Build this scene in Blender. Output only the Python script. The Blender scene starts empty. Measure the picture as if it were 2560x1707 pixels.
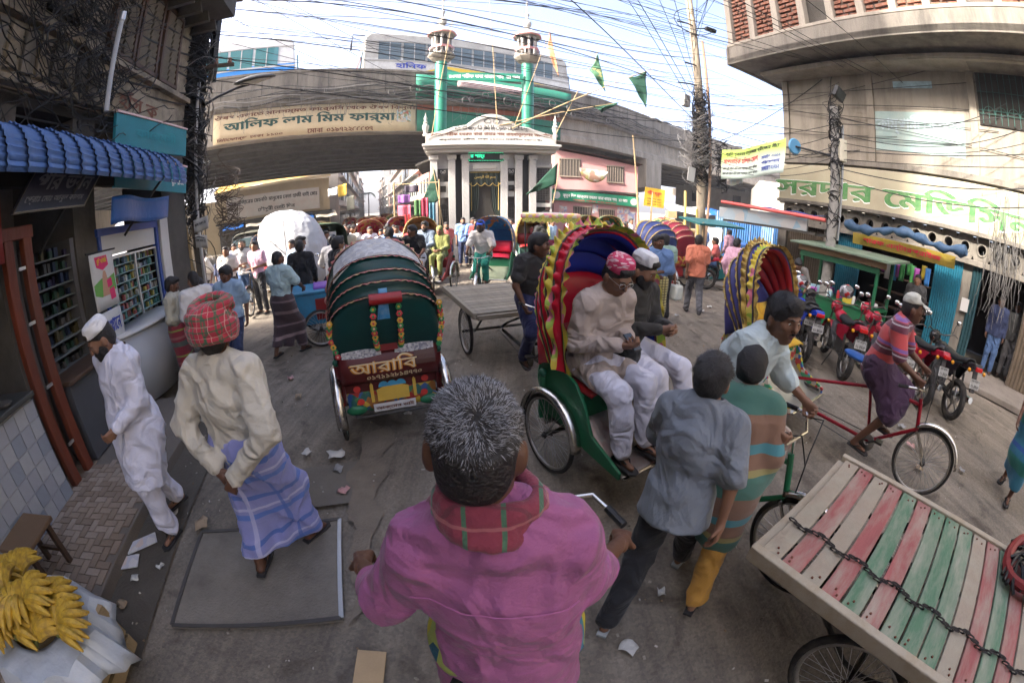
import bpy, math, random
import numpy as np
from mathutils import Vector, Matrix, Euler, geometry
R=math.radians; PI=math.pi
sc=bpy.context.scene; C=sc.collection
random.seed(7)
# ---------------------------------------------------------------- camera (diagonal fisheye), sky, sun, exposure
cam=bpy.data.cameras.new('camera'); co=bpy.data.objects.new('camera',cam); C.objects.link(co); sc.camera=co
co.location=(0,0,2.1); co.rotation_euler=(R(90-19.5),0,0)
cam.type='PANO'; cam.panorama_type='FISHEYE_LENS_POLYNOMIAL'; cam.sensor_width=36; cam.sensor_fit='HORIZONTAL'
cam.fisheye_polynomial_k0=0; cam.fisheye_polynomial_k1=-2560/36/1000
cam.fisheye_polynomial_k2=cam.fisheye_polynomial_k3=cam.fisheye_polynomial_k4=0
cam.fisheye_fov=R(300); cam.clip_start=.02; cam.clip_end=3000
SUN_EL,SUN_AZ=R(38),R(243)      # azimuth of the sun, clockwise from +Y
world=bpy.data.worlds.new('World'); sc.world=world; world.use_nodes=True
nt=world.node_tree; bg=nt.nodes['Background']; sky=nt.nodes.new('ShaderNodeTexSky'); sky.sky_type='NISHITA'
sky.sun_disc=False; sky.sun_elevation=SUN_EL; sky.sun_rotation=SUN_AZ; sky.air_density=.45; sky.dust_density=6.0; sky.ozone_density=.3
nt.links.new(sky.outputs[0],bg.inputs[0]); bg.inputs[1].default_value=.15
sl=bpy.data.lights.new('sun','SUN'); sl.energy=2.2; sl.angle=R(3); sl.color=(1,.93,.82)
so=bpy.data.objects.new('sun',sl); C.objects.link(so)
sd=Vector((math.sin(SUN_AZ)*math.cos(SUN_EL),math.cos(SUN_AZ)*math.cos(SUN_EL),math.sin(SUN_EL)))
so.rotation_euler=sd.to_track_quat('Z','Y').to_euler()
sc.view_settings.view_transform='Standard'; sc.view_settings.look='None'; sc.view_settings.gamma=1
sc.view_settings.use_curve_mapping=False; sc.view_settings.exposure=2.85
sc.render.engine='CYCLES'; sc.cycles.max_bounces=5; sc.cycles.diffuse_bounces=3; sc.cycles.glossy_bounces=2; sc.cycles.use_adaptive_sampling=True; sc.cycles.adaptive_threshold=.03; sc.cycles.use_denoising=True
try: sc.cycles.use_light_tree=False
except Exception: pass
# ---------------------------------------------------------------- materials
MATS={}
def mat(n,c=(.5,.5,.5),rough=.7,metal=0,var=.18,vs=6,bump=.15,bs=60,dirt=0,dc=(.05,.04,.03),ds=2.5,alpha=1,emit=0,spec=.4,sheen=0,stretch=(1,1,1),trans=0):
    """procedural principled: colour varied by noise, optional dirt blotches, fine bump"""
    if n in MATS: return MATS[n]
    m=bpy.data.materials.new(n); m.use_nodes=True; t=m.node_tree; N=t.nodes; L=t.links; b=N['Principled BSDF']
    tc=N.new('ShaderNodeTexCoord'); mp=N.new('ShaderNodeMapping'); mp.inputs['Scale'].default_value=stretch; L.new(tc.outputs['Object'],mp.inputs[0])
    nz=N.new('ShaderNodeTexNoise'); nz.inputs['Scale'].default_value=vs; nz.inputs['Detail'].default_value=5; nz.inputs['Roughness'].default_value=.65; L.new(mp.outputs[0],nz.inputs[0])
    mx=N.new('ShaderNodeMixRGB'); c=tuple(c)
    mx.inputs[1].default_value=tuple(max(0,v*(1-var)) for v in c)+(1,); mx.inputs[2].default_value=tuple(min(1,v*(1+var)) for v in c)+(1,)
    L.new(nz.outputs[0],mx.inputs[0]); out=mx
    if dirt>0:
        nd=N.new('ShaderNodeTexNoise'); nd.inputs['Scale'].default_value=ds; nd.inputs['Detail'].default_value=7; nd.inputs['Roughness'].default_value=.7; L.new(mp.outputs[0],nd.inputs[0])
        rp=N.new('ShaderNodeValToRGB'); rp.color_ramp.elements[0].position=.42; rp.color_ramp.elements[1].position=.68; L.new(nd.outputs[0],rp.inputs[0])
        ml=N.new('ShaderNodeMath'); ml.operation='MULTIPLY'; ml.inputs[1].default_value=dirt; L.new(rp.outputs[0],ml.inputs[0])
        m2=N.new('ShaderNodeMixRGB'); m2.inputs[2].default_value=tuple(dc)+(1,); L.new(ml.outputs[0],m2.inputs[0]); L.new(mx.outputs[0],m2.inputs[1]); out=m2
    L.new(out.outputs[0],b.inputs['Base Color'])
    b.inputs['Roughness'].default_value=rough; b.inputs['Metallic'].default_value=metal; b.inputs['Specular IOR Level'].default_value=spec
    if sheen: b.inputs['Sheen Weight'].default_value=sheen
    if trans: b.inputs['Transmission Weight'].default_value=trans
    if alpha<1: b.inputs['Alpha'].default_value=alpha
    if emit: L.new(out.outputs[0],b.inputs['Emission Color']); b.inputs['Emission Strength'].default_value=emit
    if bump:
        nb=N.new('ShaderNodeTexNoise'); nb.inputs['Scale'].default_value=bs; nb.inputs['Detail'].default_value=4; L.new(mp.outputs[0],nb.inputs[0])
        bp=N.new('ShaderNodeBump'); bp.inputs['Strength'].default_value=bump; bp.inputs['Distance'].default_value=.02; L.new(nb.outputs[0],bp.inputs['Height']); L.new(bp.outputs[0],b.inputs['Normal'])
    MATS[n]=m; return m
def plaid(n,base,cols,scale=8,rough=.9,ax=('X','Z'),w=.16,fold=.3):
    """woven checks: stripes along two object axes; cols=[(axis index, offset, width, colour)]"""
    if n in MATS: return MATS[n]
    m=mat(n,base,rough,var=.12,vs=25,bump=.25,bs=160,sheen=.2); t=m.node_tree; N=t.nodes; L=t.links; b=N['Principled BSDF']
    tc=N.new('ShaderNodeTexCoord'); sp=N.new('ShaderNodeSeparateXYZ')
    ns=N.new('ShaderNodeTexNoise'); ns.inputs['Scale'].default_value=5; vm=N.new('ShaderNodeMixRGB'); vm.blend_type='LINEAR_LIGHT'; vm.inputs[0].default_value=.03*fold
    L.new(tc.outputs['Object'],ns.inputs[0]); L.new(tc.outputs['Object'],vm.inputs[1]); L.new(ns.outputs[1],vm.inputs[2]); L.new(vm.outputs[0],sp.inputs[0])
    cur=b.inputs['Base Color'].links[0].from_socket
    for a,off,wd,cc in cols:
        m1=N.new('ShaderNodeMath'); m1.operation='MULTIPLY_ADD'; m1.inputs[1].default_value=scale; m1.inputs[2].default_value=off; L.new(sp.outputs[a],m1.inputs[0])
        m2=N.new('ShaderNodeMath'); m2.operation='FRACT'; L.new(m1.outputs[0],m2.inputs[0])
        m3=N.new('ShaderNodeMath'); m3.operation='LESS_THAN'; m3.inputs[1].default_value=wd; L.new(m2.outputs[0],m3.inputs[0])
        m4=N.new('ShaderNodeMath'); m4.operation='MULTIPLY'; m4.inputs[1].default_value=.75; L.new(m3.outputs[0],m4.inputs[0])
        mx=N.new('ShaderNodeMixRGB'); mx.inputs[2].default_value=tuple(cc)+(1,); L.new(m4.outputs[0],mx.inputs[0]); L.new(cur,mx.inputs[1]); cur=mx.outputs[0]
    L.new(cur,b.inputs['Base Color']); return m
def patch(n,cols,scale=9,rough=.6,bump=.2,thr=None,stretch=(1,1,1)):
    """voronoi / noise patches of several colours (printed or painted decoration)"""
    if n in MATS: return MATS[n]
    m=mat(n,cols[0],rough,bump=bump); t=m.node_tree; N=t.nodes; L=t.links; b=N['Principled BSDF']
    tc=N.new('ShaderNodeTexCoord'); mp=N.new('ShaderNodeMapping'); mp.inputs['Scale'].default_value=stretch; L.new(tc.outputs['Object'],mp.inputs[0])
    v=N.new('ShaderNodeTexVoronoi'); v.inputs['Scale'].default_value=scale; L.new(mp.outputs[0],v.inputs['Vector'])
    rp=N.new('ShaderNodeValToRGB'); cr=rp.color_ramp; cr.interpolation='CONSTANT'
    sx=N.new('ShaderNodeSeparateColor'); L.new(v.outputs['Color'],sx.inputs[0]); L.new(sx.outputs[0],rp.inputs[0])
    k=len(cols)
    while len(cr.elements)<k: cr.elements.new(.5)
    for i,c in enumerate(cols): cr.elements[i].position=i/k; cr.elements[i].color=tuple(c)+(1,)
    L.new(rp.outputs[0],b.inputs['Base Color']); return m
# ---------------------------------------------------------------- mesh builder
class MB:
    def __init__(s,M=None): s.v=[]; s.f=[]; s.m=[]; s.M=M; s.mi=0
    def add(s,vs,fs,mi=None):
        o=len(s.v)
        if s.M is not None: vs=[tuple(s.M@Vector(v)) for v in vs]
        s.v+=[tuple(v) for v in vs]; s.f+=[tuple(i+o for i in f) for f in fs]; s.m+=[s.mi if mi is None else mi]*len(fs); return s
    def box(s,c,d,r=None,mi=None,tap=1):
        x,y,z=d[0]/2,d[1]/2,d[2]/2
        vs=[(-x,-y,-z),(x,-y,-z),(x,y,-z),(-x,y,-z),(-x*tap,-y*tap,z),(x*tap,-y*tap,z),(x*tap,y*tap,z),(-x*tap,y*tap,z)]
        if r: E=Euler(r).to_matrix(); vs=[E@Vector(v) for v in vs]
        vs=[(v[0]+c[0],v[1]+c[1],v[2]+c[2]) for v in vs]
        return s.add(vs,[(0,3,2,1),(4,5,6,7),(0,1,5,4),(1,2,6,5),(2,3,7,6),(3,0,4,7)],mi)
    def tube(s,P,r,n=8,cap=True,mi=None,closed=False,sq=1):
        P=[Vector(p) for p in P]; k=len(P); rs=r if hasattr(r,'__len__') else [r]*k; vs=[]; up=None
        for i,p in enumerate(P):
            a=P[i-1] if (i>0 or closed) else p; b=P[(i+1)%k] if (i<k-1 or closed) else p
            t=(b-a); t=t.normalized() if t.length>1e-9 else Vector((0,0,1))
            if up is None: up=Vector((0,0,1)) if abs(t.z)<.9 else Vector((1,0,0))
            u=t.cross(up); u=u.normalized() if u.length>1e-6 else t.orthogonal().normalized()
            w=u.cross(t).normalized(); up=w
            for j in range(n): q=2*PI*j/n; vs.append(p+(u*math.cos(q)+w*math.sin(q)*sq)*rs[i])
        fs=[]
        for i in range(k if closed else k-1):
            a=i*n; b=((i+1)%k)*n
            for j in range(n): fs.append((a+j,b+j,b+(j+1)%n,a+(j+1)%n))
        if cap and not closed: fs+=[tuple(range(n)),tuple((k-1)*n+j for j in range(n-1,-1,-1))]
        return s.add(vs,fs,mi)
    def cyl(s,a,b,r,r2=None,n=12,mi=None): return s.tube([a,b],[r,r if r2 is None else r2],n,True,mi)
    def lathe(s,prof,n=16,o=(0,0,0),ax='Z',mi=None,arc=2*PI):
        vs=[];fs=[];k=len(prof); full=abs(arc-2*PI)<1e-6; nn=n if full else n+1
        for r,h in prof:
            for j in range(nn):
                q=arc*j/n; c,d=r*math.cos(q),r*math.sin(q)
                v=(c,d,h) if ax=='Z' else (h,c,d) if ax=='X' else (d,h,c)
                vs.append((v[0]+o[0],v[1]+o[1],v[2]+o[2]))
        for i in range(k-1):
            for j in range(n): a=i*nn+j; b=i*nn+(j+1)%nn; fs.append((a,b,b+nn,a+nn))
        return s.add(vs,fs,mi)
    def grid(s,fn,nu,nv,mi=None,th=0):
        vs=[fn(i/nu,j/nv) for i in range(nu+1) for j in range(nv+1)]; w=nv+1
        return s.add(vs,[(i*w+j,(i+1)*w+j,(i+1)*w+j+1,i*w+j+1) for i in range(nu) for j in range(nv)],mi)
    def ball(s,c,r,nu=12,nv=8,mi=None):
        r=r if hasattr(r,'__len__') else (r,r,r); vs=[(c[0],c[1],c[2]-r[2])]; fs=[]
        for j in range(1,nv):
            b=PI*j/nv-PI/2
            for i in range(nu): a=2*PI*i/nu; vs.append((c[0]+r[0]*math.cos(b)*math.cos(a),c[1]+r[1]*math.cos(b)*math.sin(a),c[2]+r[2]*math.sin(b)))
        vs.append((c[0],c[1],c[2]+r[2])); e=len(vs)-1
        for i in range(nu):
            k=(i+1)%nu; fs.append((0,1+k,1+i)); fs.append((e,e-nu+i,e-nu+k))
            for j in range(nv-2): a=1+j*nu; fs.append((a+i,a+k,a+nu+k,a+nu+i))
        return s.add(vs,fs,mi)
    def prism(s,poly,h,ax='Z',o=0,mi=None):
        k=len(poly)
        def P(x,y,z): return (x,y,z) if ax=='Z' else (x,z,y) if ax=='Y' else (z,x,y)
        vs=[P(x,y,o) for x,y in poly]+[P(x,y,o+h) for x,y in poly]
        return s.add(vs,[tuple(range(k-1,-1,-1)),tuple(range(k,2*k))]+[(i,(i+1)%k,k+(i+1)%k,k+i) for i in range(k)],mi)
    def mesh(s,name):
        me=bpy.data.meshes.new(name); me.from_pydata([tuple(v) for v in s.v],[],s.f); return me
    def build(s,name,mats,parent=None,smooth=True,bev=0,loc=None,rot=None,solid=0,subs=0,ang=40):
        me=s.mesh(name); mats=mats if isinstance(mats,(list,tuple)) else [mats]
        for m in mats: me.materials.append(m)
        if any(s.m): me.polygons.foreach_set('material_index',s.m)
        o=bpy.data.objects.new(name,me); C.objects.link(o)
        if parent is not None: o.parent=parent
        if loc is not None: o.location=loc
        if rot is not None: o.rotation_euler=rot
        if smooth:
            me.polygons.foreach_set('use_smooth',[True]*len(me.polygons))
            if ang: me.set_sharp_from_angle(angle=R(ang))
        if solid: md=o.modifiers.new('s','SOLIDIFY'); md.thickness=solid; md.offset=0
        if bev: md=o.modifiers.new('b','BEVEL'); md.width=bev; md.segments=2; md.limit_method='ANGLE'
        if subs: md=o.modifiers.new('u','SUBSURF'); md.levels=md.render_levels=subs
        return o
def tag(o,label=None,cat=None,group=None,kind=None):
    if label: o['label']=label
    if cat: o['category']=cat
    if group: o['group']=group
    if kind: o['kind']=kind
    return o
def thing(name,label,cat,loc=(0,0,0),rz=0,group=None):
    o=bpy.data.objects.new(name,None); C.objects.link(o); o.location=loc; o.rotation_euler=(0,0,rz); o.empty_display_size=.1
    return tag(o,label,cat,group)
def struct(o): o['kind']='structure'; return o
def kids(o): return [c for c in bpy.data.objects if c.parent==o]
def copy_tree(o,parent=None,loc=None,rz=None,label=None,group=None):
    c=o.copy(); C.objects.link(c); c.parent=parent
    if loc is not None: c.location=loc
    if rz is not None: c.rotation_euler=(0,0,rz)
    if label: c['label']=label
    if group: c['group']=group
    for k in kids(o): copy_tree(k,c)
    return c
# ---------------------------------------------------------------- lettering (Bengali typed in logical order, set in visual order)
CONS=set('কখগঘঙচছজঝঞটঠডঢণতথদধনপফবভমযরলশষসহড়ঢ়য়ড়ঢ়য়')
def bn(s):
    s=s.replace('য়','য়').replace('ড়','ড়').replace('ঢ়','ঢ়'); out=[]; i=0
    while i<len(s):
        if s[i] in CONS:
            j=i+1
            while j+1<len(s) and s[j]=='্' and s[j+1] in CONS: j+=2
            cl=s[i:j]; v=s[j] if j<len(s) else ''
            if v in ('ি','ে','ৈ') and v: out.append(v+cl); j+=1
            elif v=='ো': out.append('ে'+cl+'া'); j+=1
            elif v=='ৌ': out.append('ে'+cl+'ৗ'); j+=1
            else: out.append(cl)
            i=j
        else: out.append(s[i]); i+=1
    return ''.join(out)
ARF={'ا':'ﺍﺍﺎﺎ','ل':'ﻝﻟﻠﻞ','ه':'ﻩﻫﻬﻪ','م':'ﻡﻣﻤﻢ','ح':'ﺡﺣﺤﺢ','د':'ﺩﺩﺪﺪ','ر':'ﺭﺭﺮﺮ','س':'ﺱﺳﺴﺲ','و':'ﻭﻭﻮﻮ','ن':'ﻥﻧﻨﻦ','ب':'ﺏﺑﺒﺐ','ي':'ﻱﻳﻴﻲ','ض':'ﺽﺿﻀﺾ','ة':'ﺓﺓﺔﺔ','ش':'ﺵﺷﺸﺶ','ع':'ﻉﻋﻌﻊ','ط':'ﻁﻃﻄﻂ','ف':'ﻑﻓﻔﻒ','ق':'ﻕﻗﻘﻖ','ت':'ﺕﺗﺘﺖ'}
def ar(s):
    o=[]
    for i,ch in enumerate(s):
        if ch not in ARF: o.append(ch); continue
        pj=i>0 and s[i-1] in ARF and s[i-1] not in 'ادروة'; nj=i+1<len(s) and s[i+1] in ARF and ch not in 'ادروة'
        o.append(ARF[ch][(3 if not nj else 2) if pj else (1 if nj else 0)])
    return ''.join(reversed(o))
def text_polys(s,res=3):
    c=bpy.data.curves.new('t','FONT'); c.body=s; c.resolution_u=res; o=bpy.data.objects.new('t',c); C.objects.link(o)
    dg=bpy.context.evaluated_depsgraph_get(); cu=o.evaluated_get(dg).to_curve(dg); out=[]
    for sp in cu.splines:
        b=sp.bezier_points; k=len(b); pts=[]
        for i in range(k):
            p,q=b[i],b[(i+1)%k]
            if (p.handle_right-p.co).length<1e-5 and (q.handle_left-q.co).length<1e-5: pts.append(p.co.to_2d())
            else: pts+=[Vector(v[:2]) for v in geometry.interpolate_bezier(p.co,p.handle_right,q.handle_left,q.co,res+1)[:-1]]
        if len(pts)>2: out.append(pts)
    o.to_curve_clear(); bpy.data.objects.remove(o); bpy.data.curves.remove(c); return out
def area2(p): return sum(p[i-1].x*p[i].y-p[i].x*p[i-1].y for i in range(len(p)))/2
def inside(q,p):
    r=False
    for i in range(len(p)):
        a,b=p[i-1],p[i]
        if (a.y>q.y)!=(b.y>q.y) and q.x<(b.x-a.x)*(q.y-a.y)/(b.y-a.y)+a.x: r=not r
    return r
def lettering(s,fn,name,m,parent,bold=.035,res=2):
    """flat letters mapped by fn(u,v)->point with u in 0..1 along the line and v in 0..1 up; fit stretches to the band"""
    P=text_polys(s,res)
    if not P: return None
    xs=[q.x for p in P for q in p]; ys=[q.y for p in P for q in p]; x0,x1,y0,y1=min(xs),max(xs),min(ys),max(ys)
    outs=[p for p in P if area2(p)<0]; holes=[p for p in P if area2(p)>=0]; mb=MB(); k=0
    for p in outs:
        hs=[hh for hh in holes if sum(inside(q,p) for q in hh)>len(hh)*.6]
        loops=[[Vector((q.x,q.y,0)) for q in l] for l in [p]+hs]; flat=[q for l in loops for q in l]
        tri=geometry.tessellate_polygon(loops); k+=1
        for dx,dy in ((0,0),(bold,bold*.4),(-bold,-bold*.4)) if bold else ((0,0),):
            k+=1; mb.add([fn((q.x+dx-x0)/(x1-x0),(q.y+dy-y0)/(y1-y0),.0003*(k%11)) for q in flat],[tuple(t) for t in tri])
    return mb.build(name,m,parent,smooth=False)
def flatfn(org,ux,uy,w,h,off=.004):
    """panel placement: origin (lower left), unit right, unit up"""
    org,ux,uy=Vector(org),Vector(ux).normalized(),Vector(uy).normalized(); n=ux.cross(uy)
    return lambda u,v,d=0: org+ux*(u*w)+uy*(v*h)+n*(off+d)
# ---------------------------------------------------------------- continuous bodies: distance field + surface nets
def surfnet(D,org,h):
    nx,ny,nz=D.shape; S=D<0; sh=(nx-1,ny-1,nz-1); acc=np.zeros(sh+(3,),np.float32); cnt=np.zeros(sh,np.float32)
    cs=[(i,j,k) for i in (0,1) for j in (0,1) for k in (0,1)]
    def sl(A,c): return A[c[0]:c[0]+sh[0],c[1]:c[1]+sh[1],c[2]:c[2]+sh[2]]
    for a in cs:
        for ax in range(3):
            if a[ax]: continue
            b=list(a); b[ax]=1; m=sl(S,a)!=sl(S,b)
            va=sl(D,a)[m]; vb=sl(D,b)[m]; t=va/(va-vb); p=np.tile(np.array(a,np.float32),(len(t),1)); p[:,ax]+=t
            acc[m]+=p; cnt[m]+=1
    mk=cnt>0; idx=np.full(sh,-1,np.int64); n=int(mk.sum()); idx[mk]=np.arange(n)
    V=(acc[mk]/cnt[mk][:,None]+np.argwhere(mk))*h+org; F=[]
    for ax in range(3):
        o=[a for a in range(3) if a!=ax]
        A=[slice(1,-1)]*3; A[ax]=slice(0,-1); B=list(A); B[ax]=slice(1,None)
        s0=S[tuple(A)]; s1=S[tuple(B)]; m=np.argwhere(s0!=s1)
        if not len(m): continue
        e=np.ones(3,int); e[ax]=0; g=m+e; q=[]
        for d0,d1 in ((-1,-1),(0,-1),(0,0),(-1,0)):
            c=g.copy(); c[:,o[0]]+=d0; c[:,o[1]]+=d1; q.append(idx[c[:,0],c[:,1],c[:,2]])
        q=np.stack(q,1); fl=s0[tuple(m.T)]
        if ax==1: fl=~fl
        q[~fl]=q[~fl][:,::-1]; F.append(q)
    F=np.concatenate(F); F=F[(F>=0).all(1)]; return V,F
def sdf(prims,vox,cuts=(),wr=0,seed=0,wk=1.0,smooth=1):
    """prims: ('c',a,b,ra,rb,k[,sc]) tapered capsule, ('e',c,r,k[,R]) ellipsoid; negative k carves; cuts: (point,normal) keep the side against the normal"""
    lo=np.full(3,1e9); hi=-lo
    for p in prims:
        if p[0]=='c': a,b=np.array(p[1],float),np.array(p[2],float); r=max(p[3],p[4])*max(1,max(p[6]) if len(p)>6 else 1); l=np.minimum(a,b)-r; u=np.maximum(a,b)+r; kk=p[5]
        else: c=np.array(p[1],float); r=max(p[2]); l=c-r; u=c+r; kk=p[3]
        if kk>=0: lo=np.minimum(lo,l); hi=np.maximum(hi,u)
    lo-=3*vox+.02; hi+=3*vox+.02; n=np.ceil((hi-lo)/vox).astype(int)+1; D=np.full(n,.5,np.float32)
    ax=[(lo[i]+np.arange(n[i])*vox).astype(np.float32) for i in range(3)]
    for p in prims:
        if p[0]=='c': a,b=np.array(p[1],np.float32),np.array(p[2],np.float32); r=max(p[3],p[4])*max(1,max(p[6]) if len(p)>6 else 1); l=np.minimum(a,b)-r; u=np.maximum(a,b)+r; k=p[5]
        else: c=np.array(p[1],np.float32); r=max(p[2]); l=c-r; u=c+r; k=p[3]
        mg=abs(k)+3*vox; i0=np.maximum(0,((l-mg-lo)/vox).astype(int)); i1=np.minimum(n,((u+mg-lo)/vox).astype(int)+2)
        if (i1<=i0).any(): continue
        X,Y,Z=np.meshgrid(*[ax[i][i0[i]:i1[i]] for i in range(3)],indexing='ij',sparse=True)
        if p[0]=='c':
            d=b-a; L=float(d@d)+1e-12; x,y,z=X-a[0],Y-a[1],Z-a[2]
            t=np.clip((x*d[0]+y*d[1]+z*d[2])/L,0,1); s=p[6] if len(p)>6 else (1,1,1)
            v=np.sqrt(((x-t*d[0])/s[0])**2+((y-t*d[1])/s[1])**2+((z-t*d[2])/s[2])**2)-(p[3]+(p[4]-p[3])*t)
            v=v*min(s)
        else:
            x,y,z=X-c[0],Y-c[1],Z-c[2]
            if len(p)>4: M=np.array(p[4].transposed(),np.float32); x,y,z=(M[i][0]*x+M[i][1]*y+M[i][2]*z for i in range(3))
            e=p[2]; k0=np.sqrt((x/e[0])**2+(y/e[1])**2+(z/e[2])**2); k1=np.sqrt((x/e[0]**2)**2+(y/e[1]**2)**2+(z/e[2]**2)**2)+1e-9; v=k0*(k0-1)/k1
        sl=tuple(slice(i0[i],i1[i]) for i in range(3)); q=D[sl]
        if k>=0:
            kk=max(k,1e-4); hh=np.maximum(kk-np.abs(q-v),0)/kk; D[sl]=np.minimum(q,v)-hh*hh*kk*.25
        else: D[sl]=np.maximum(q,-v)
    if wr:
        X,Y,Z=np.meshgrid(*ax,indexing='ij',sparse=True); r=np.random.RandomState(seed); w=0
        for i in range(5):
            d=r.normal(size=3)*(1,1,.75); d/=np.linalg.norm(d); f=wk*r.uniform(22,60); ph=r.uniform(0,6); d2=r.normal(size=3)*5
            w=w-(1-np.abs(np.sin(.5*(f*(d[0]*X+d[1]*Y+d[2]*Z)+ph+2.2*np.sin(d2[0]*X*2+d2[1]*Y*2+d2[2]*Z*2)))))**2.5*(1 if i<3 else .7)*(.5+.5*np.sin(d2[1]*X*2.1+d2[2]*Y*1.7+d2[0]*Z*1.3+ph))*2
        D=D+np.float32(wr/2.2)*w.astype(np.float32)
    for pt,nn in cuts:
        X,Y,Z=np.meshgrid(*ax,indexing='ij',sparse=True); nn=np.array(nn,float); nn/=np.linalg.norm(nn)
        D=np.maximum(D,((X-pt[0])*nn[0]+(Y-pt[1])*nn[1]+(Z-pt[2])*nn[2]).astype(np.float32))
    V,F=surfnet(D,lo,vox)
    for _ in range(smooth):
        A=np.zeros_like(V); c=np.zeros(len(V))
        for i in range(4):
            for j in (i-1,(i+1)%4): np.add.at(A,F[:,i],V[F[:,j]]); np.add.at(c,F[:,i],1)
        V=V*.45+.55*A/np.maximum(c,1)[:,None]
    return V,F
def mesh_obj(name,parts,mats,parent,slots=None):
    """parts: list of (V,F) joined into one mesh"""
    me=bpy.data.meshes.new(name); o=0; vs=[]; fs=[]; mi=[]
    for k,(V,F) in enumerate(parts): vs.append(V); fs.append(F+o); o+=len(V); mi+=[slots[k] if slots else 0]*len(F)
    V=np.concatenate(vs).astype(np.float32); F=np.concatenate(fs).astype(np.int32)
    me.vertices.add(len(V)); me.vertices.foreach_set('co',V.ravel()); me.loops.add(F.size); me.loops.foreach_set('vertex_index',F.ravel())
    me.polygons.add(len(F)); me.polygons.foreach_set('loop_start',np.arange(0,F.size,4,dtype=np.int32)); me.polygons.foreach_set('loop_total',np.full(len(F),4,np.int32))
    me.polygons.foreach_set('use_smooth',np.ones(len(F),bool)); 
    for m in (mats if isinstance(mats,(list,tuple)) else [mats]): me.materials.append(m)
    if slots: me.polygons.foreach_set('material_index',np.array(mi,np.int32))
    me.update(); me.validate()
    ob=bpy.data.objects.new(name,me); C.objects.link(ob); ob.parent=parent; return ob
def skinm(n,c): return mat('skin_'+n,c,.5,var=.12,vs=14,bump=.06,bs=120,spec=.4)
SK={'d':skinm('dark',(.12,.055,.032)),'m':skinm('brown',(.2,.1,.06)),'l':skinm('tan',(.3,.17,.11))}
HAIRB=mat('hair_black',(.012,.01,.01),.55,var=.4,vs=90,bump=.6,bs=120,spec=.5)
HAIRG=mat('hair_grey',(.16,.155,.15),.6,var=.8,vs=60,bump=.6,bs=120)
EYEW=mat('eye_white',(.7,.68,.64),.25,var=.02,bump=0); EYED=mat('eye_dark',(.01,.007,.005),.15,var=.02,bump=0)
LIPM=mat('lip',(.16,.06,.05),.5,bump=0)
RUB=mat('rubber_sandal',(.03,.028,.028),.8)
BASE=dict(pel=(0,0,.92),chest=(0,0,1.24),neck=(0,.0,1.42),head=(0,.025,1.565),shL=(-.175,0,1.375),shR=(.175,0,1.375),elL=(-.23,-.03,1.1),elR=(.23,-.03,1.1),wrL=(-.24,.06,.86),wrR=(.24,.06,.86),
  hipL=(-.085,0,.9),hipR=(.085,0,.9),knL=(-.1,.02,.49),knR=(.1,.02,.49),anL=(-.105,-.03,.085),anR=(.105,-.03,.085),fdL=(-.15,1,0),fdR=(.15,1,0),yaw=0,pit=0,roll=0,curl=.5,hdL=None,hdR=None)
def P(**k): d=dict(BASE); d.update(k); return d
def walk(s=1,a=.24,**k):
    d=dict(knL=(-.095,.1+.12*s*a/.24,.5),anL=(-.1,a*s,.09 if s>0 else .14),knR=(.095,.1-.12*s*a/.24,.5),anR=(.1,-a*s,.14 if s>0 else .09),
      elL=(-.23,-.09*s-.03,1.11),wrL=(-.23,-.1*s+.06,.87),elR=(.23,.09*s-.03,1.11),wrR=(.23,.12*s+.06,.88)); d.update(k); return P(**d)
def sit(z=.5,lean=.0,**k):
    d=dict(pel=(0,0,z+.08),chest=(0,-.02+lean*.35,z+.4),neck=(0,-.01+lean*.55,z+.58),head=(0,.03+lean*.7,z+.725),shL=(-.175,-.01+lean*.5,z+.535),shR=(.175,-.01+lean*.5,z+.535),
      elL=(-.22,.06+lean*.4,z+.29),elR=(.22,.06+lean*.4,z+.29),wrL=(-.1,.28+lean*.4,z+.24),wrR=(.1,.28+lean*.4,z+.24),hipL=(-.09,.02,z+.07),hipR=(.09,.02,z+.07),
      knL=(-.12,.43,z+.05),knR=(.12,.43,z+.05),anL=(-.11,.45,z-.36),anR=(.11,.45,z-.36)); d.update(k); return P(**d)
def ride(z=.92,**k):      # on a cycle saddle at height z, hands on a bar
    d=dict(pel=(0,0,z+.08),chest=(0,.1,z+.37),neck=(0,.18,z+.54),head=(0,.24,z+.68),shL=(-.175,.17,z+.5),shR=(.175,.17,z+.5),elL=(-.27,.26,z+.26),elR=(.27,.26,z+.26),
      wrL=(-.25,.46,z+.17),wrR=(.25,.46,z+.17),hipL=(-.085,.03,z+.06),hipR=(.085,.03,z+.06),knL=(-.11,.36,z-.1),knR=(.11,.3,z-.28),anL=(-.1,.22,z-.46),anR=(.1,.06,z-.66),fdL=(-.05,1,-.1),fdR=(.05,1,-.1),curl=.95); d.update(k); return P(**d)
def V3(a): return np.array(a,float)
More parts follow.
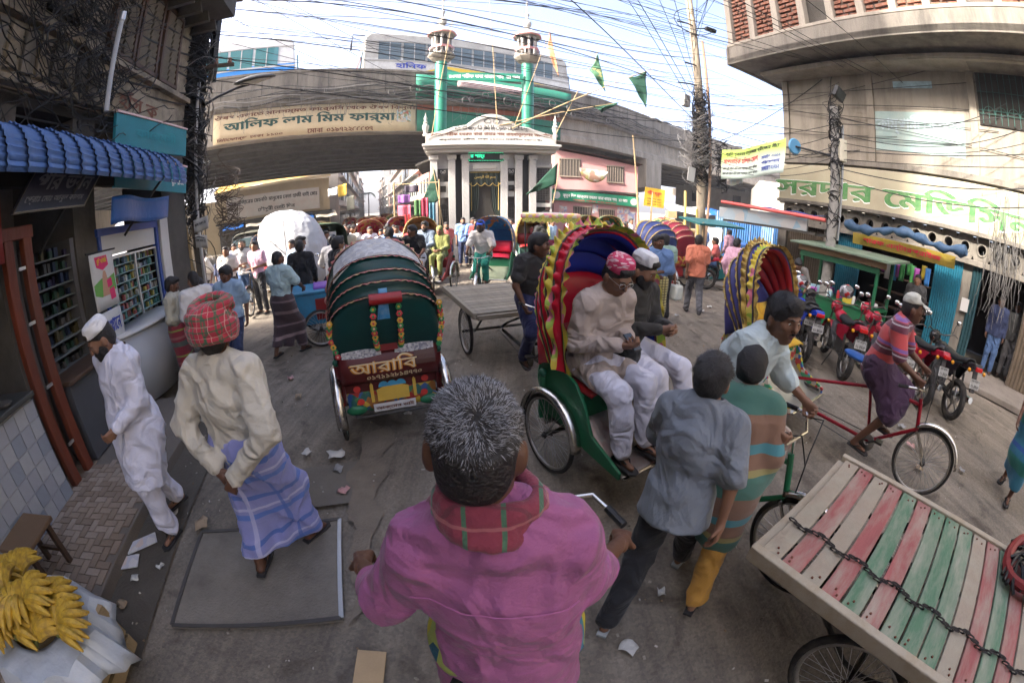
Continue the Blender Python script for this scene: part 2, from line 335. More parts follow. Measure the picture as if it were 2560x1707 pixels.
def hand_mesh(wr,dirn,palm,side,curl,vox,S):
    """palm + five unequal fingers with two bends each; dirn = wrist->knuckles, palm = palm normal"""
    d=V3(dirn); d/=np.linalg.norm(d); n=V3(palm); n=n-d*(n@d); n/=np.linalg.norm(n)+1e-9; a=np.cross(d,n)*side; w=V3(wr); pr=[]
    def q(x,y,z): return w+(a*x+d*y+n*z)*S
    pr.append(('c',q(0,-.03,0),q(0,.02,0),.026*S,.026*S,.01)); 
    for x in (-.025,-.008,.01,.026): pr.append(('c',q(x*.5,.015,0),q(x,.085,0),.017*S,.0135*S,.014))
    for x,l in ((-.028,.062),(-.01,.075),(.009,.08),(.027,.072)):
        b=np.array((x,.09,0.)); c1=curl*1.15; c2=curl*2.4
        m=b+np.array((x*.1,math.cos(c1)*l*.52,math.sin(c1)*l*.52)); e=m+np.array((x*.05,math.cos(c2)*l*.48,math.sin(c2)*l*.48))
        pr+=[('c',q(*b),q(*m),.0098*S,.009*S,.004),('c',q(*m),q(*e),.009*S,.0072*S,.003)]
    t0=(.026,.02,.004); t1=(.052,.055,.014+.02*curl); t2=(.05-.02*curl,.088,.026+.026*curl)
    pr+=[('c',q(*t0),q(*t1),.0135*S,.011*S,.008),('c',q(*t1),q(*t2),.0108*S,.008*S,.003)]
    return sdf(pr,vox,smooth=1)
def person(label,loc,rz,pose,skin='m',top=('shirt',None),bot=('trousers',None),hair='short',hat=None,beard=0,H=1.68,vox=.02,group=None,feet='sandal',seed=0,bulk=1.0,hairm=None,shoem=None,detail=1,extra=None,wr=.004,hems=None,nohands=False):
    S=H/1.68; rr=random.Random(seed*7+3)
    J={k:(V3(v)*S if k not in('yaw','pit','roll','curl','fdL','fdR','hdL','hdR') and v is not None else v) for k,v in pose.items()}
    root=thing('person',label,'person',loc,rz,group); sk=SK[skin]; B=bulk
    HR=Euler((J['pit'],J['roll'],J['yaw'])).to_matrix(); hc=J['head']
    def h(x,y,z): return hc+V3(HR@Vector((x,y,z)))*S
    def E(x,y,z,rx,ry,rz_,k): return ('e',h(x,y,z),(rx*S,ry*S,rz_*S),k*S,HR)
    def Cc(a,b,r0,r1,k): return ('c',h(*a),h(*b),r0*S,r1*S,k*S)
    pel,ch,nk=J['pel'],J['chest'],J['neck']; tor=(1,.68,1)
    b=[('c',pel,ch,.125*S*B,.15*S*B,.05,(1.1,.76,1)),('c',ch,nk-(nk-ch)*.25,.15*S*B,.105*S,.05,(1.1,.72,1)),('c',nk-(nk-ch)*.15,hc+V3(HR@Vector((0,-.02,-.05)))*S,.062*S,.055*S,.04)]
    for s in 'LR':
        sg=-1 if s=='L' else 1
        sh,el,wr_,hp,kn,an=(J[q+s] for q in('sh','el','wr','hip','kn','an'))
        b+=[('c',nk-(nk-ch)*.12,sh,.06*S,.066*S,.05),('c',sh,el,.056*S*B,.041*S,.03),('c',el,wr_,.042*S,.027*S,.02),('c',hp,kn,.09*S*B,.056*S,.05),('c',kn,an,.056*S,.036*S,.025)]
        fd=V3(J['fd'+s]); fd/=np.linalg.norm(fd); b+=[('c',an-np.array((0,0,.045*S))-fd*.03*S,an+fd*.13*S-np.array((0,0,.055*S)),.034*S,.026*S,.025,(1,1,.8))]
    head=[E(0,-.012,.03,.077,.097,.088,.01),E(0,.02,-.045,.06,.07,.085,.05),E(0,.045,-.1,.03,.03,.02,.04),Cc((0,.098,.012),(0,.114,-.026),.009,.0145,.018),E(0,.088,.028,.05,.018,.012,.02),
      E(0,.089,-.066,.026,.012,.012,.012),E(.042,.072,-.02,.022,.018,.022,.03),E(-.042,.072,-.02,.022,.018,.022,.03)]
    for s in (-1,1): head+=[E(s*.084,-.012,-.018,.013,.025,.036,.01),E(s*.031,.1,.008,.015,.01,.009,-.01)]
    parts=[]
    hv=max(.0095 if detail>=2 else .011,vox*.75) if detail>=1 else vox
    if detail>=1:
        parts.append(sdf(b,vox*1.45)); hd=head+[('c',h(0,-.02,-.05),nk+(hc-nk)*.2,.055*S,.058*S,.04)]; parts.append(sdf(hd,max(.0075 if detail>=2 else .0095,vox*.68)))
    else: parts.append(sdf(b+head,vox*1.1))
    if not nohands:
        for s in 'LR':
            el,w=J['el'+s],J['wr'+s]; hdv=J['hd'+s]
            dd,pn=(hdv if hdv else (w-el,(1 if s=='L' else -1,0,0)))
            if detail>=1: parts.append(hand_mesh(w,dd,pn,1 if s=='L' else -1,J['curl'],max(.0068 if detail>=2 else .009,vox*.72),S))
            else: dd=V3(dd); dd/=np.linalg.norm(dd); parts.append(sdf([('c',w-dd*.03,w+dd*.1*S,.026*S,.024*S,.01),('c',w+dd*.1*S,w+dd*.15*S+V3(pn)*.03,.02*S,.014*S,.01),('c',w+dd*.03,w+dd*.08+V3(pn)*.04,.014*S,.01*S,.01)],vox*.8))
    mesh_obj('body',parts,sk,root)
    if detail>=1:
        for s in (-1,1):
            c=h(s*.031,.0835,.005); e=MB(); e.ball(c,.0112*S,10,8); f=V3(HR@Vector((s*.05,1,-.2))); e.ball(c+f*.005*S,.0075*S,8,6,1); e.build('eye',[EYEW,EYED],root)
            eb=MB(); eb.tube([h(s*.014,.104,.026),h(s*.03,.105,.033),h(s*.05,.091,.028)],[.0035*S,.0042*S,.002*S],6); eb.build('eyebrow',hairm or HAIRB,root)
        ml=MB(); ml.tube([h(-.022,.092,-.064),h(-.008,.101,-.061),h(.008,.101,-.061),h(.022,.092,-.064)],[.002*S,.005*S,.005*S,.002*S],6); ml.tube([h(-.02,.091,-.069),h(0,.1,-.072),h(.02,.091,-.069)],[.002*S,.006*S,.002*S],6); ml.build('lips',LIPM,root)
    if hair:
        hm=hairm or HAIRB; g_={'short':.0,'buzz':-.008,'thick':.012,'long':.014}[hair]
        hp=[E(0,-.02,.04,.084+g_,.1+g_,.09+g_,.02),E(0,-.055,-.02,.076+g_*.6,.062+g_,.075,.03)]
        if hair=='long': hp+=[E(0,-.07,-.1,.08,.055,.13,.04)]
        fc=[E(.1,-.012,-.03,.028,.036,.046,-.01),E(-.1,-.012,-.03,.028,.036,.046,-.01),E(0,.12,-.035,.085,.092,.092,-.01),E(.1,.05,-.06,.06,.07,.075,-.01),E(-.1,.05,-.06,.06,.07,.075,-.01)]
        if hair in('short','thick'): hp+=[E(0,.06,.092,.06,.045,.03+g_,.03)]
        V,F=sdf(hp+fc,hv*1.0,wr=.006 if detail else .004,seed=seed,wk=3.0); mesh_obj('hair',[(V,F)],hm,root)
    if beard:
        bp=[E(0,.06,-.085,.052,.045,.045+.03*beard,.02),E(.052,.03,-.05,.022,.04,.05,.03),E(-.052,.03,-.05,.022,.04,.05,.03),Cc((-.025,.1,-.052),(.025,.1,-.052),.007,.007,.01)]
        mesh_obj('beard',[sdf(bp+[E(0,.115,-.066,.02,.02,.008,-.01)],hv,wr=.004,seed=seed,wk=2.5)],hairm or HAIRB,root)
    elif rr.random()<.6 and detail>=1:
        mesh_obj('moustache',[sdf([Cc((-.024,.097,-.053),(0,.106,-.047),.004,.007,.008),Cc((.024,.097,-.053),(0,.106,-.047),.004,.007,.008)],.006)],hairm or HAIRB,root)
    # ---- clothes
    tk,tm=top[0],top[1]; tv=vox
    if tk:
        e=.022*S
        t=[('c',pel+(ch-pel)*(-.12),ch,.135*S*B+e,.15*S*B+e,.06,(1.1,.8,1)),('c',ch,nk-(nk-ch)*.3,.152*S*B+e,.115*S+e,.05,(1.1,.76,1))]
        if tk!='vest': t+=[('c',nk-(nk-ch)*.1,nk+(hc-nk)*.16,.066*S+.012,.06*S+.012,.03)]
        for s in 'LR':
            sh,el,wr_=J['sh'+s],J['el'+s],J['wr'+s]
            t+=[('c',nk-(nk-ch)*.14,sh,.07*S+e*.4,.073*S+e*.4,.05)]
            if tk=='vest': continue
            if tk=='tshirt': t+=[('c',sh,sh+(el-sh)*.62,.066*S*B+.014,.064*S+.016,.04)]
            elif tk=='half': t+=[('c',sh,sh+(el-sh)*.85,.066*S*B+.016,.06*S+.018,.04)]
            elif tk=='rolled': t+=[('c',sh,el,.066*S*B+.016,.052*S+.014,.04),('c',el,el+(wr_-el)*.25,.054*S+.014,.052*S+.014,.03)]
            else: t+=[('c',sh,el,.066*S*B+.016,.05*S+.014,.04),('c',el,el+(wr_-el)*.94,.05*S+.014,.036*S+.012,.03)]
        cuts=[]
        hz=(hems or {}).get('top')
        if tk in('shirt','half','rolled','tshirt','vest') and hz is None: cuts.append((pel-(ch-pel)*.32,pel-ch))
        if hz: cuts.append((pel-(ch-pel)*hz,pel-ch)); t+=[('c',pel,pel-(ch-pel)*hz,.15*S*B+e,.19*S*B+e,.05,(1.1,.9,1))]
        if tk in('shirt','half','rolled'): t+=[('c',pel,pel-(ch-pel)*.3,.145*S*B+e,.15*S*B+e,.05,(1.1,.82,1))]
        if tk=='kurta':
            mid=(J['knL']+J['knR'])/2
            st_=abs(mid[2]-pel[2])>.2
            for s in 'LR': t+=[('c',J['hip'+s],J['hip'+s]+(J['kn'+s]-J['hip'+s])*(.95 if st_ else .62),(.13 if st_ else .1)*S*B+e,(.125 if st_ else .078)*S+e,.14 if st_ else .06,(1,.9,1))]
            if st_: t+=[('c',pel,pel+(mid-pel)*.9,.14*S*B+e,.15*S+e,.1,(1.1,.85,1))]
            if abs(mid[2]-pel[2])>.2: cuts.append((pel+(mid-pel)*1.0,mid-pel))
        if tk in('shirt','half','rolled','kurta') and detail>=1:
            ax_=(hc-nk)/np.linalg.norm(hc-nk); sd=np.array((1.,0,0)); sd-=ax_*(sd@ax_); sd/=np.linalg.norm(sd); fw=np.cross(ax_,sd); c0=nk+(hc-nk)*.06; ck=MB()
            ck.grid(lambda u,v:c0+ax_*(.05*S*(1-v)-.004)*1.0+(sd*math.sin(.35+5.58*u)+fw*math.cos(.35+5.58*u)*1.05)*((.067+.022*v)*S+.006),20,3); ck.build('collar',tm,root,solid=.005)
        t.append(('e',nk+(hc-nk)*.5,(.085*S,.085*S,.06*S),-.01))
        mesh_obj({'kurta':'kurta','tshirt':'t_shirt','vest':'vest'}.get(tk,'shirt'),[sdf(t,tv,cuts,wr=wr,seed=seed+1,smooth=1)],tm,root)
    bk,bm=bot[0],bot[1]
    if bk:
        e=.016*S; t=[('c',pel+(ch-pel)*.1,pel-(ch-pel)*.1,.122*S*B+e,.13*S*B+e,.05,(1.1,.82,1))]; cuts=[]
        if bk in('trousers','shorts','half_pants'):
            f={'trousers':.97,'shorts':0,'half_pants':.3}[bk]
            for s in 'LR':
                hp,kn,an=J['hip'+s],J['kn'+s],J['an'+s]; t+=[('c',hp,kn,.095*S*B+e,.064*S+e,.05)]
                if f>0: t+=[('c',kn,kn+(an-kn)*f,.064*S+e,(.05 if bk=='trousers' else .06)*S+e,.03)]
            if bk=='shorts': pass
        elif bk=='pyjama':
            for s in 'LR': hp,kn,an=J['hip'+s],J['kn'+s],J['an'+s]; t+=[('c',hp,kn,.1*S*B+e,.068*S+e,.05),('c',kn,kn+(an-kn)*.93,.068*S+e,.052*S+e,.03)]
        elif bk=='lungi':
            fr=(hems or {}).get('lungi',.9); mk=(J['knL']+J['knR'])/2; ma=(J['anL']+J['anR'])/2
            for s in 'LR': hp,kn,an=J['hip'+s],J['kn'+s],J['an'+s]; t+=[('c',hp,kn,.108*S*B+e,.08*S+e,.1),('c',kn,kn+(an-kn)*fr,.08*S+e,.074*S+e,.09)]
            t+=[('c',pel,mk,.118*S*B+e,.085*S+e,.1,(1.1,.85,1)),('c',mk,mk+(ma-mk)*fr,.07*S+e,.06*S+e,.1)]
            hz=min(J['anL'][2],J['anR'][2]); cuts.append((mk+(ma-mk)*fr,ma-mk))
        mesh_obj({'lungi':'lungi','pyjama':'pyjama','shorts':'shorts','half_pants':'short_trousers'}.get(bk,'trousers'),[sdf(t,vox*1.2,cuts,wr=wr*(1.6 if bk in('lungi','pyjama') else 1),seed=seed+2,wk=.8)],bm,root)
    if feet:
        fm=shoem or RUB
        for s in 'LR':
            an=J['an'+s]; fd=V3(J['fd'+s]); fd/=np.linalg.norm(fd); sd_=np.cross(fd,(0,0,1)); sd_/=np.linalg.norm(sd_)+1e-9; up=np.cross(sd_,fd)
            if feet=='shoe':
                z=np.array((0,0,.055*S)); mesh_obj('shoe',[sdf([('c',an-z-fd*.04*S,an-z+fd*.14*S,.045*S,.038*S,.02,(1,1,.85)),('c',an-z*.3,an-z*.8,.045*S,.045*S,.02)],max(vox*.6,.008))],fm,root)
            else:
                o=an-np.array((0,0,.083*S)); m=MB(); pl=[(-.03,-.075),(.03,-.075),(.034,0),(.046,.1),(.04,.165),(0,.19),(-.04,.165),(-.046,.1),(-.034,0)]
                vs=[o+sd_*x*S+fd*y*S+up*zz for zz in(-.002,.016) for x,y in pl]; k=len(pl); m.add(vs,[tuple(range(k)),tuple(range(2*k-1,k-1,-1))]+[(i,k+i,k+(i+1)%k,(i+1)%k) for i in range(k)])
                so_=m.build('sandal',fm,root,ang=30)
                if detail>=1:
                    st=MB()
                    for sg in(-1,1): st.tube([o+up*.02+fd*.12*S,o+up*.06*S+sd_*sg*.028*S+fd*.06*S,o+up*.015+sd_*sg*.042*S+fd*.0*S],.0055*S,6)
                    st.build('strap',fm,so_)
    if hat:
        hk,hmat=hat[0],hat[1]
        if hk=='topi': mesh_obj('prayer_cap',[sdf([E(0,-.015,.085,.09,.108,.06,.02),('c',h(0,-.015,.06),h(0,-.015,.1),.09*S,.085*S,.02,(1,1.18,1))],hv,[(h(0,-.015,.052),HR@Vector((0,.1,-1))),(h(0,-.015,.145),HR@Vector((0,-.02,1)))],smooth=2)],hmat,root)
        elif hk=='cap':
            o=mesh_obj('cap',[sdf([E(0,-.012,.06,.094,.112,.085,.02)],hv,[(h(0,0,.05),HR@Vector((0,.05,-1)))])],hmat,root)
            bl=MB(); bl.grid(lambda u,v:h((v-.5)*.15*(1-.25*u*u),.085+.085*u*math.sqrt(max(0,1-(2*v-1)**2*.8)),.062-.03*u-.04*(v-.5)**2*4*.4),5,8); bl.build('peak',hmat,o,solid=.006)
        elif hk=='turban':
            tp=[E(0,-.02,.07,.115,.135,.1,.02)]
            rs=random.Random(seed)
            for i in range(9):
                a0=rs.uniform(0,6.28); q=[]; tl=rs.uniform(-.45,.45); zz=-.012+.02*i
                for j in range(13): a=a0+j/12*5.2; rad=.124*math.sqrt(max(.12,1-((zz-.055)/.15)**2)); q.append(h(math.cos(a)*rad,-.02+math.sin(a)*rad*1.12,zz+math.sin(a+a0)*.045*tl*2))
                tp+=[('c',q[j],q[j+1],.026*S,.026*S,.004) for j in range(12)]
            mesh_obj('turban',[sdf(tp,hv*.8,wr=.003,seed=seed,wk=1.6)],hmat,root)
        elif hk=='helmet':
            o=mesh_obj('helmet',[sdf([E(0,-.01,.03,.12,.14,.13,.02),E(0,.13,-.01,.085,.06,.055,-.01)],hv,[(h(0,0,-.075),HR@Vector((0,0,-1)))])],hmat,root)
        elif hk=='scarf': mesh_obj('head_scarf',[sdf([E(0,-.02,.03,.098,.115,.108,.02),E(0,-.05,-.09,.1,.08,.1,.05),E(0,.13,-.03,.07,.075,.08,-.01)],hv,wr=.004,seed=seed)],hmat,root)
    return root
# ================================================================ the setting
ASPH=mat('asphalt',(.2,.175,.145),.85,var=.35,vs=1.6,bump=.5,bs=45,dirt=.55,dc=(.1,.088,.074),ds=.9)
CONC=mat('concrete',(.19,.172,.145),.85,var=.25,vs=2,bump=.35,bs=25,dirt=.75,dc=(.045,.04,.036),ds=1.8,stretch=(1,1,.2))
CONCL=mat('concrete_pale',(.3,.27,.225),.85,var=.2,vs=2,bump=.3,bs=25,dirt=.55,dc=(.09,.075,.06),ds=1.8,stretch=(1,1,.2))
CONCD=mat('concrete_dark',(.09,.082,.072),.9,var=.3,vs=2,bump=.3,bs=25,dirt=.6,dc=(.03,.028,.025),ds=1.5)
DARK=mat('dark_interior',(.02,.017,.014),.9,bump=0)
OLDW=mat('old_wall',(.3,.26,.2),.9,var=.3,vs=2.5,bump=.4,bs=20,dirt=.85,dc=(.04,.035,.03),ds=1.6)
WOODD=mat('dark_wood',(.07,.04,.025),.6,var=.35,vs=5,bump=.3,bs=40,stretch=(1,1,.15))
RUST=mat('rust_red_wood',(.13,.026,.01),.55,var=.35,vs=4,bump=.3,bs=30,stretch=(1,1,.2),dirt=.4)
WHITEP=mat('white_paint',(.5,.5,.49),.5,var=.08,dirt=.25,dc=(.35,.32,.28),ds=3)
BLUEP=mat('blue_paint',(.02,.06,.28),.4,var=.15,dirt=.3)
TEAL=mat('teal_board',(.015,.2,.26),.55,var=.15,vs=3,dirt=.45,dc=(.02,.12,.15),ds=2)
TARPB=mat('blue_tarp',(.012,.09,.34),.35,var=.2,vs=4,bump=.4,bs=12)
STEEL=mat('steel',(.5,.5,.5),.35,metal=.9,var=.15,bump=.1)
GALV=mat('galvanised_pipe',(.42,.43,.44),.45,metal=.6,var=.2,bump=.15)
BLACKP=mat('black_plastic',(.012,.012,.013),.5,bump=.1)
INK=mat('ink_black',(.015,.015,.018),.6,bump=0); INKW=mat('ink_white',(.8,.8,.78),.6,bump=0); INKG=mat('ink_green',(.06,.2,.06),.7,bump=0,dirt=.6,dc=(.24,.32,.17),ds=5); INKR=mat('ink_red',(.55,.03,.05),.6,bump=0)
INKDG=mat('ink_dark_green',(.01,.06,.05),.6,bump=0); INKB=mat('ink_blue',(.03,.06,.35),.6,bump=0); INKBR=mat('ink_brown',(.14,.05,.025),.6,bump=0)
GLASS=mat('glass_pane',(.06,.09,.1),.05,var=.1,bump=0,spec=.8)
BRICK=mat('brick_red',(.2,.075,.045),.9,var=.4,vs=3,bump=.5,bs=30,dirt=.5,dc=(.2,.17,.14),ds=3)
def quadsheet(name,pts,z,m,kind='structure',sub=1):
    if sub>1:
        n=len(pts); Q=[Vector(p) for p in pts]; pts=[]
        for i in range(n):
            p0,p1,p2,p3=Q[i-1],Q[i],Q[(i+1)%n],Q[(i+2)%n]
            for j in range(sub): t=j/sub; v=.5*(2*p1+(p2-p0)*t+(2*p0-5*p1+4*p2-p3)*t*t+(3*p1-p0-3*p2+p3)*t**3); pts.append((v.x+random.uniform(-.012,.012),v.y+random.uniform(-.012,.012)))
    mb=MB(); mb.add([(x,y,z) for x,y in pts],[tuple(range(len(pts)))]); o=mb.build(name,m,smooth=False); o['kind']=kind; return o
# ---- road: a gently uneven sheet near, flat beyond
rd=MB()
def rh(x,y): return .012*math.sin(x*1.1+.3*y)*math.sin(y*.8)+.006*math.sin(3.1*x+1)*math.sin(2.3*y)
xs=[-200,-120,-50,-25]+[-14+i*.5 for i in range(57)]+[25,50,120,200]; ys=[-60,-20,-8]+[-4+i*.5 for i in range(57)]+[32,45,80,160,300]
rd.add([(x,y,rh(x,y)-.02 if -14<=x<=14 and -4<=y<=24 else -.02) for x in xs for y in ys],[(i*len(ys)+j,(i+1)*len(ys)+j,(i+1)*len(ys)+j+1,i*len(ys)+j+1) for i in range(len(xs)-1) for j in range(len(ys)-1)])
road=struct(rd.build('road',ASPH))
# asphalt nodes: aggregate speckle and worn tracks
t=ASPH.node_tree; N=t.nodes; Lk=t.links; b_=N['Principled BSDF']; cur=b_.inputs['Base Color'].links[0].from_socket
vo=N.new('ShaderNodeTexVoronoi'); vo.inputs['Scale'].default_value=55; tc_=[n for n in N if n.type=='TEX_COORD'][0]; Lk.new(tc_.outputs['Object'],vo.inputs['Vector'])
rp=N.new('ShaderNodeValToRGB'); rp.color_ramp.elements[0].color=(.55,.55,.55,1); rp.color_ramp.elements[1].color=(1.35,1.32,1.25,1); sx_=N.new('ShaderNodeSeparateColor'); Lk.new(vo.outputs['Color'],sx_.inputs[0]); Lk.new(sx_.outputs[0],rp.inputs[0])
mu=N.new('ShaderNodeMixRGB'); mu.blend_type='MULTIPLY'; mu.inputs[0].default_value=.4; Lk.new(cur,mu.inputs[1]); Lk.new(rp.outputs[0],mu.inputs[2]); mp2=N.new('ShaderNodeMapping'); mp2.inputs['Rotation'].default_value=(0,0,R(-20)); mp2.inputs['Scale'].default_value=(5,.35,1); Lk.new(tc_.outputs['Object'],mp2.inputs[0])
n5=N.new('ShaderNodeTexNoise'); n5.inputs['Scale'].default_value=1.0; n5.inputs['Detail'].default_value=6; n5.inputs['Roughness'].default_value=.7; Lk.new(mp2.outputs[0],n5.inputs[0]); r5_=N.new('ShaderNodeValToRGB'); r5_.color_ramp.elements[0].position=.33; r5_.color_ramp.elements[0].color=(.55,.53,.5,1); r5_.color_ramp.elements[1].position=.66; r5_.color_ramp.elements[1].color=(1.25,1.22,1.16,1); Lk.new(n5.outputs[0],r5_.inputs[0])
n6=N.new('ShaderNodeTexNoise'); n6.inputs['Scale'].default_value=2.6; n6.inputs['Detail'].default_value=8; n6.inputs['Distortion'].default_value=1.2; Lk.new(tc_.outputs['Object'],n6.inputs[0]); r6_=N.new('ShaderNodeValToRGB'); r6_.color_ramp.elements[0].position=.3; r6_.color_ramp.elements[0].color=(.35,.32,.29,1); r6_.color_ramp.elements[1].position=.46; r6_.color_ramp.elements[1].color=(1,1,1,1); Lk.new(n6.outputs[0],r6_.inputs[0])
mu2=N.new('ShaderNodeMixRGB'); mu2.blend_type='MULTIPLY'; mu2.inputs[0].default_value=.75; Lk.new(mu.outputs[0],mu2.inputs[1]); Lk.new(r5_.outputs[0],mu2.inputs[2]); mu3=N.new('ShaderNodeMixRGB'); mu3.blend_type='MULTIPLY'; mu3.inputs[0].default_value=.7; Lk.new(mu2.outputs[0],mu3.inputs[1]); Lk.new(r6_.outputs[0],mu3.inputs[2]); Lk.new(mu3.outputs[0],b_.inputs['Base Color'])
# ---- left pavement in front of the shops (local x = out from the wall, y = along the street)
AL=(-4.4,1.0,0); RZL=R(20); KR=(7.8,9.97,0); RZR=math.atan2(-.3,-.954)
def frame(name,label,cat,o,rz,group=None): return thing(name,label,cat,o,rz,group)
pv=MB(); pv.box((.68,-.7,.045),(1.5,6.0,.13)); pave=pv.build('pavement',mat('mortar_bed',(.14,.12,.1),.9,bump=.3),loc=AL,rot=(0,0,RZL),bev=.01); struct(pave)
TILEM=[mat('paver_%d'%i,c,.75,var=.2,vs=8,bump=.3,dirt=.3,ds=5) for i,c in enumerate([(.26,.2,.15),(.21,.155,.115),(.3,.24,.19)])]
pm=[]
for i in range(3):
    k=MB(); k.box((0,0,0),(.072,.148,.012)); o=k.build('paver',TILEM[i],pave,bev=.003); pm.append(o)
cnt=0; proto_used=[0,0,0]
def put_paver(x,y,a,i):
    o=pm[i] if not proto_used[i] else pm[i].copy()
    if proto_used[i]: C.objects.link(o); o.parent=pave
    proto_used[i]=1; o.location=(x,y,.1165); o.rotation_euler=(0,0,a)
w_=.08
for r_ in range(-26,9):
    for c_ in range(0,17):
        m=(c_-r_)%4; x=.05+c_*w_; y=r_*w_
        if m==0 and c_<16: put_paver(x+w_,y+w_/2,PI/2,random.randrange(3))
        elif m==3: put_paver(x+w_/2,y+w_,0,random.randrange(3))
# concrete slab with a steel angle frame, set in the road; drain strip beside the pavement
sl_=[(-2.36,1.55),(-1.27,1.98),(-.98,1.14),(-2.08,.7)]
k=MB(); k.add([(x,y,z) for z in(-.03,.012) for x,y in sl_],[(3,2,1,0),(4,5,6,7),(0,1,5,4),(1,2,6,5),(2,3,7,6),(3,0,4,7)]); slab=struct(k.build('drain_slab',mat('slab_concrete',(.19,.17,.14),.85,var=.25,vs=3,bump=.5,bs=50,dirt=.5,ds=2)))
for i in range(4):
    a=Vector(sl_[i]+(.016,)); b=Vector(sl_[(i+1)%4]+(.016,)); k=MB(); dv=(b-a); k.box((0,0,0),(dv.length,.03,.012)); o=k.build('steel_edge',GALV if i==1 else mat('frame_dark',(.06,.055,.05),.6),slab,bev=.003); o.location=(a+b)/2; o.rotation_euler=(0,0,math.atan2(dv.y,dv.x))
quadsheet('wet_drain_strip',[(-2.75,.2),(-3.9,3.4),(-3.35,3.6),(-2.35,.9),(-2.15,.3)],.004,mat('damp_dirt',(.085,.073,.058),.6,var=.4,vs=5,bump=.5,bs=40))
quadsheet('dirt_patch',[(-.95,1.1),(-.93,1.3),(-1.08,1.6),(-1.12,1.9),(-1.24,2.05),(-1.27,2.3),(-1.4,2.5),(-1.36,2.8),(-1.45,3.1),(-1.25,3.35),(-1.12,3.1),(-1.17,2.85),(-1.05,2.6),(-1.08,2.3),(-.95,2.1),(-.97,1.8),(-.84,1.55),(-.86,1.25)],.008,mat('brown_dirt',(.17,.142,.11),.95,var=.4,vs=7,bump=.5,bs=50),sub=6)
quadsheet('road_patch',[(-2.2,2.4),(-1.35,2.75),(-1.2,2.2),(-2.0,1.9)],.006,mat('old_concrete_patch',(.14,.125,.105),.9,var=.3,vs=4,bump=.4))
pvr=MB(); pvr.box((.55,4.5,.05),(1.7,13,.12)); pr_=struct(pvr.build('right_pavement',mat('pavement_concrete',(.2,.175,.15),.9,var=.25,vs=2,bump=.4,dirt=.5,ds=1.5),loc=KR,rot=(0,0,RZR),bev=.02))
# ================================================================ left shop house
lb=frame('shop_house','old dark shop house with shuttered upper floor above the left shops','building',AL,RZL)
def LB(name,m,fn,bev=0,par=None,smooth=False): k=MB(); fn(k); return k.build(name,m,par or lb,smooth=smooth,bev=bev)
LB('upper_wall',OLDW,lambda k:(k.box((-3.0,1.9,13.5),(6,7.0,19))))
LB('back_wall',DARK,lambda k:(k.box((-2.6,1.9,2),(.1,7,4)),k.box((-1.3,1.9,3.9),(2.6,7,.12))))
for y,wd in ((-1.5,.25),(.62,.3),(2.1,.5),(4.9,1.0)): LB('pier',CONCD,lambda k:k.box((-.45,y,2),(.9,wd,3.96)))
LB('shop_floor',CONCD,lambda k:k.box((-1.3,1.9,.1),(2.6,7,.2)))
# ribbed parapet band, mouldings, window bays with shutters and a balcony
LB('string_course',OLDW,lambda k:(k.box((.06,1.9,4.78),(.14,7.0,.1)),k.box((.05,1.9,4.06),(.12,7.0,.08))),.01)
for i in range(14): LB('panel',OLDW if i%2 else CONC,lambda k:k.box((.03,-1.35+i*.27,4.43),(.06,.2,.5)),.006)
for y in (2.75,3.55,4.4):
    w=LB('window',DARK,lambda k:k.box((-.02,y,5.6),(.1,.62,1.35)))
    LB('window_frame',WOODD,lambda k:[k.box((.05,y+s*.34,5.6),(.1,.07,1.45)) for s in(-1,1)]+[k.box((.05,y,5.6+s*.7),(.1,.75,.07)) for s in(-1,1)],par=w)
    for s in(-1,1):
        LB('shutter',mat('grey_shutter',(.13,.115,.09),.8,bump=.3,dirt=.5),lambda k:[k.box((.06,y+s*.16,5.0+j*.12),(.04,.27,.1),r=(0,.35,0)) for j in range(11)],par=w)
for y in (-.7,.3,1.3):
    LB('window',DARK,lambda k:k.box((.0,y,5.6),(.1,.7,1.2)))
    LB('shutter',mat('grey_shutter',(.13,.115,.09)),lambda k:[k.box((.08,y,5.1+j*.12),(.04,.66,.1),r=(0,.35,0)) for j in range(9)])
bal=LB('balcony',CONCD,lambda k:(k.box((.45,1.9,6.55),(1.0,6.9,.16)),k.box((.9,1.9,7.15),(.08,6.9,1.0))))
for i in range(16): LB('bracket',CONCD,lambda k:k.box((.3,-1.3+i*.44,6.35),(.6,.1,.24),tap=.8),par=bal)
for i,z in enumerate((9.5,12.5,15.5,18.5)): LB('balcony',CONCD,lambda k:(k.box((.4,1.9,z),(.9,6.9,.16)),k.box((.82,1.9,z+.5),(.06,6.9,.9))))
# neighbours on the left row, behind the lens and beyond the first house
nb2=frame('row_house','plain weathered row house next to the market building, towards the viewer','building',KR,RZR)
k=MB(); k.box((-4,21.2,7.5),(8,17,15)); k.build('wall',OLDW,nb2,smooth=False)
for j in range(3):
    for i in range(5):
        k=MB(); k.box((0,14.4+i*2.8,2.6+j*3.6),(.12,1.2,1.5)); k.build('window',GLASS,nb2,smooth=False)
nb3=thing('row_house','tall plain house closing the street far behind the viewer','building',(4,-27,0),R(20)); k=MB(); k.box((0,0,7),(16,6,14)); k.build('wall',OLDW,nb3,smooth=False)  # unseen block added across the street end to hold back sky light
for i in range(4): k=MB(); k.box((-5+i*3.3,3,6),(1.3,.12,1.6)); k.build('window',GLASS,nb3,smooth=False)
nb=frame('row_house','plain weathered row house next to the left shops, towards the viewer','building',AL,RZL)
k=MB(); k.box((-4,-9.2,6.6),(8,15,13.2)); k.build('wall',OLDW,nb,smooth=False)
for j in range(3):
    for i in range(5):
        k=MB(); k.box((0,-3.4-i*2.6,2.6+j*3.2),(.12,1.2,1.5)); k.build('window',GLASS,nb,smooth=False)
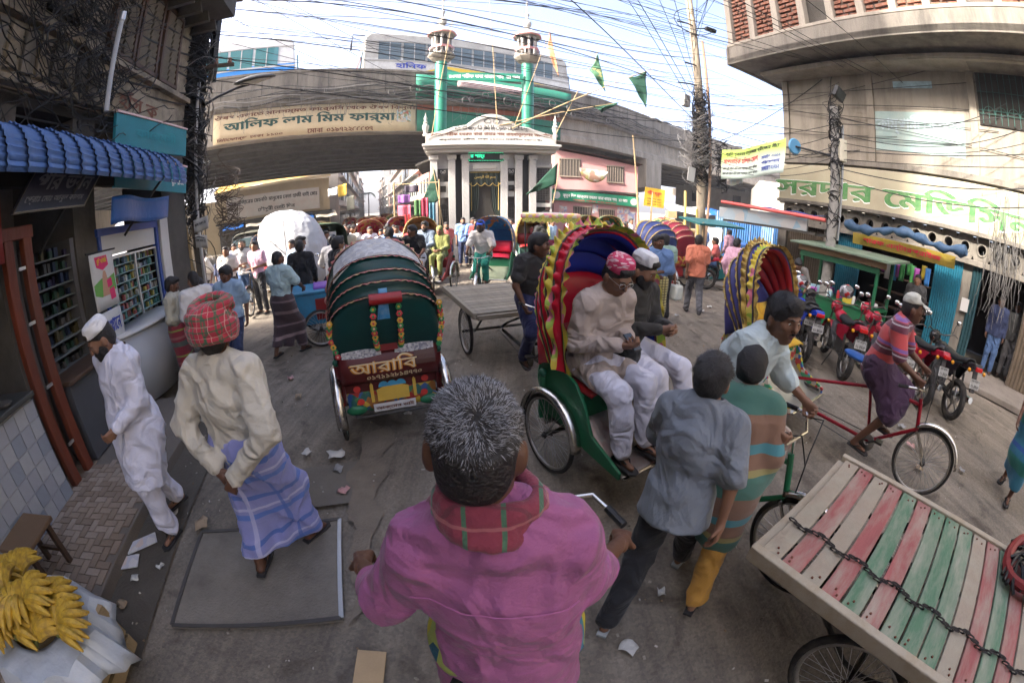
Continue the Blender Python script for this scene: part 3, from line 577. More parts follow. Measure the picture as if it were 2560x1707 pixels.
# ================================================================ right building
rb=frame('market_building','grey concrete market building with green painted lettering on the right','building',KR,RZR)
def RB(name,m,fn,bev=0,par=None,smooth=False): k=MB(); fn(k); return k.build(name,m,par or rb,smooth=smooth,bev=bev)
WALLR=mat('pale_render',(.28,.25,.205),.9,var=.12,vs=1.2,bump=.2,bs=30,dirt=.75,dc=(.1,.085,.065),ds=1.3,stretch=(1,1,.22))
RB('wall',WALLR,lambda k:(k.box((-3,6.2,5.25),(6,12.4,2.6))))
RB('wall_base_band',CONC,lambda k:k.box((.03,6.2,4.03),(.3,12.46,.14)),.01)
for y in (.1,2.9,5.75,8.9): RB('pilaster',WALLR,lambda k:k.box((.03,y,5.25),(.09,.2,2.5)),.01)
bandm=mat('cream_band',(.38,.35,.25),.85,var=.1,vs=2,bump=.2,dirt=.35,dc=(.3,.24,.16),ds=1.5)
RB('sign_band',bandm,lambda k:k.box((-.4,6.2,3.4),(1.2,12.5,1.0)),.01)
RB('ledge',CONC,lambda k:(k.box((.12,6.2,2.86),(.36,12.5,.09)),k.box((.08,6.2,2.26),(.3,12.5,.12))),.012)
# screen of round holes: pierced slab with rings
def holes(k):
    n=20; R0=.105
    for i in range(24):
        y=.3+i*.44; cz=2.56; sq=[]
        for j in range(n): a=2*PI*j/n; c,s=math.cos(a),math.sin(a); q=max(abs(c)/.22,abs(s)/.245); sq.append((c/q,s/q))
        vs=[(.1,y+R0*math.cos(2*PI*j/n),cz+R0*math.sin(2*PI*j/n)) for j in range(n)]+[(.1,y+a,cz+b) for a,b in sq]+[(-.05,y+R0*math.cos(2*PI*j/n),cz+R0*math.sin(2*PI*j/n)) for j in range(n)]
        k.add(vs,[(j,n+j,n+(j+1)%n,(j+1)%n) for j in range(n)]+[(j,(j+1)%n,2*n+(j+1)%n,2*n+j) for j in range(n)])
        k.lathe([(.105,.1),(.108,.125),(.14,.125),(.145,.1)],16,(0,y,cz),ax='X')
RB('round_hole_screen',CONC,holes,smooth=True)
RB('screen_back',DARK,lambda k:k.box((-.6,6.2,2.56),(.9,12.4,.5)))
# cornices and roof slab with brick infill
RB('cornice',CONCL,lambda k:(k.box((.35,6.2,6.5),(.75,12.9,.08)),k.box((.7,6.2,6.55),(.1,13.0,.1))),.015)
RB('attic_wall',mat('brown_render',(.16,.12,.09),.9,bump=.3,dirt=.5,ds=1.2),lambda k:k.box((-3,6.2,6.65),(6,12.3,.3)))
RB('roof_slab',CONC,lambda k:(k.box((-2,5.6,6.82),(7.0,13.0,.2)),k.box((1.42,5.6,6.98),(.16,13.0,.56)),k.box((-.9,-.86,6.98),(4.8,.16,.56))),.02)
RB('parapet_ledge',CONCL,lambda k:k.box((1.36,5.6,7.31),(.3,13.0,.1)),.015)
ci=0
for i in range(12):
    y=-.75+i*.86; RB('column',CONCL,lambda k:k.box((1.36,y,8.23),(.24,.2,1.75)),.012)
    if i%5!=3:
        pan=RB('brick_panel',mat('mortar_dark',(.1,.075,.06),.95),lambda k:k.box((1.28,y+.43,8.23),(.06,.64,1.74)))
        for r_ in range(12):
            for c_ in range(3):
                if ci==0: kk=MB(); kk.box((0,0,0),(.1,.2,.085)); bo=kk.build('brick',BRICK,pan,bev=.008); 
                else: bo=bo0.copy(); C.objects.link(bo); bo.parent=pan
                if ci==0: bo0=bo
                ci+=1
                if y<7: bo.location=(1.31+random.uniform(-.012,.02),y+.43+(c_-1)*.215+(.05 if r_%2 else -.05)*(1 if abs(c_-1)<1 else .2),7.44+r_*.14+random.uniform(-.008,.008)); bo.rotation_euler=(random.uniform(-.05,.05),0,random.uniform(-.08,.08))
                else: bo.location=(1.3,y+.43+(c_-1)*.215,7.44+r_*.14)
RB('upper_storey',CONCD,lambda k:k.box((-2.3,5.6,10.2),(6.8,12.8,6.0)))
# barred window
win=RB('window',DARK,lambda k:k.box((-.0,7.2,5.85),(.06,2.6,1.2)))
bars=MB()
for i in range(16): bars.cyl((.06,6.0+i*.16,5.28),(.06,6.0+i*.16,6.42),.009,n=6)
for z in (5.5,5.58,6.0): bars.cyl((.06,5.9,z),(.06,8.5,z),.008,n=6)
for i in range(8): bars.tube([(.065,6.0+i*.32+.16*math.cos(a)*.9+.16,5.5+.17*math.sin(a)) for a in [PI*j/8 for j in range(9)]],.007,5)
bars.build('iron_bars',mat('green_iron',(.03,.09,.08),.5,metal=.4),win)
RB('window_hood',CONC,lambda k:k.box((.3,7.2,6.5),(.6,2.8,.1)),par=win)
# faded painted panel, old plate, downpipe
bs=RB('faded_painted_panel',mat('faded_blue_paint',(.24,.33,.32),.85,var=.12,vs=2,bump=.2,dirt=.4,dc=(.45,.45,.4),ds=1.3),lambda k:k.box((.004,4.16,4.93),(.008,2.64,1.0)))
FADE=mat('ink_faded',(.36,.45,.5),.8,bump=0,dirt=.5,dc=(.36,.44,.42),ds=3)
lettering(bn('কোম্পানী কেমিক'),flatfn((.008,2.95,4.85),(0,1,0),(0,0,1),2.4,.5),'lettering',FADE,bs)
RB('name_plate',mat('pale_blue_plate',(.35,.5,.55),.7,dirt=.5),lambda k:k.box((.006,4.15,6.12),(.012,1.1,.18)))
LG=bandm
lettering(bn('সরদার মেডিসিন'),flatfn((.2,-.15,3.06),(0,1,0),(0,0,1),7.5,.56,.006),'lettering',INKG,rb)
lettering(bn('সরদার মেডিসিন'),flatfn((.2,-.18,3.03),(0,1,0),(0,0,1),7.56,.62,.002),'lettering_outline',INKW,rb)
# ground floor: back wall, piers, ribbed shutters, dark openings
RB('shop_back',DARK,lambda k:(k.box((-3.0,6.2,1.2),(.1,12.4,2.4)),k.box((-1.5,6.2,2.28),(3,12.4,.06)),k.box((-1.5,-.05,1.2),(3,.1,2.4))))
for y,wd in ((.05,.3),(1.62,.22),(5.72,.25),(8.4,.4)): RB('shop_pier',CONC,lambda k:k.box((-.2,y,1.12),(.5,wd,2.2)),.01)
BLSH=mat('blue_green_shutter',(.02,.16,.24),.5,var=.2,bump=.15,dirt=.3); BRSH=mat('brown_shutter',(.11,.085,.06),.7,var=.3,bump=.2,dirt=.4)
def shutter(y0,y1,x,m,z0=.12,z1=2.2,step=.075):
    def f(k):
        n=max(2,int((y1-y0)/step))
        k.grid(lambda u,v:(x+(.022 if int(u*n*2+.01)%2 else -.022),y0+(y1-y0)*u,z0+(z1-z0)*v),n*2,1)
    return RB('folding_shutter',m,f)
shutter(.25,1.5,.02,BRSH); shutter(2.0,2.75,.05,BLSH,step=.06); shutter(4.85,5.6,.1,BLSH,step=.06); shutter(5.85,6.1,.1,mat('dark_teal_shutter',(.015,.05,.06),.6)); shutter(7.3,9.5,.05,BRSH,step=.1)
# shop interior shelves with goods in the kiosk opening
shm=[mat('goods_%d'%i,c,.5,var=.2,bump=.1) for i,c in enumerate([(.5,.05,.05),(.6,.45,.05),(.05,.2,.5),(.1,.4,.12),(.65,.65,.62),(.35,.08,.35)])]
for z in (.6,1.0,1.4,1.75): RB('shelf',WOODD,lambda k:k.box((-.9,3.8,z),(.35,2.0,.03)))
# ================================================================ flyover
fo=thing('flyover','long concrete flyover crossing the street with parapet and girders','flyover',(0,0,0))
FP=[(-60,-14),(-24,6.2),(-11.5,13.4),(-4.3,17.6),(3.3,21.6),(6.8,24.2),(12,28.2),(19.4,31.5),(40,42),(80,62)]
def fly_line(off=0,n=6):
    P=[Vector(p) for p in FP]; out=[]
    for i in range(len(P)-1):
        p0=P[max(0,i-1)]; p1=P[i]; p2=P[i+1]; p3=P[min(len(P)-1,i+2)]
        for j in range(n):
            t=j/n; q=.5*((2*p1)+(p2-p0)*t+(2*p0-5*p1+4*p2-p3)*t*t+(3*p1-p0-3*p2+p3)*t**3); d=.5*((p2-p0)+(2*(2*p0-5*p1+4*p2-p3))*t+3*(3*p1-p0-3*p2+p3)*t*t); d.normalize()
            out.append((q,d))
    out.append((P[-1],(P[-1]-P[-2]).normalized()))
    return [(q+Vector((-d.y,d.x))*off,d) for q,d in out]
FL=fly_line()
def extr(prof,name,m,par,smooth=False,i0=0,i1=None):
    """sweep a closed profile (offset to the back, z) along the flyover line"""
    k=MB(); L_=FL[i0:i1]; n=len(prof); vs=[]
    for q,d in L_:
        nn=Vector((-d.y,d.x))
        for o,z in prof: p=q+nn*o; vs.append((p.x,p.y,z))
    fs=[(i*n+j,(i+1)*n+j,(i+1)*n+(j+1)%n,i*n+(j+1)%n) for i in range(len(L_)-1) for j in range(n)]
    k.add(vs,fs); return k.build(name,m,par,smooth=smooth)
extr([(-.28,7.02),(-.3,7.28),(-.22,7.34),(-.22,8.3),(-.26,8.32),(-.26,8.42),(.02,8.42),(.02,7.3),(.02,7.02)],'parapet',CONC,fo)
extr([(-.2,6.86),(-.3,6.98),(-.3,7.28),(.2,7.3),(18,7.3),(18,6.86)],'deck',CONC,fo)
extr([(18,7.3),(18,8.4),(18.25,8.4),(18.25,6.86),(18,6.86)],'far_parapet',CONC,fo)
extr([(.0,6.88),(.0,6.0),(-.12,5.86),(-.12,5.52),(.55,5.52),(.55,5.86),(.42,6.0),(.42,6.88)],'girder',CONCL,fo)
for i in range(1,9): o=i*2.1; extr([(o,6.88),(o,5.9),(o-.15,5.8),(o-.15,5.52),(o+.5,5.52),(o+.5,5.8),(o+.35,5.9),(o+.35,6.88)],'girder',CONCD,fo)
# pier under the right hand part: column and hammerhead
def fpt(x,off=0,z=0):
    q,d=min(FL,key=lambda a:abs(a[0].x-x)); p=q+Vector((-d.y,d.x))*off; return Vector((p.x,p.y,z)),math.atan2(d.y,d.x)
for px_ in (9.2,30,-24):
    p,a=fpt(px_,9)
    k=MB(Matrix.Translation(p)@Matrix.Rotation(a,4,'Z')); k.prism([(-9.2,5.5),(9.2,5.5),(9.2,4.7),(2.2,3.0),(-2.2,3.0),(-9.2,3.4)],2.0,ax='X',o=-1.0) if False else None
    k.add([(x,y,z) for x in(-1,1) for y,z in((-9.3,5.5),(9.3,5.5),(9.3,4.6),(2.4,2.6),(-2.4,2.6),(-9.3,3.6))],[(0,1,2,3,4,5),(11,10,9,8,7,6)]+[(i,6+i,6+(i+1)%6,(i+1)%6) for i in range(6)])
    k.build('pier_head',CONCL,fo,smooth=False,bev=.03); k=MB(); k.cyl(p,p+Vector((0,0,2.7)),1.3,n=24); k.build('pier_column',CONC,fo)
# joints in the parapet
jm=MB()
for i,(q,d) in enumerate(FL[6:48]):
    nn=Vector((-d.y,d.x)); p=q-nn*.225
    jm.box((p.x,p.y,7.85),(.03,.02,.95),r=(0,0,math.atan2(d.y,d.x)))
jm.build('parapet_joints',CONCD,fo,smooth=False)['kind']='stuff'
def arc_table():
    s=[0]
    for a,b in zip(FL,FL[1:]): s.append(s[-1]+(b[0]-a[0]).length)
    return s
FS=arc_table()
def fly_at(s,off,z):
    i=max(0,min(len(FS)-2,int(np.searchsorted(FS,s))-1)); t=(s-FS[i])/(FS[i+1]-FS[i]); q=FL[i][0].lerp(FL[i+1][0],t); d=FL[i][1].lerp(FL[i+1][1],t).normalized(); p=q+Vector((-d.y,d.x))*off; return Vector((p.x,p.y,z))
def s_of_x(x): return float(np.interp(x,[q.x for q,_ in FL],FS))
def flyfn(x0,x1,z0,z1,off):
    a,b=s_of_x(x0),s_of_x(x1); return lambda u,v,d=0: fly_at(a+(b-a)*u,off-d,z0+(z1-z0)*v)
def banner_on_fly(name,label,x0,x1,z0,z1,m,off=-.03,nu=24,nv=3,par=None,cat='banner'):
    f=flyfn(x0,x1,z0,z1,off); k=MB(); k.grid(lambda u,v:f(u,v)+Vector((0,0,.02*math.sin(u*31)*(v-.5))),nu,nv); o=k.build(name,m,par,solid=.006)
    if label: tag(o,label,cat)
    return o
CREAMB=mat('cream_cloth',(.55,.45,.29),.8,var=.1,vs=3,bump=.15,dirt=.3,dc=(.4,.3,.18),ds=2)
bn1=banner_on_fly('pharmacy_banner','long cream painted banner with dark green pharmacy lettering along the flyover girder',-11.75,-4.25,5.56,6.84,CREAMB,off=-.14)
lettering(bn('আলিফ·লাম·মিম ফার্মা'),flyfn(-11.35,-5.05,5.92,6.5,-.152),'lettering',INKDG,bn1)
lettering(bn('ঔষধ এড়াতে মানসম্মত ফার্মেসি থেকে ঔষধ কিনুন।'),flyfn(-11.7,-4.3,6.5,6.76,-.152),'lettering',INKBR,bn1)
lettering(bn('মোবা: ০১৯৭২২৫৫৫৩৭'),flyfn(-8.3,-5.9,5.6,5.8,-.152),'lettering',INKBR,bn1)
lettering(bn('মিটফোর্ড, ঢাকা-১১০০'),flyfn(-11.6,-9.2,5.6,5.78,-.152),'lettering',INKBR,bn1)
k=MB(); f=flyfn(-4.98,-4.45,5.98,6.5,-.155); k.grid(lambda u,v:f(u,v),4,4); k.build('picture',patch('photo_print',[(.35,.12,.08),(.3,.45,.5),(.5,.4,.3),(.2,.25,.12),(.55,.5,.45)],14),bn1)
GRB=mat('green_cloth',(.012,.15,.1),.75,var=.15,vs=3,bump=.2,dirt=.25,ds=3)
g1=banner_on_fly('green_cloth','dark green cloth stretched over the parapet behind the shrine',-4.3,2.9,7.0,8.2,GRB,off=-.33)
g2=banner_on_fly('green_cloth','dark green cloth over the girder face behind the shrine',-4.2,2.4,5.56,6.8,GRB,off=-.16)
k=MB(); f=flyfn(-4.2,2.4,6.55,6.8,-.17); k.grid(lambda u,v:f(u,v),20,1); k.build('brown_strip',mat('brown_cloth',(.2,.06,.03),.8),g2)
k=MB(); f=flyfn(-2.6,.5,7.72,8.12,-.35); k.grid(lambda u,v:f(u,v)+Vector((0,0,-.12*u)),12,2); ps=tag(k.build('poster',mat('pink_white_print',(.62,.5,.48),.7,dirt=.4,dc=(.5,.12,.15),ds=9),solid=.006),'faded pink and white printed strip on the green parapet cloth','poster')
# cables strung along the parapet
cabm=mat('cable_black',(.014,.014,.015),.6,var=.3,bump=0); cabg=mat('cable_grey',(.14,.135,.13),.6,var=.3,bump=0)
rs=random.Random(4)
def cable_path(f,n=40): return [f(i/n) for i in range(n+1)]
for i in range(16):
    x0=rs.uniform(-13,-6); x1=rs.uniform(2,20); zz=rs.uniform(6.95,7.75); a,b=s_of_x(x0),s_of_x(x1); ph=[rs.uniform(0,6) for _ in range(3)]; k=MB()
    k.tube(cable_path(lambda t:fly_at(a+(b-a)*t,-.42-.05*math.sin(9*t+ph[0]),zz-.16*abs(math.sin((6+i%4)*PI*t+ph[1]))+.05*math.sin(25*t+ph[2])),70),.013+.014*rs.random(),5)
    tag(k.build('parapet_cable',cabm if i%3 else cabg),'sagging utility cable strung along the flyover parapet','cable','cables along the flyover parapet')
k=MB()
for i in range(170):
    x=rs.uniform(-12,18); s0=s_of_x(x); z0=rs.uniform(6.7,7.7); L_=rs.uniform(.2,1.1); sx=rs.uniform(-.5,.5)
    k.tube([fly_at(s0+sx*t+.12*math.sin(6*t),-.45,z0-L_*math.sin(t*PI*rs.choice((.5,1)))) for t in [j/8 for j in range(9)]],.006,4)
for i in range(14):
    x=rs.uniform(-6,10); c=fly_at(s_of_x(x),-.5,rs.uniform(7,7.5)); r=rs.uniform(.12,.25); q=FL[30][1]
    for j in range(4): k.tube([c+Vector((q.x*r*math.cos(a)+rs.uniform(-.02,.02),q.y*r*math.cos(a),r*math.sin(a)*rs.uniform(.8,1))) for a in [2*PI*m/14 for m in range(15)]],.008,4)
tag(k.build('loose_cable_ends',cabg),'tangle of loose cable ends and coils hanging from the parapet',None,None,'stuff'); 
# ---- vehicles on the deck
def bus(label,x,off,cols,L=10.5,Hh=3.1,dirn=1,glassm=GLASS):
    s=s_of_x(x); p=fly_at(s,off,7.3); p2=fly_at(s+L,off,7.3); a=math.atan2(p2.y-p.y,p2.x-p.x)
    t=thing('bus',label,'bus',p,a)
    body,low,trim=cols; W_=2.4
    k=MB(); pr=[(0,.45),(L-.05,.45),(L,1.2),(L-.25 if dirn>0 else L-.05,Hh-.25),(L-.5 if dirn>0 else L-.1,Hh),(.35,Hh),(.1 if dirn>0 else .3,Hh-.25),(0,1.2)]
    k.prism(pr,W_,ax='Y',o=0); k.build('body',body,t,smooth=False,bev=.08)
    k=MB(); k.box((L/2,-.008,(Hh-1.62)/2+.3),(L-.3,.02,Hh-1.75)); k.build('side_panel',low,t,smooth=False)
    n=int((L-1.6)/1.2)
    for i in range(n):
        w=MB(); w.box((1.3+i*1.2,-.012,Hh-.98),(1.08,.03,.95)); wo=w.build('window',glassm,t,smooth=False)
        w=MB(); w.box((1.3+i*1.2,-.03,Hh-.98),(.04,.03,.95)); w.build('window_bar',trim,wo,smooth=False)
    k=MB(); k.box((L/2,-.02,Hh-1.5),(L-.2,.04,.08)); k.box((L/2,-.02,Hh-.45),(L-.2,.04,.06)); k.build('trim_rail',trim,t,smooth=False)
    for fx in (1.9,L-2.2):
        for y in (.1,W_-.1):
            k=MB(); k.lathe([(.2,-.14),(.48,-.14),(.5,0),(.48,.14),(.2,.14)],18,(fx,y,.5),ax='Y'); k.build('wheel',BLACKP,t)
    for e in (0,L):
        k=MB(); k.box((e,W_/2,2.1),(.06,W_-.3,1.1),r=(0,-.1 if e else .1,0)); k.build('windscreen',glassm,t,smooth=False)
    return t
WB=mat('bus_white',(.65,.66,.66),.4,var=.06,dirt=.25,ds=2); BB=mat('bus_blue',(.03,.24,.65),.35,var=.1); GB=mat('bus_grey',(.36,.36,.34),.5,var=.15,dirt=.4,ds=2)
TG=mat('teal_glass',(.05,.2,.22),.08,bump=0,spec=.8)
bus('blue and white bus on the flyover above the pharmacy banner',-15.3,1.6,(WB,BB,mat('bus_trim',(.5,.5,.5),.5)),7.6,3.55,glassm=TG)
gb=bus('long grey bus with a yellow and green stripe on the flyover behind the minarets',-6.2,1.2,(GB,mat('bus_pale',(.5,.51,.5),.5,dirt=.3),mat('bus_trim2',(.3,.3,.29),.5)),11.5,3.6)
k=MB(); k.add([(2.0,-.03,1.3),(4.2,-.03,1.95),(11.2,-.03,1.6),(11.2,-.03,1.3)],[(0,1,2,3)]); k.build('yellow_stripe',mat('yellow_paint',(.6,.42,.04),.5),gb,smooth=False)
k=MB(); k.add([(1.6,-.035,1.0),(4.0,-.035,1.85),(7.5,-.035,1.2),(6.5,-.035,1.0)],[(0,1,2,3)]); k.build('green_stripe',mat('green_paint2',(.03,.28,.18),.5),gb,smooth=False)
lettering(bn('হানিফ'),lambda u,v,d=0:Vector((1.6+u*1.5,-.04-d,1.7+v*.35)),'lettering',INKB,gb)
k=MB(); k.box((.02,1.2,1.7),(.1,1.6,1.4)); k.build('open_door',mat('maroon_door',(.1,.02,.02),.6),gb,smooth=False)
k=MB(); k.tube([(.1,.0,3.4),(-.5,-.1,3.4),(-.55,-.1,2.9)],.03,6); k.box((-.55,-.1,2.75),(.08,.2,.35)); k.build('wing_mirror',BLACKP,gb)
tk=thing('truck','pale canvas topped truck with a blue sheet on the far right flyover','truck',fly_at(s_of_x(8.5),1.6,7.3),math.atan2(.55,.85))
k=MB(); k.box((5,1.2,1.1),(10,2.4,1.3)); k.build('bed',WB,tk,smooth=False,bev=.05)
k=MB(); k.grid(lambda u,v:(10*u,2.4*v,1.75+.25*math.sin(v*PI)+.12*abs(math.sin(u*21))),40,8); k.build('canvas_cover',mat('white_canvas',(.6,.6,.58),.8,bump=.4),tk,solid=.02)
k=MB(); k.grid(lambda u,v:(1+9*u,-.05-.02*math.sin(30*u),1.3+.35*v),30,2); k.build('blue_sheet',TARPB,tk,solid=.01)
for fx in (1.5,8.2):
    k=MB(); k.lathe([(.2,-.14),(.45,-.14),(.48,0),(.45,.14),(.2,.14)],16,(fx,.1,.48),ax='Y'); k.build('wheel',BLACKP,tk)
# ================================================================ shrine gate (local x right, y back)
sh=thing('shrine','white marble shrine gate with scalloped pediment and two green minarets','shrine',(-3.24,15.25,0),R(9))
W=4.95
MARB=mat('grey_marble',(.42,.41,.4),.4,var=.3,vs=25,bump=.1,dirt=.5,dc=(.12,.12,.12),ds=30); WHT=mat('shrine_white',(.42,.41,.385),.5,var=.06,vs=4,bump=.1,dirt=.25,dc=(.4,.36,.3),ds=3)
MING=mat('minaret_green',(.02,.19,.125),.4,var=.1,bump=.05,dirt=.5,dc=(.03,.09,.07),ds=4); PINKT=mat('pink_trim',(.55,.25,.24),.6)
def SB(name,m,fn,bev=0,par=None,smooth=False): k=MB(); fn(k); return k.build(name,m,par or sh,smooth=smooth,bev=bev)
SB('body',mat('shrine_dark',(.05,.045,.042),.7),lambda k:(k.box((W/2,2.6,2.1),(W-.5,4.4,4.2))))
for x in (.3,.98,1.5,2.98,3.55,4.1): SB('column',MARB,lambda k:(k.box((x,.1,2.05),(.27,.28,4.1)),k.box((x,.08,4.0),(.36,.34,.16)),k.box((x,.08,.25),(.36,.34,.5))),.01)
for x,y_,w in ((.64,.22,.45),(3.27,.22,.45),(4.55,.3,.7)): SB('wall_panel',MARB,lambda k:k.box((x,y_,3.85),(w,.1,.9)))
for x in (.64,3.27): SB('niche_panel',WHT,lambda k:k.box((x,.2,2.75),(.44,.1,.62)),.01); SB('niche',DARK,lambda k:k.box((x,.13,2.78),(.22,.06,.24)))
for x in (.64,3.27):
    def arch(k):
        pts=[(-.2,.3),(.2,.3),(.2,1.9)]+[(.2*math.cos(a),1.9+.28*math.sin(a)**.8) for a in [PI*j/10 for j in range(1,10)]]+[(-.2,1.9)]
        k.add([(x+p,.15,z) for p,z in pts],[tuple(range(len(pts)))])
    o=SB('arched_grille',DARK,arch); gm=MB()
    for i in range(5): gm.cyl((x-.16+i*.08,.13,.3),(x-.16+i*.08,.13,2.0),.006,n=5)
    for i in range(14): gm.cyl((x-.19,.13,.4+i*.12),(x+.19,.13,.4+i*.12),.005,n=5)
    gm.build('grille_bars',mat('iron_dark',(.06,.06,.06),.5,metal=.5),o)
gr=SB('lattice_window',DARK,lambda k:(k.box((4.55,.2,2.95),(.5,.08,1.3)),k.box((4.55,.2,1.3),(.55,.08,1.2))))
gm=MB()
for i in range(8):
    gm.cyl((4.32+i*.065,.14,2.3),(4.32+i*.065,.14,3.6),.007,n=4)
for i in range(19): gm.cyl((4.3,.14,2.32+i*.07),(4.8,.14,2.32+i*.07),.006,n=4)
for i in range(5):
    for s in (-1,1): gm.cyl((4.3,.14,.9+i*.2),(4.8,.14,.9+i*.2+s*.3),.008,n=4)
gm.build('lattice',mat('lattice_grey',(.16,.15,.14),.6),gr)
SB('lattice_frame',WHT,lambda k:(k.box((4.55,.16,2.12),(.6,.12,.16)),k.box((4.55,.16,3.68),(.6,.12,.1)),k.box((4.87,.2,2.0),(.08,.12,3.6))))
for x in (.64,3.27): SB('emblem_tile',mat('black_tile',(.03,.03,.03),.3),lambda k:k.box((x,.14,3.45),(.42,.04,.24)))
for x in (.64,3.27): SB('emblem',WHT,lambda k:k.tube([(x+.09*math.cos(a),.11,3.45+.06*math.sin(a*2+.5)) for a in [2*PI*j/20 for j in range(20)]],.012,5,closed=True),smooth=True)
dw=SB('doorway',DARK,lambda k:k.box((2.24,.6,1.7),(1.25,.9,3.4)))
cur=mat('black_velvet',(.012,.02,.016),.85,bump=.2); GOLD=mat('gold_thread',(.5,.36,.1),.4,metal=.5)
def drape(k):
    for s in (-1,1): k.grid(lambda u,v:(2.24+s*(.62-(.1+.22*(1-v)**.5*0+.3*math.sin(v*PI*.5)*(1 if v>.55 else .6*v+.2))*u),.1+.02*math.sin(u*30),.4+2.6*v),14,10)
    k.grid(lambda u,v:(1.64+1.2*u,.07+.015*math.sin(40*u),3.0+.42*v-(.12*abs(math.sin(u*PI*4)))*(1-v)),40,4)
cd=SB('door_curtain',cur,drape,smooth=True)
SB('gold_edging',GOLD,lambda k:(k.tube([(1.64+1.2*u,.05,2.98-.12*abs(math.sin(u*PI*4))) for u in [j/48 for j in range(49)]],.012,5),k.tube([(1.68,.05,3.4),(2.8,.05,3.4)],.012,5),k.tube([(1.72,.05,3.0),(1.72,.05,1.9)],.01,5),k.tube([(2.76,.05,3.0),(2.76,.05,1.9)],.01,5)),par=cd,smooth=True)
lettering(ar('بسم الله الرحمن'),flatfn((1.85,.05,3.12),(1,0,0),(0,0,1),.8,.16),'gold_lettering',GOLD,cd)
SB('lintel',MARB,lambda k:k.box((2.24,.14,3.62),(1.3,.14,.34)),.01)
SB('lintel_plate',WHT,lambda k:k.box((2.24,.05,3.6),(.9,.05,.15)),.02)
led=SB('led_sign',BLACKP,lambda k:k.box((2.28,-.02,4.0),(1.36,.1,.34)),.01)
LEDG=mat('led_green',(.03,.9,.4),.5,emit=.25,bump=0)
lettering(bn('র শাহ্।'),flatfn((1.68,-.075,3.92),(1,0,0),(0,0,1),.52,.17),'led_lettering',LEDG,led)
SB('led_border',LEDG,lambda k:[k.box((1.64+i*.0625,-.075,z),(.035,.01,.014)) for i in range(21) for z in(3.85,4.15)]+[k.box((x,-.075,3.9+i*.06),(.014,.01,.035)) for i in range(4) for x in(1.62,2.94)],par=led)['kind']='stuff'
# canopy and pediment
SB('canopy',WHT,lambda k:(k.box((W/2,.35,4.22),(W-.05,1.5,.12)),k.box((W/2,.3,4.33),(W+.1,1.75,.1)),k.box((W/2,.25,4.42),(W+.2,1.95,.09))),.015)
def pedp(t):  # outline height
    x=abs(t-.5)*2
    if x<.36: return .74+.42*math.cos(x/.36*PI/2)**.8
    if x<.6: return .74-.0*x-.1*(x-.36)/.24
    return .64-.26*((x-.6)/.4)**.7
pts=[(W*t-.0,pedp(t)) for t in [j/48 for j in range(49)]]
SB('pediment',WHT,lambda k:k.add([(x,-.3,4.46) for x,_ in pts]+[(x,-.3,4.46+z) for x,z in pts]+[(x,-.1,4.46) for x,_ in pts]+[(x,-.1,4.46+z) for x,z in pts],[(i,i+1,50+i,49+i) for i in range(48)]+[(98+i+1,98+i,147+i,148+i) for i in range(48)]+[(49+i,50+i,148+i,147+i) for i in range(48)]+[(0,49,147,98),(48,146,195,97)]))
SB('pediment_rim',WHT,lambda k:k.tube([(x,-.2,4.46+z) for x,z in pts],[.06]*49,8),smooth=True)
SB('inner_moulding',WHT,lambda k:(k.tube([(.1,-.32,4.55),(W-.1,-.32,4.55),(W-.1,-.32,4.72)]+[(W*t,-.32,4.40+pedp(t)-.02) for t in [j/40 for j in range(38,1,-1)]]+[(.1,-.32,4.72)],.015,5,closed=True)),smooth=True)
SB('rosette',INK,lambda k:[k.tube([(W/2+s*.16+.12*math.cos(a),-.305,5.38+.09*math.sin(a)*(1+.3*math.sin(5*a))) for a in [2*PI*j/24 for j in range(24)]],.008,4,closed=True) for s in(-1,1)]+[k.tube([(W/2+.3*math.cos(a),-.305,5.33+.16*math.sin(a)) for a in [PI*j/16 for j in range(17)]],.008,4)],smooth=True)
lettering(ar('روضة الشريف حضرت بابا باهار شاه رحمة الله عليه'),flatfn((1.1,-.3,4.98),(1,0,0),(0,0,1),2.75,.24),'arabic_lettering',INK,sh)
lettering(bn('রওজা শরীফ হযরত বাবা বাহার শাহ রাহমাতুল্লাহ আলাইহে'),flatfn((.18,-.3,4.76),(1,0,0),(0,0,1),4.6,.2),'lettering',INKBR,sh)
lettering(bn('বাবুবাজার ব্রীজ, ঢাকা-১১০০। স্থাপিত ১৯৫০ ইং'),flatfn((.5,-.3,4.61),(1,0,0),(0,0,1),3.9,.1),'small_lettering',INK,sh)
# side wall on the left with a lean-to roof
SB('side_wall',MARB,lambda k:k.box((.2,2.4,2.0),(.1,4.2,4.0)))
SB('side_eave',CONCD,lambda k:k.box((-.1,2.4,3.9),(.7,4.2,.08),r=(0,-.35,0)))
for x in (.0,W): SB('corner_urn',WHT,lambda k:k.lathe([(.0,0),(.1,0),(.12,.05),(.07,.12),(.12,.3),(.13,.4),(.06,.5),(.09,.54),(.05,.6),(.07,.7),(.02,.8),(0,.95)],14,(x,-.15,4.85)),smooth=True)
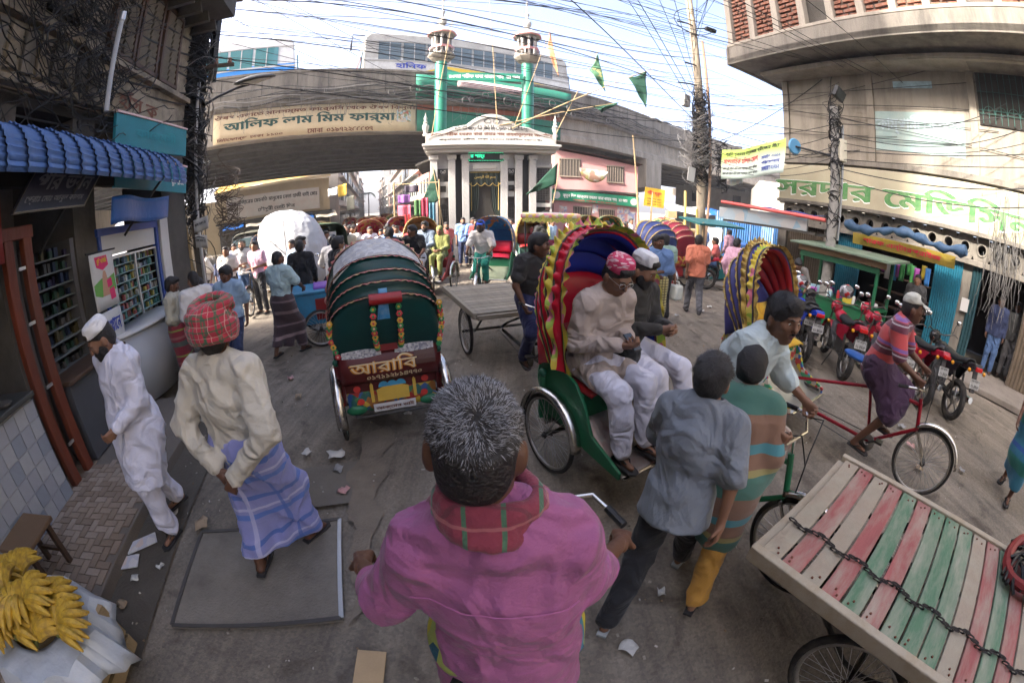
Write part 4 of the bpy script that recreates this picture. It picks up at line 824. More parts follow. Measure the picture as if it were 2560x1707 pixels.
# minarets: green shaft, balcony, open lantern of eight posts, dome cap and finial
for x in (.55,3.95):
    k=MB(); k.lathe([(.24,4.4),(.24,8.0),(.23,8.05)],20,(x,.3,0)); mi=k.build('minaret',MING,sh)
    k=MB(); k.lathe([(.2,8.0),(.3,8.08),(.42,8.16),(.52,8.26),(.55,8.3),(.55,8.36),(.48,8.36),(.3,8.36)],8,(x,.3,0)); k.build('balcony',CONCL,mi,smooth=False)
    k=MB(); k.lathe([(.46,8.6),(.5,8.6),(.5,8.7),(.46,8.7)],8,(x,.3,0)); k.build('balcony_rail',PINKT,mi,smooth=False)
    for j in range(8): a=2*PI*(j+.5)/8; k=MB(); k.box((x+.48*math.cos(a),.3+.48*math.sin(a),8.48),(.05,.05,.26),r=(0,0,a)); k.build('baluster',WHT,mi,smooth=False)
    k=MB(); k.lathe([(.0,8.36),(.24,8.36),(.24,9.35),(0,9.35)],8,(x,.3,0)); k.build('lantern_core',CONCD,mi,smooth=False)
    for j in range(8): a=2*PI*j/8; k=MB(); k.cyl((x+.36*math.cos(a),.3+.36*math.sin(a),8.36),(x+.36*math.cos(a),.3+.36*math.sin(a),9.3),.05,n=8); k.build('lantern_post',WHT,mi)
    for j in range(8):
        a0,a1=2*PI*j/8,2*PI*(j+1)/8; k=MB()
        k.tube([(x+.37*((1-t)*math.cos(a0)+t*math.cos(a1)),.3+.37*((1-t)*math.sin(a0)+t*math.sin(a1)),9.0+.26*math.sin(t*PI)) for t in [i/8 for i in range(9)]],.03,5); k.build('lantern_arch',WHT,mi)
    k=MB(); k.lathe([(.0,9.3),(.55,9.28),(.58,9.32),(.5,9.42),(.3,9.56),(.12,9.66),(.08,9.74),(.16,9.84),(.19,9.95),(.16,10.06),(.07,10.14),(.05,10.3),(.1,10.38),(.1,10.46),(.04,10.52),(.03,10.95),(.06,11.0),(.02,11.1),(0,11.3)],16,(x,.3,0)); k.build('dome_cap',WHT,mi)
    k=MB(); k.lathe([(.56,9.25),(.6,9.27),(.6,9.31),(.56,9.33)],8,(x,.3,0)); k.build('cap_rim',PINKT,mi,smooth=False)
# green name band between the minarets
nbn=SB('name_band',mat('green_sign',(.01,.2,.13),.5,var=.05),lambda k:k.box((2.25,.08,7.32),(2.95,.06,.34)))
lettering(bn('রওজা শরীফ বাবা বাহার শাহ (রঃ আঃ)'),flatfn((.85,.05,7.22),(1,0,0),(0,0,1),2.8,.22),'lettering',INKW,nbn)
# ---- flags on slanting poles
BAMB=mat('bamboo',(.34,.25,.13),.6,var=.3,vs=8,bump=.2)
def flagpole(label,a,b,fl=None,fm=None,r=.018):
    t=thing('flag_pole',label,'flag pole',a); k=MB(); d=Vector(b)-Vector(a); k.tube([(0,0,0),tuple(d*.5+Vector((.02,0,.0))),tuple(d)],[r,r*.8,r*.5],7); k.build('pole',BAMB,t)
    if fl:
        k=MB(); p0=Vector(fl[0])-Vector(a); p1=Vector(fl[1])-Vector(a); p2=Vector(fl[2])-Vector(a)
        k.grid(lambda u,v:tuple((p0.lerp(p1,u)).lerp(p2,v)+Vector((.02,.08*math.sin(7*v+3*u),.03*math.sin(9*u+5*v)))),10,10); k.build('flag',fm,t,solid=.004)
    return t
DKG=mat('flag_green',(.006,.045,.025),.8,var=.25,bump=.3,bs=20); ORG=mat('flag_faded_orange',(.5,.25,.13),.8,var=.25,bump=.3); MIXF=patch('flag_print_green',[(.03,.1,.05),(.05,.14,.07),(.2,.2,.08),(.02,.08,.04)],9)
flagpole('thin bare bamboo pole leaning beside the left minaret',(-2.95,15,4.9),(-1.95,15.0,11.8))
flagpole('tall thin bamboo pole rising from the middle of the pediment',(-.55,15.3,5.2),(-.95,15.4,11.8))
flagpole('bamboo pole with a faded orange flag beside the right minaret',(.1,15.5,5.2),(1.55,15.4,9.6),((1.45,15.4,9.3),(1.3,15.4,8.4),(1.75,15.4,7.3)),ORG)
flagpole('bamboo pole with a printed green pennant right of the minaret',(1.65,15.5,4.9),(3.35,15.4,8.6),((3.3,15.4,8.4),(2.95,15.4,7.6),(3.55,15.4,6.8)),MIXF)
flagpole('long slanting bamboo with a black green triangular flag at its tip',(.0,15.4,5.1),(5.6,15.4,8.05),((5.25,15.4,7.85),(4.5,15.4,7.45),(5.2,15.4,6.3)),DKG,.03)
flagpole('low slanting bamboo with a drooping green cloth',(-.5,15.4,5.2),(3.9,15.4,6.3),((3.0,15.4,6.1),(4.1,15.4,6.35),(3.4,15.4,5.9)),DKG,.026)
flagpole('leaning pole with a dark green flag at the left foot of the shrine',(-2.45,14.6,1.0),(-2.85,14.6,3.6),((-2.8,14.6,3.5),(-2.6,14.6,2.4),(-3.6,14.6,1.5)),DKG,.025)
flagpole('short pole with a green cloth draped at the right column of the shrine',(1.5,14.9,2.2),(1.75,14.9,3.8),((1.65,14.9,3.7),(1.6,14.9,2.9),(.5,14.9,2.5)),DKG)
# ================================================================ pink building
pk=thing('pink_building','low pink two storey building with green name board beside the shrine','building',(2.0,19.4,0),R(4))
PINK=mat('pink_wash',(.56,.3,.29),.85,var=.08,vs=2,bump=.15,dirt=.3,dc=(.4,.22,.2),ds=1.5)
def PB(name,m,fn,bev=0,par=None,smooth=False): k=MB(); fn(k); return k.build(name,m,par or pk,smooth=smooth,bev=bev)
PB('wall',PINK,lambda k:k.add([(0,0,0),(4.25,0,0),(4.25,0,4.3),(0,0,4.85),(0,4,0),(4.25,4,0),(4.25,4,4.3),(0,4,4.85)],[(0,1,2,3),(1,5,6,2),(5,4,7,6),(4,0,3,7),(3,2,6,7)]))
PB('roof_sheet',mat('rusty_sheet',(.14,.1,.08),.8,bump=.4),lambda k:k.grid(lambda u,v:(-.15+4.55*u,-.3+4.4*v,4.93-.56*u+(.03 if int(u*60)%2 else 0)),60,1))
WINM=mat('window_brown',(.07,.06,.05),.5)
for x0,x1,z0,z1 in ((.25,1.28,3.55,4.42),(2.6,3.48,3.38,4.2),(.95,1.85,1.42,2.1),(2.25,3.05,1.42,2.02)):
    w=PB('window',WINM,lambda k:k.box(((x0+x1)/2,-.01,(z0+z1)/2),(x1-x0,.06,z1-z0)))
    PB('window_bars',mat('bar_tan',(.3,.25,.2),.6),lambda k:[k.box((x0+(x1-x0)*(i+.5)/7,-.05,(z0+z1)/2),(.02,.02,z1-z0)) for i in range(7)]+[k.box(((x0+x1)/2,-.055,z),(x1-x0+.06,.03,.05)) for z in(z0,z1)],par=w)
PB('ledge',CONCD,lambda k:k.box((2.1,-.08,2.88),(4.3,.2,.08)))
gs=tag(PB('name_board',mat('green_board',(.02,.24,.13),.5,var=.08),lambda k:k.box((2.05,-.12,2.55),(4.45,.06,.5),r=(0,.04,0))),None); 
lettering(bn('কুতুব-উল-আক্তাব হযরত বাবা বাহার শাহ (রঃ আঃ)'),flatfn((.4,-.155,2.5),(1,0,-.04),(.04,0,1),3.3,.24),'lettering',INKW,gs)
lettering(bn('মাজার শরীফ কমপ্লেক্স'),flatfn((.9,-.155,2.36),(1,0,-.04),(.04,0,1),2.2,.1),'small_lettering',INKR,gs)
for x in (.1,4.0): PB('board_roundel',WHITEP,lambda k:k.lathe([(0,-.16),(.18,-.16),(.18,-.13)],20,(x,0,2.62-.04*x),ax='Y'),par=gs)
for i,(x,z,w,h) in enumerate(((.45,1.9,.38,.4),(2.05,2.0,.28,.45),(3.35,2.0,.3,.3),(3.7,2.0,.3,.3),(3.4,1.6,.4,.4),(3.95,1.65,.4,.6))):
    q=PB('poster',patch('poster_mix',[(.5,.5,.48),(.25,.28,.45),(.55,.35,.33),(.5,.5,.5)],10),lambda k:k.box((x,-.012,z),(w,.02,h)))
# cloth slung between windows
k=MB(); k.grid(lambda u,v:(3.15+1.35*u,19.0-.1*math.sin(v*3),3.95-.1*u-(.5*math.sin(u*PI)**.6+.12)*v),14,6); tag(k.build('printed_cloth',patch('yellow_print',[(.62,.58,.42),(.55,.5,.2),(.6,.58,.52),(.5,.3,.2),(.62,.6,.5)],5),solid=.005),'pale yellow printed cloth slung in front of the pink wall','banner')
k=MB(); k.box((6.9,19,2.75),(1.05,.04,.92),r=(0,.06,0)); yb=tag(k.build('school_banner',mat('yellow_banner',(.66,.42,.03),.7,dirt=.15),smooth=False),'small yellow banner with red lettering right of the pink building','banner')
lettering(bn('শহীদ স্কুল'),flatfn((6.5,18.97,2.85),(1,0,-.06),(.06,0,1),.75,.26),'lettering',INKR,yb)
for i in range(3): lettering(bn('ভর্তি চলছে ২০১৭'),flatfn((6.5,18.97,2.66-i*.13),(1,0,-.06),(.06,0,1),.75,.08),'small_lettering',INK,yb)
# ================================================================ shops along the left
def LT(name,label,cat,group=None): return thing(name,label,cat,AL,RZL,group)
def lp(par,name,m,fn,bev=0,smooth=False,solid=0,ang=40): k=MB(); fn(k); return k.build(name,m,par,smooth=smooth,bev=bev,solid=solid,ang=ang)
AWN=mat('awning_blue',(.06,.13,.33),.5,var=.2,vs=3,bump=.15,dirt=.45,dc=(.1,.15,.26),ds=5)
aw=LT('awning','blue ribbed sheet awning over the near left shops','awning')
def awf(k):
    L0,L1=-2.2,3.72; nseg=22
    for i in range(nseg):
        a=L0+(L1-L0)*i/nseg; b=L0+(L1-L0)*(i+1)/nseg
        def f(u,v):
            q=v*2.0-.25; r=.42+.012*math.sin(v*75)+.022*math.sin(PI*u)**.5*0+.03*(1-u)**3
            return (.42+r*math.sin(q)*1.05,a+(b-a)*u*1.04,3.02+.42*math.cos(q)*(r/.42)-.012*(i/nseg)*8*.5)
        k.grid(f,4,40)
lp(aw,'ribbed_sheet',AWN,awf,smooth=True,solid=.006,ang=60)
lp(aw,'back_board',DARK,lambda k:k.box((.25,.75,3.2),(.1,5.9,.5)))
for y in (-.6,1.1,3.0): lp(aw,'strut',BLACKP,lambda k:k.cyl((.05,y,2.3),(.72,y+.35,3.1),.02,n=8),smooth=True)
sg=LT('shop_sign','dark tilted shop sign with faint pale lettering under the awning','sign')
lp(sg,'board',mat('navy_board',(.012,.013,.03),.4,var=.3),lambda k:k.add([(.55,.3,2.66),(.5,1.5,2.68),(.42,2.05,3.14),(.5,.8,3.15),(.5,.3,2.66),(.45,1.5,2.68),(.37,2.05,3.14),(.45,.8,3.15)],[(0,1,2,3),(7,6,5,4),(0,4,5,1),(1,5,6,2),(2,6,7,3),(3,7,4,0)]))
FAINT=mat('ink_faint',(.16,.16,.17),.6,bump=0)
def sgf(s0,s1,v0,v1):
    A,B,Cc_,D=[Vector(p) for p in((.55,.3,2.66),(.5,1.5,2.68),(.42,2.05,3.14),(.5,.8,3.15))]
    return lambda u,v,d=0:(A.lerp(B,s0+(s1-s0)*u)).lerp(D.lerp(Cc_,s0+(s1-s0)*u),v0+(v1-v0)*v)+Vector((.006+d,0,0))
lettering(bn('পীর ভবন'),sgf(.1,.92,.4,.85),'lettering',FAINT,sg); lettering(bn('প্রোঃ মোঃ আবুল কালাম'),sgf(.06,.9,.12,.28),'small_lettering',FAINT,sg)
lp(sg,'frame',mat('pale_frame',(.22,.2,.17),.5),lambda k:(k.tube([sgf(0,1,0,1)(u,v) for u,v in((0,0),(1,0),(1,1),(0,1))],.012,4,closed=True)))
for i,(z0,z1,lab) in enumerate(((3.5,3.98,'upper teal signboard leaning over the awning end'),(2.9,3.36,'lower teal signboard below the awning end'))):
    q=LT('signboard',lab,'sign'); lp(q,'board',TEAL,lambda k:k.box((.3,3.65,(z0+z1)/2),(.05,2.4,z1-z0),r=(-.02 if i else .05,.05,0)))
    lp(q,'rim',mat('rim_white_red',(.6,.5,.48),.6,dirt=.4,dc=(.5,.05,.05),ds=6),lambda k:k.box((.33,3.65,z1+.02),(.05,2.42,.03),r=(.05 if not i else -.02,0,0)))
    if i: lettering(bn('রুচিরাজ'),flatfn((.33,4.2,2.98),(0,1,0),(0,0,1),.5,.14),'lettering',INKW,q)
    else: lettering(bn('ফার্মেসী'),flatfn((.33,3.0,3.62),(0,1,0.05),(0,-.05,1),1.4,.2),'lettering',mat('ink_teal_dark',(.02,.24,.3),.6),q)
bt=LT('blue_tarp','blue plastic tarp hung below the teal signboard over the pharmacy','tarp'); lp(bt,'sheet',TARPB,lambda k:k.grid(lambda u,v:(.42+.03*math.sin(u*9)+.05*v,2.15+1.65*u,2.44+.33*v+.02*math.sin(u*7)),24,5),smooth=True,solid=.008)
pw=LT('painted_sign','old painted plank sign with brown lettering on the upper left wall','sign'); lp(pw,'plank',mat('old_plank',(.3,.26,.19),.85,dirt=.6,ds=2),lambda k:k.box((.1,3.4,4.25),(.04,1.6,.42))); lettering(bn('হাঁস ক'),flatfn((.125,2.75,4.12),(0,1,0),(0,0,1),1.25,.28),'lettering',INKBR,pw)
# pharmacy
ph=LT('pharmacy_stall','white and blue pharmacy front with glass cabinet and counter','shop front')
lp(ph,'fascia',WHITEP,lambda k:k.box((-.02,3.2,2.22),(.06,1.62,.28)),.005)
lp(ph,'blue_frame',BLUEP,lambda k:(k.box((.0,4.06,1.6),(.1,.08,1.75)),k.box((.0,3.2,2.4),(.1,1.8,.1)),k.box((.0,2.36,1.6),(.08,.06,1.6))),.005)
lp(ph,'white_post',WHITEP,lambda k:k.box((.02,4.27,1.35),(.14,.3,2.3)),.01)
GBX=[mat('medicine_%d'%i,c,.5,var=.1,bump=0) for i,c in enumerate([(.35,.37,.36),(.06,.18,.18),(.3,.27,.08),(.09,.14,.22),(.26,.08,.08),(.12,.22,.12),(.2,.19,.17)])]
lp(ph,'cabinet_back',mat('cab_green',(.05,.09,.085),.6),lambda k:k.box((-.42,3.3,1.5),(.04,1.5,1.1)))
r9=random.Random(11)
for j in range(8):
    z=1.0+j*.13; lp(ph,'glass_shelf',mat('shelf_edge',(.25,.4,.4),.2),lambda k:k.box((-.22,3.3,z),(.34,1.45,.012)))
    for i in range(24):
        w=r9.uniform(.03,.055); hh=r9.uniform(.05,.11)
        k=MB(); k.box((0,0,0),(.05,w,hh)); o=k.build('medicine_box',r9.choice(GBX),ph,smooth=False); o.location=(-.1+r9.uniform(-.08,.02),2.62+i*.06,z+.008+hh/2)
lp(ph,'cabinet_frame',mat('alu',(.5,.52,.52),.4,metal=.6),lambda k:[k.box((.0,y,1.5),(.03,.03,1.05)) for y in(2.6,3.3,4.0)]+[k.box((0,3.3,z),(.03,1.43,.03)) for z in(.98,2.03)])
ct=LT('counter','pale curved front counter of the pharmacy','counter')
lp(ct,'front',mat('pale_laminate',(.33,.345,.37),.35,var=.06),lambda k:k.grid(lambda u,v:(.2+.42*math.sin(PI*(u*.9+.05))**.5,1.95+1.75*u,.14+.92*v),20,1),smooth=True,solid=.02)
lp(ct,'top',mat('pale_top',(.5,.5,.5),.3),lambda k:k.grid(lambda u,v:((.24+.42*math.sin(PI*(u*.9+.05))**.5)*v,1.93+1.79*u,1.08),20,2),smooth=True,solid=.03)
# second shop: shelves with packets, dark counter, colours lowered to carry the shop's shade
s2=LT('shelf_unit','dark shop shelves packed with small packets left of the posters','shelf'); lp(s2,'back',DARK,lambda k:k.box((-.5,1.3,1.6),(.04,.95,1.5)))
lp(s2,'side',mat('grey_board',(.1,.1,.105),.6),lambda k:(k.box((-.25,1.77,1.6),(.5,.08,1.6)),k.box((-.25,.84,1.6),(.5,.04,1.6))))
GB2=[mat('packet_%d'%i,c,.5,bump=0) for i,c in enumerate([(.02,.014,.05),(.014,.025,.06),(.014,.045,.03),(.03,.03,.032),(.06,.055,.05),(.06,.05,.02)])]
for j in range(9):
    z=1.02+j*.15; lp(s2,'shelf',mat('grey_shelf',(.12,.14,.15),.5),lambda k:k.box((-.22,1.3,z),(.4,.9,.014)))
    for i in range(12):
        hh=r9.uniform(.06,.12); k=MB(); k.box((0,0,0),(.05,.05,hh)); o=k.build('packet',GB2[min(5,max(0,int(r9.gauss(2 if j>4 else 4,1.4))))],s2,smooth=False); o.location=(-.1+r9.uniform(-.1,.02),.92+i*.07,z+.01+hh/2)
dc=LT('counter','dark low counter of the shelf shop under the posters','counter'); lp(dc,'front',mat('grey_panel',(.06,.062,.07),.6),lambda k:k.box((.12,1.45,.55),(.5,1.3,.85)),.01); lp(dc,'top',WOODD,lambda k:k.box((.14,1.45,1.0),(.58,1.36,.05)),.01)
# two banners hanging on a rod
pb=LT('hanging_poster','tall hanging product poster in pink, green and white by the pharmacy','poster')
lp(pb,'sheet',WHITEP,lambda k:k.grid(lambda u,v:(.3,1.74+.53*u,1.47+.67*v),6,6),smooth=True,solid=.006)
lp(pb,'rod',BLACKP,lambda k:k.cyl((.3,1.68,2.16),(.3,2.34,2.15),.012,n=6),smooth=True)
def blob(k,pts,x,mi=None): k.add([(x,y,z) for y,z in pts],[tuple(range(len(pts)))],mi)
PKP=mat('print_pink',(.6,.02,.12),.5,bump=0); PGR=mat('print_green',(.12,.32,.06),.5,bump=0); PYL=mat('print_yellow',(.7,.5,.02),.5,bump=0); PSK=mat('print_skin',(.45,.25,.16),.5,bump=0)
lp(pb,'print_green_field',PGR,lambda k:blob(k,[(1.76,1.78),(1.95,1.84),(2.1,1.82),(2.25,1.86),(2.25,1.66),(1.9,1.62),(1.76,1.66)],.3045)); lp(pb,'print_figure',PSK,lambda k:blob(k,[(1.92,1.62),(1.97,1.86),(2.0,1.92),(2.05,1.92),(2.07,1.85),(2.1,1.62)],.3055)); lp(pb,'print_title',PKP,lambda k:blob(k,[(1.84,2.1),(2.12,2.1),(2.14,1.98),(2.0,1.93),(1.86,1.98)],.305))
lp(pb,'print_pack',PKP,lambda k:(blob(k,[(2.05,1.8),(2.16,1.82),(2.17,1.72),(2.06,1.7)],.3065),blob(k,[(2.08,1.68),(2.2,1.7),(2.21,1.56),(2.09,1.55)],.3065)))
lettering(bn('রুচি বাটারি'),flatfn((.307,1.88,2.0),(0,1,0),(0,0,1),.22,.08,.0),'lettering',PYL,pb)
pb2=LT('hanging_poster','white hanging banner with large dark lettering below the pink poster','poster'); lp(pb2,'sheet',WHITEP,lambda k:k.grid(lambda u,v:(.3,1.76+.5*u,.86+.58*v),4,4),smooth=True,solid=.006)
lettering(bn('এখানে'),flatfn((.304,1.84,1.18),(0,1,0),(0,0,1),.36,.16),'lettering',INKB,pb2); lettering(bn('পাওয়া যায়'),flatfn((.304,1.84,.96),(0,1,0),(0,0,1),.38,.12),'lettering',INKB,pb2)
# rust red door posts and hanging red cloth, tiled counter
dp=LT('door_frame','rust red wooden door posts left of the shelf shop','door frame')
for y in (.38,.66): lp(dp,'post',RUST,lambda k:k.box((.3,y,1.3),(.09,.13,2.4)),.012)
lp(dp,'rail',RUST,lambda k:k.box((.3,.5,2.52),(.1,.5,.12)),.01)
for z in (.5,1.1,1.7,2.2): lp(dp,'hinge',STEEL,lambda k:k.box((.35,.52,z),(.02,.1,.03)))
rc=LT('red_cloth','dark red cloth hanging at the left edge under the awning','cloth'); lp(rc,'sheet',mat('dark_red_cloth',(.2,.02,.015),.7,var=.3,bump=.3),lambda k:k.grid(lambda u,v:(.55+.04*math.sin(u*12),-1.2+1.35*u,2.25+.55*v+.03*math.sin(u*8)),18,4),smooth=True,solid=.006)
tc2=LT('tiled_counter','white tiled shop counter at the left edge','counter')
lp(tc2,'core',mat('grout',(.3,.3,.3),.8),lambda k:k.box((.1,-.75,.62),(.5,1.9,1.02)))
lp(tc2,'top',mat('counter_top_dark',(.05,.05,.045),.5),lambda k:k.box((.12,-.75,1.16),(.6,1.95,.05)),.01)
tmats=[mat('wall_tile_%d'%i,c,.25,var=.08,vs=14,bump=.03) for i,c in enumerate([(.33,.335,.35),(.29,.3,.33),(.23,.25,.29)])]
for j in range(6):
    for i in range(12):
        k=MB(); k.box((0,0,0),(.012,.153,.158)); o=k.build('tile',tmats[(i*7+j*5+i*j)%3 if (i+j)%3 else 0],tc2,smooth=False,bev=.003); o.location=(.356,-1.62+i*.16,.2+j*.165)
for i in range(6): k=MB(); k.ball((0,0,0),(.08,.13,.03),8,5); o=tag(k.build('packet',GB2[(i*2)%6] if i%2 else mat('leafy_green',(.2,.3,.03),.6)),['crumpled grey packet on the tiled counter','yellow green leafy bundle on the tiled counter','flat dark packet on the tiled counter'][i%3]+[' near edge',' far edge'][i//3],'packet'); M_=Matrix.Translation(AL)@Matrix.Rotation(RZL,4,'Z'); p=M_@Vector((.15+.06*(i%3),-1.2+i*.22,1.21)); o.location=p; o.rotation_euler=(0,0,i)
stl=LT('stool','small brown wooden stool on the herringbone pavement','stool'); 
for x in(.62,.92):
    for y in(-1.0,-.68): lp(stl,'leg',WOODD,lambda k:k.box((x,y,.3),(.045,.045,.4)))
lp(stl,'seat',mat('worn_wood',(.13,.08,.045),.6,bump=.2),lambda k:k.box((.77,-.84,.51),(.42,.44,.04)),.01); lp(stl,'rail',WOODD,lambda k:(k.box((.77,-1.0,.25),(.3,.03,.03)),k.box((.77,-.68,.25),(.3,.03,.03))))
# banana stall at the corner of the pavement
bst=thing('banana_stall','wooden crate stand covered by a white plastic sheet at the lower left corner','stall',(-2.55,.02,0),R(15))
lp(bst,'crate',mat('crate_wood',(.3,.22,.12),.7,bump=.3),lambda k:[k.box((0,s*.3,.12+j*.13),(.9,.025,.1)) for s in(-1,1) for j in range(3)]+[k.box((s*.44,0,.12+j*.13),(.025,.6,.1)) for s in(-1,1) for j in range(3)]+[k.box((0,0,.44),(.9,.62,.02))])
PLAST=mat('white_plastic',(.45,.48,.51),.3,var=.08,bump=.5,bs=14)
def shf(k):
    n=44
    def f(u,v):
        a=2*PI*u; r=.2+.3*v; jag=.03*math.sin(9*a)+.02*math.sin(23*a+1); rx=r*1.28*(1+jag*v*2); ry=r*.95*(1+jag*v*2)
        z=.5-.0*v+.02*math.sin(14*a)*v-(.2*max(0,v-.72)/.28)*(1+.4*math.sin(5*a)); return (rx*math.cos(a),ry*math.sin(a),z)
    k.grid(f,n,10)
lp(bst,'plastic_sheet',PLAST,shf,smooth=True,solid=.004)
BAN=mat('banana_yellow',(.5,.31,.03),.5,var=.25,vs=9,bump=.05,dirt=.75,dc=(.16,.08,.02),ds=26); BANG=mat('banana_stem',(.12,.13,.03),.6)
def bunch(label,x,y,rz,n,sc_=1,z=.5):
    t=thing('banana_bunch',label,'bananas',(x,y,z),rz,'banana bunches on the stall')
    for i in range(n):
        a=-.9+1.8*i/(n-1); row=i%2; k=MB(); L_=.17*sc_
        pts=[]; rr_=[]
        for j in range(8):
            u=j/7; ph_=-.2+u*1.25; rad=.04+L_*math.sin(ph_*1.2)*1.0; pts.append((math.sin(a)*(.03+L_*u),math.cos(a)*(.03+L_*u),.05+.03*row+.045*math.sin(PI*u)+.02)); rr_.append((.009,.019,.023,.024,.024,.021,.014,.005)[j]*sc_)
        k.tube(pts,rr_,7); k.build('banana',BAN,t)
    k=MB(); k.tube([(0,-.02,.06),(0,.03,.09)],[.022,.016],8); k.build('stem',BANG,t)
    return t
M_=Matrix.Translation((-2.55,.02,0))@Matrix.Rotation(R(15),4,'Z'); rbn=random.Random(5); nn_=0
for i,(x,y) in enumerate([(-.3,.05),(-.12,.14),(.05,.14),(.22,.08),(-.2,-.12),(0,-.16),(.2,-.14),(-.05,.0),(.12,.0),(-.4,-.05),(.36,-.02),(-.3,.22),(.08,.25),(-.15,.02),(.03,.06),(.25,.2),(-.45,.12),(.1,-.08)]):
    p=M_@Vector((x,y,.5)); bunch('ripe yellow banana bunch heaped on the white plastic sheet',p.x,p.y,rbn.uniform(0,6.28),11,1.3,.5+(.1 if i in(7,8,13,14,17) else .0))
cupo=thing('cup','small brown tea cup standing in the gutter by the banana stall','cup',(-2.42,.42,0)); k=MB(); k.lathe([(0,.0),(.028,0),(.038,.08),(.034,.08),(.026,.01),(0,.01)],14); k.build('bowl',mat('brown_cup',(.3,.2,.12),.5),cupo)
# ================================================================ the street beyond the flyover
yb_=thing('yellow_building','cream building with sloping yellow roof and a long white painted sign beyond the flyover','building',(-23.9,29.6,0),math.atan2(4.6,7.4))
YW=mat('cream_wash',(.52,.43,.28),.9,var=.1,vs=1,bump=.2,dirt=.35,dc=(.35,.26,.16),ds=.6)
def YB(name,m,fn,par=None,smooth=False,bev=0): k=MB(); fn(k); return k.build(name,m,par or yb_,smooth=smooth,bev=bev)
YB('wall',YW,lambda k:(k.box((3.6,4,2.75),(10.5,8,5.5)),k.box((-6,3,2.3),(9,6,4.6))))
YB('roof',mat('yellow_roof',(.6,.36,.08),.7,var=.12,dirt=.2),lambda k:k.add([(-1.8,-.3,5.3),(9,-.3,5.9),(9,3.5,8),(-.5,3.5,7.6)],[(0,1,2,3)]))
YB('cornice',YW,lambda k:k.box((3.6,-.15,5.45),(10.8,.35,.2),r=(0,-.05,0)))
ys=YB('white_sign',mat('white_wash',(.58,.56,.52),.9,dirt=.3,dc=(.5,.3,.25),ds=1.5),lambda k:k.box((3.6,-.05,3.75),(8.6,.06,1.9)))
lettering(bn('বন্ধু বাজারের মেহনতি মানুষের নেতা হাজী ভাই মোঃ'),flatfn((-.5,-.08,3.9),(1,0,0),(0,0,1),8.2,.55),'lettering',INK,ys); lettering(bn('চৌধুরী ভোট দিন'),flatfn((2.2,-.08,3.05),(1,0,0),(0,0,1),3.4,.5),'lettering',INK,ys)
YB('shop_band',CONCD,lambda k:(k.box((3.6,-.05,1.2),(10.3,.1,2.2)),k.box((3.6,-.5,2.5),(10.6,1.0,.15))))
for i in range(5): YB('awning_sheet',[TARPB,mat('old_sheet',(.3,.27,.22),.8),TEAL][i%3],lambda k:k.grid(lambda u,v:(-1+2.1*i+1.9*u,-.3-1.3*v,2.45-.5*v+.05*math.sin(9*u)),8,3),smooth=True)
# far rows
rf=random.Random(21); FARC=[(.4,.33,.27),(.35,.33,.3),(.48,.36,.3),(.3,.28,.26),(.42,.4,.36),(.5,.3,.25)]
def far_block(label,x,y,rz,L_,D_,H_,ci,left):
    t=thing('street_house',label,'building',(x,y,0),rz); m=mat('far_wall_%d'%ci,FARC[ci],.9,var=.15,vs=.8,bump=.1,dirt=.4,ds=.5)
    k=MB(); k.box((0,L_/2,H_/2),(D_,L_,H_)); k.build('wall',m,t,smooth=False)
    sx=D_/2 if left else -D_/2; fx=1 if left else -1
    for j in range(int(H_/3)):
        k=MB(); k.box((sx+fx*.25,L_/2,2.9+3*j),(.6,L_,.14)); k.build('ledge',m,t,smooth=False)
        for i in range(int(L_/2.2)):
            k=MB(); k.box((sx,1.2+i*2.2,4.2+3*j if j*3+5<H_ else 1.3),(.12,1.1,1.3)); k.build('window',GLASS if rf.random()<.6 else DARK,t,smooth=False)
        for i in range(2):   # end wall windows
            k=MB(); k.box((-D_/4+i*D_/2,0,4.3+3*j),(1.0,.12,1.2)); k.build('window',DARK,t,smooth=False)
    k=MB(); k.box((sx+fx*.5,L_/2,2.3),(1.0,L_*.9,.1)); k.box((sx,L_/2,1.1),(.1,L_*.85,2.0)); k.build('shop_front',CONCD,t,smooth=False)
    return t
d_=Vector((-.342,.94)); nl=Vector((-.94,-.342)); a0=Vector((-16.6,36.5)); adj=['narrow','tall','pale','cracked','old','slim','grey','brown']
for i in range(6):
    p=a0+d_*(i*11+2)+nl*4; far_block('%s building number %s along the left of the far street'%(['cable hung grey','tall red netted','plain pale','brown','hazy','farthest'][i],['one','two','three','four','five','six'][i]) if False else ['cable hung grey corner house beyond the yellow building','tall house with red netting on the left of the far street','plain pale house third on the left of the far street','brown house fourth on the left of the far street','hazy house fifth on the left of the far street','last hazy house on the left of the far street'][i],p.x,p.y,R(20),10.5,8,[9,15,12,14,11,13][i],[3,1,4,0,2,1][i],True)
b0=Vector((-6.6,34)); nr_=Vector((.94,.342))
for i in range(6):
    p=b0+d_*(i*11)+nr_*4.5; far_block(['low salmon house on the right of the far street','white many windowed house second on the right of the far street','slim grey tower on the right of the far street','pale house fourth on the right of the far street','hazy brown house fifth on the right of the far street','last hazy house on the right of the far street'][i],p.x,p.y,R(20),10.5,9,[6.2,11,15,12,10,12][i],[5,4,3,0,2,1][i],False)
fb=[o for o in bpy.data.objects if o.name.startswith('street_house')]
for i in range(5):
    p=a0+d_*(68+i*11)+nl*(4-.25*i); copy_tree(fb[i],None,(p.x,p.y,0),None,'very distant hazy house at the end of the left row','houses lost in the haze on the left')
    p=b0+d_*(66+i*11)+nr_*(4.5-.45*i); copy_tree(fb[6+i],None,(p.x,p.y,0),None,'very distant hazy house at the end of the right row','houses lost in the haze on the right')
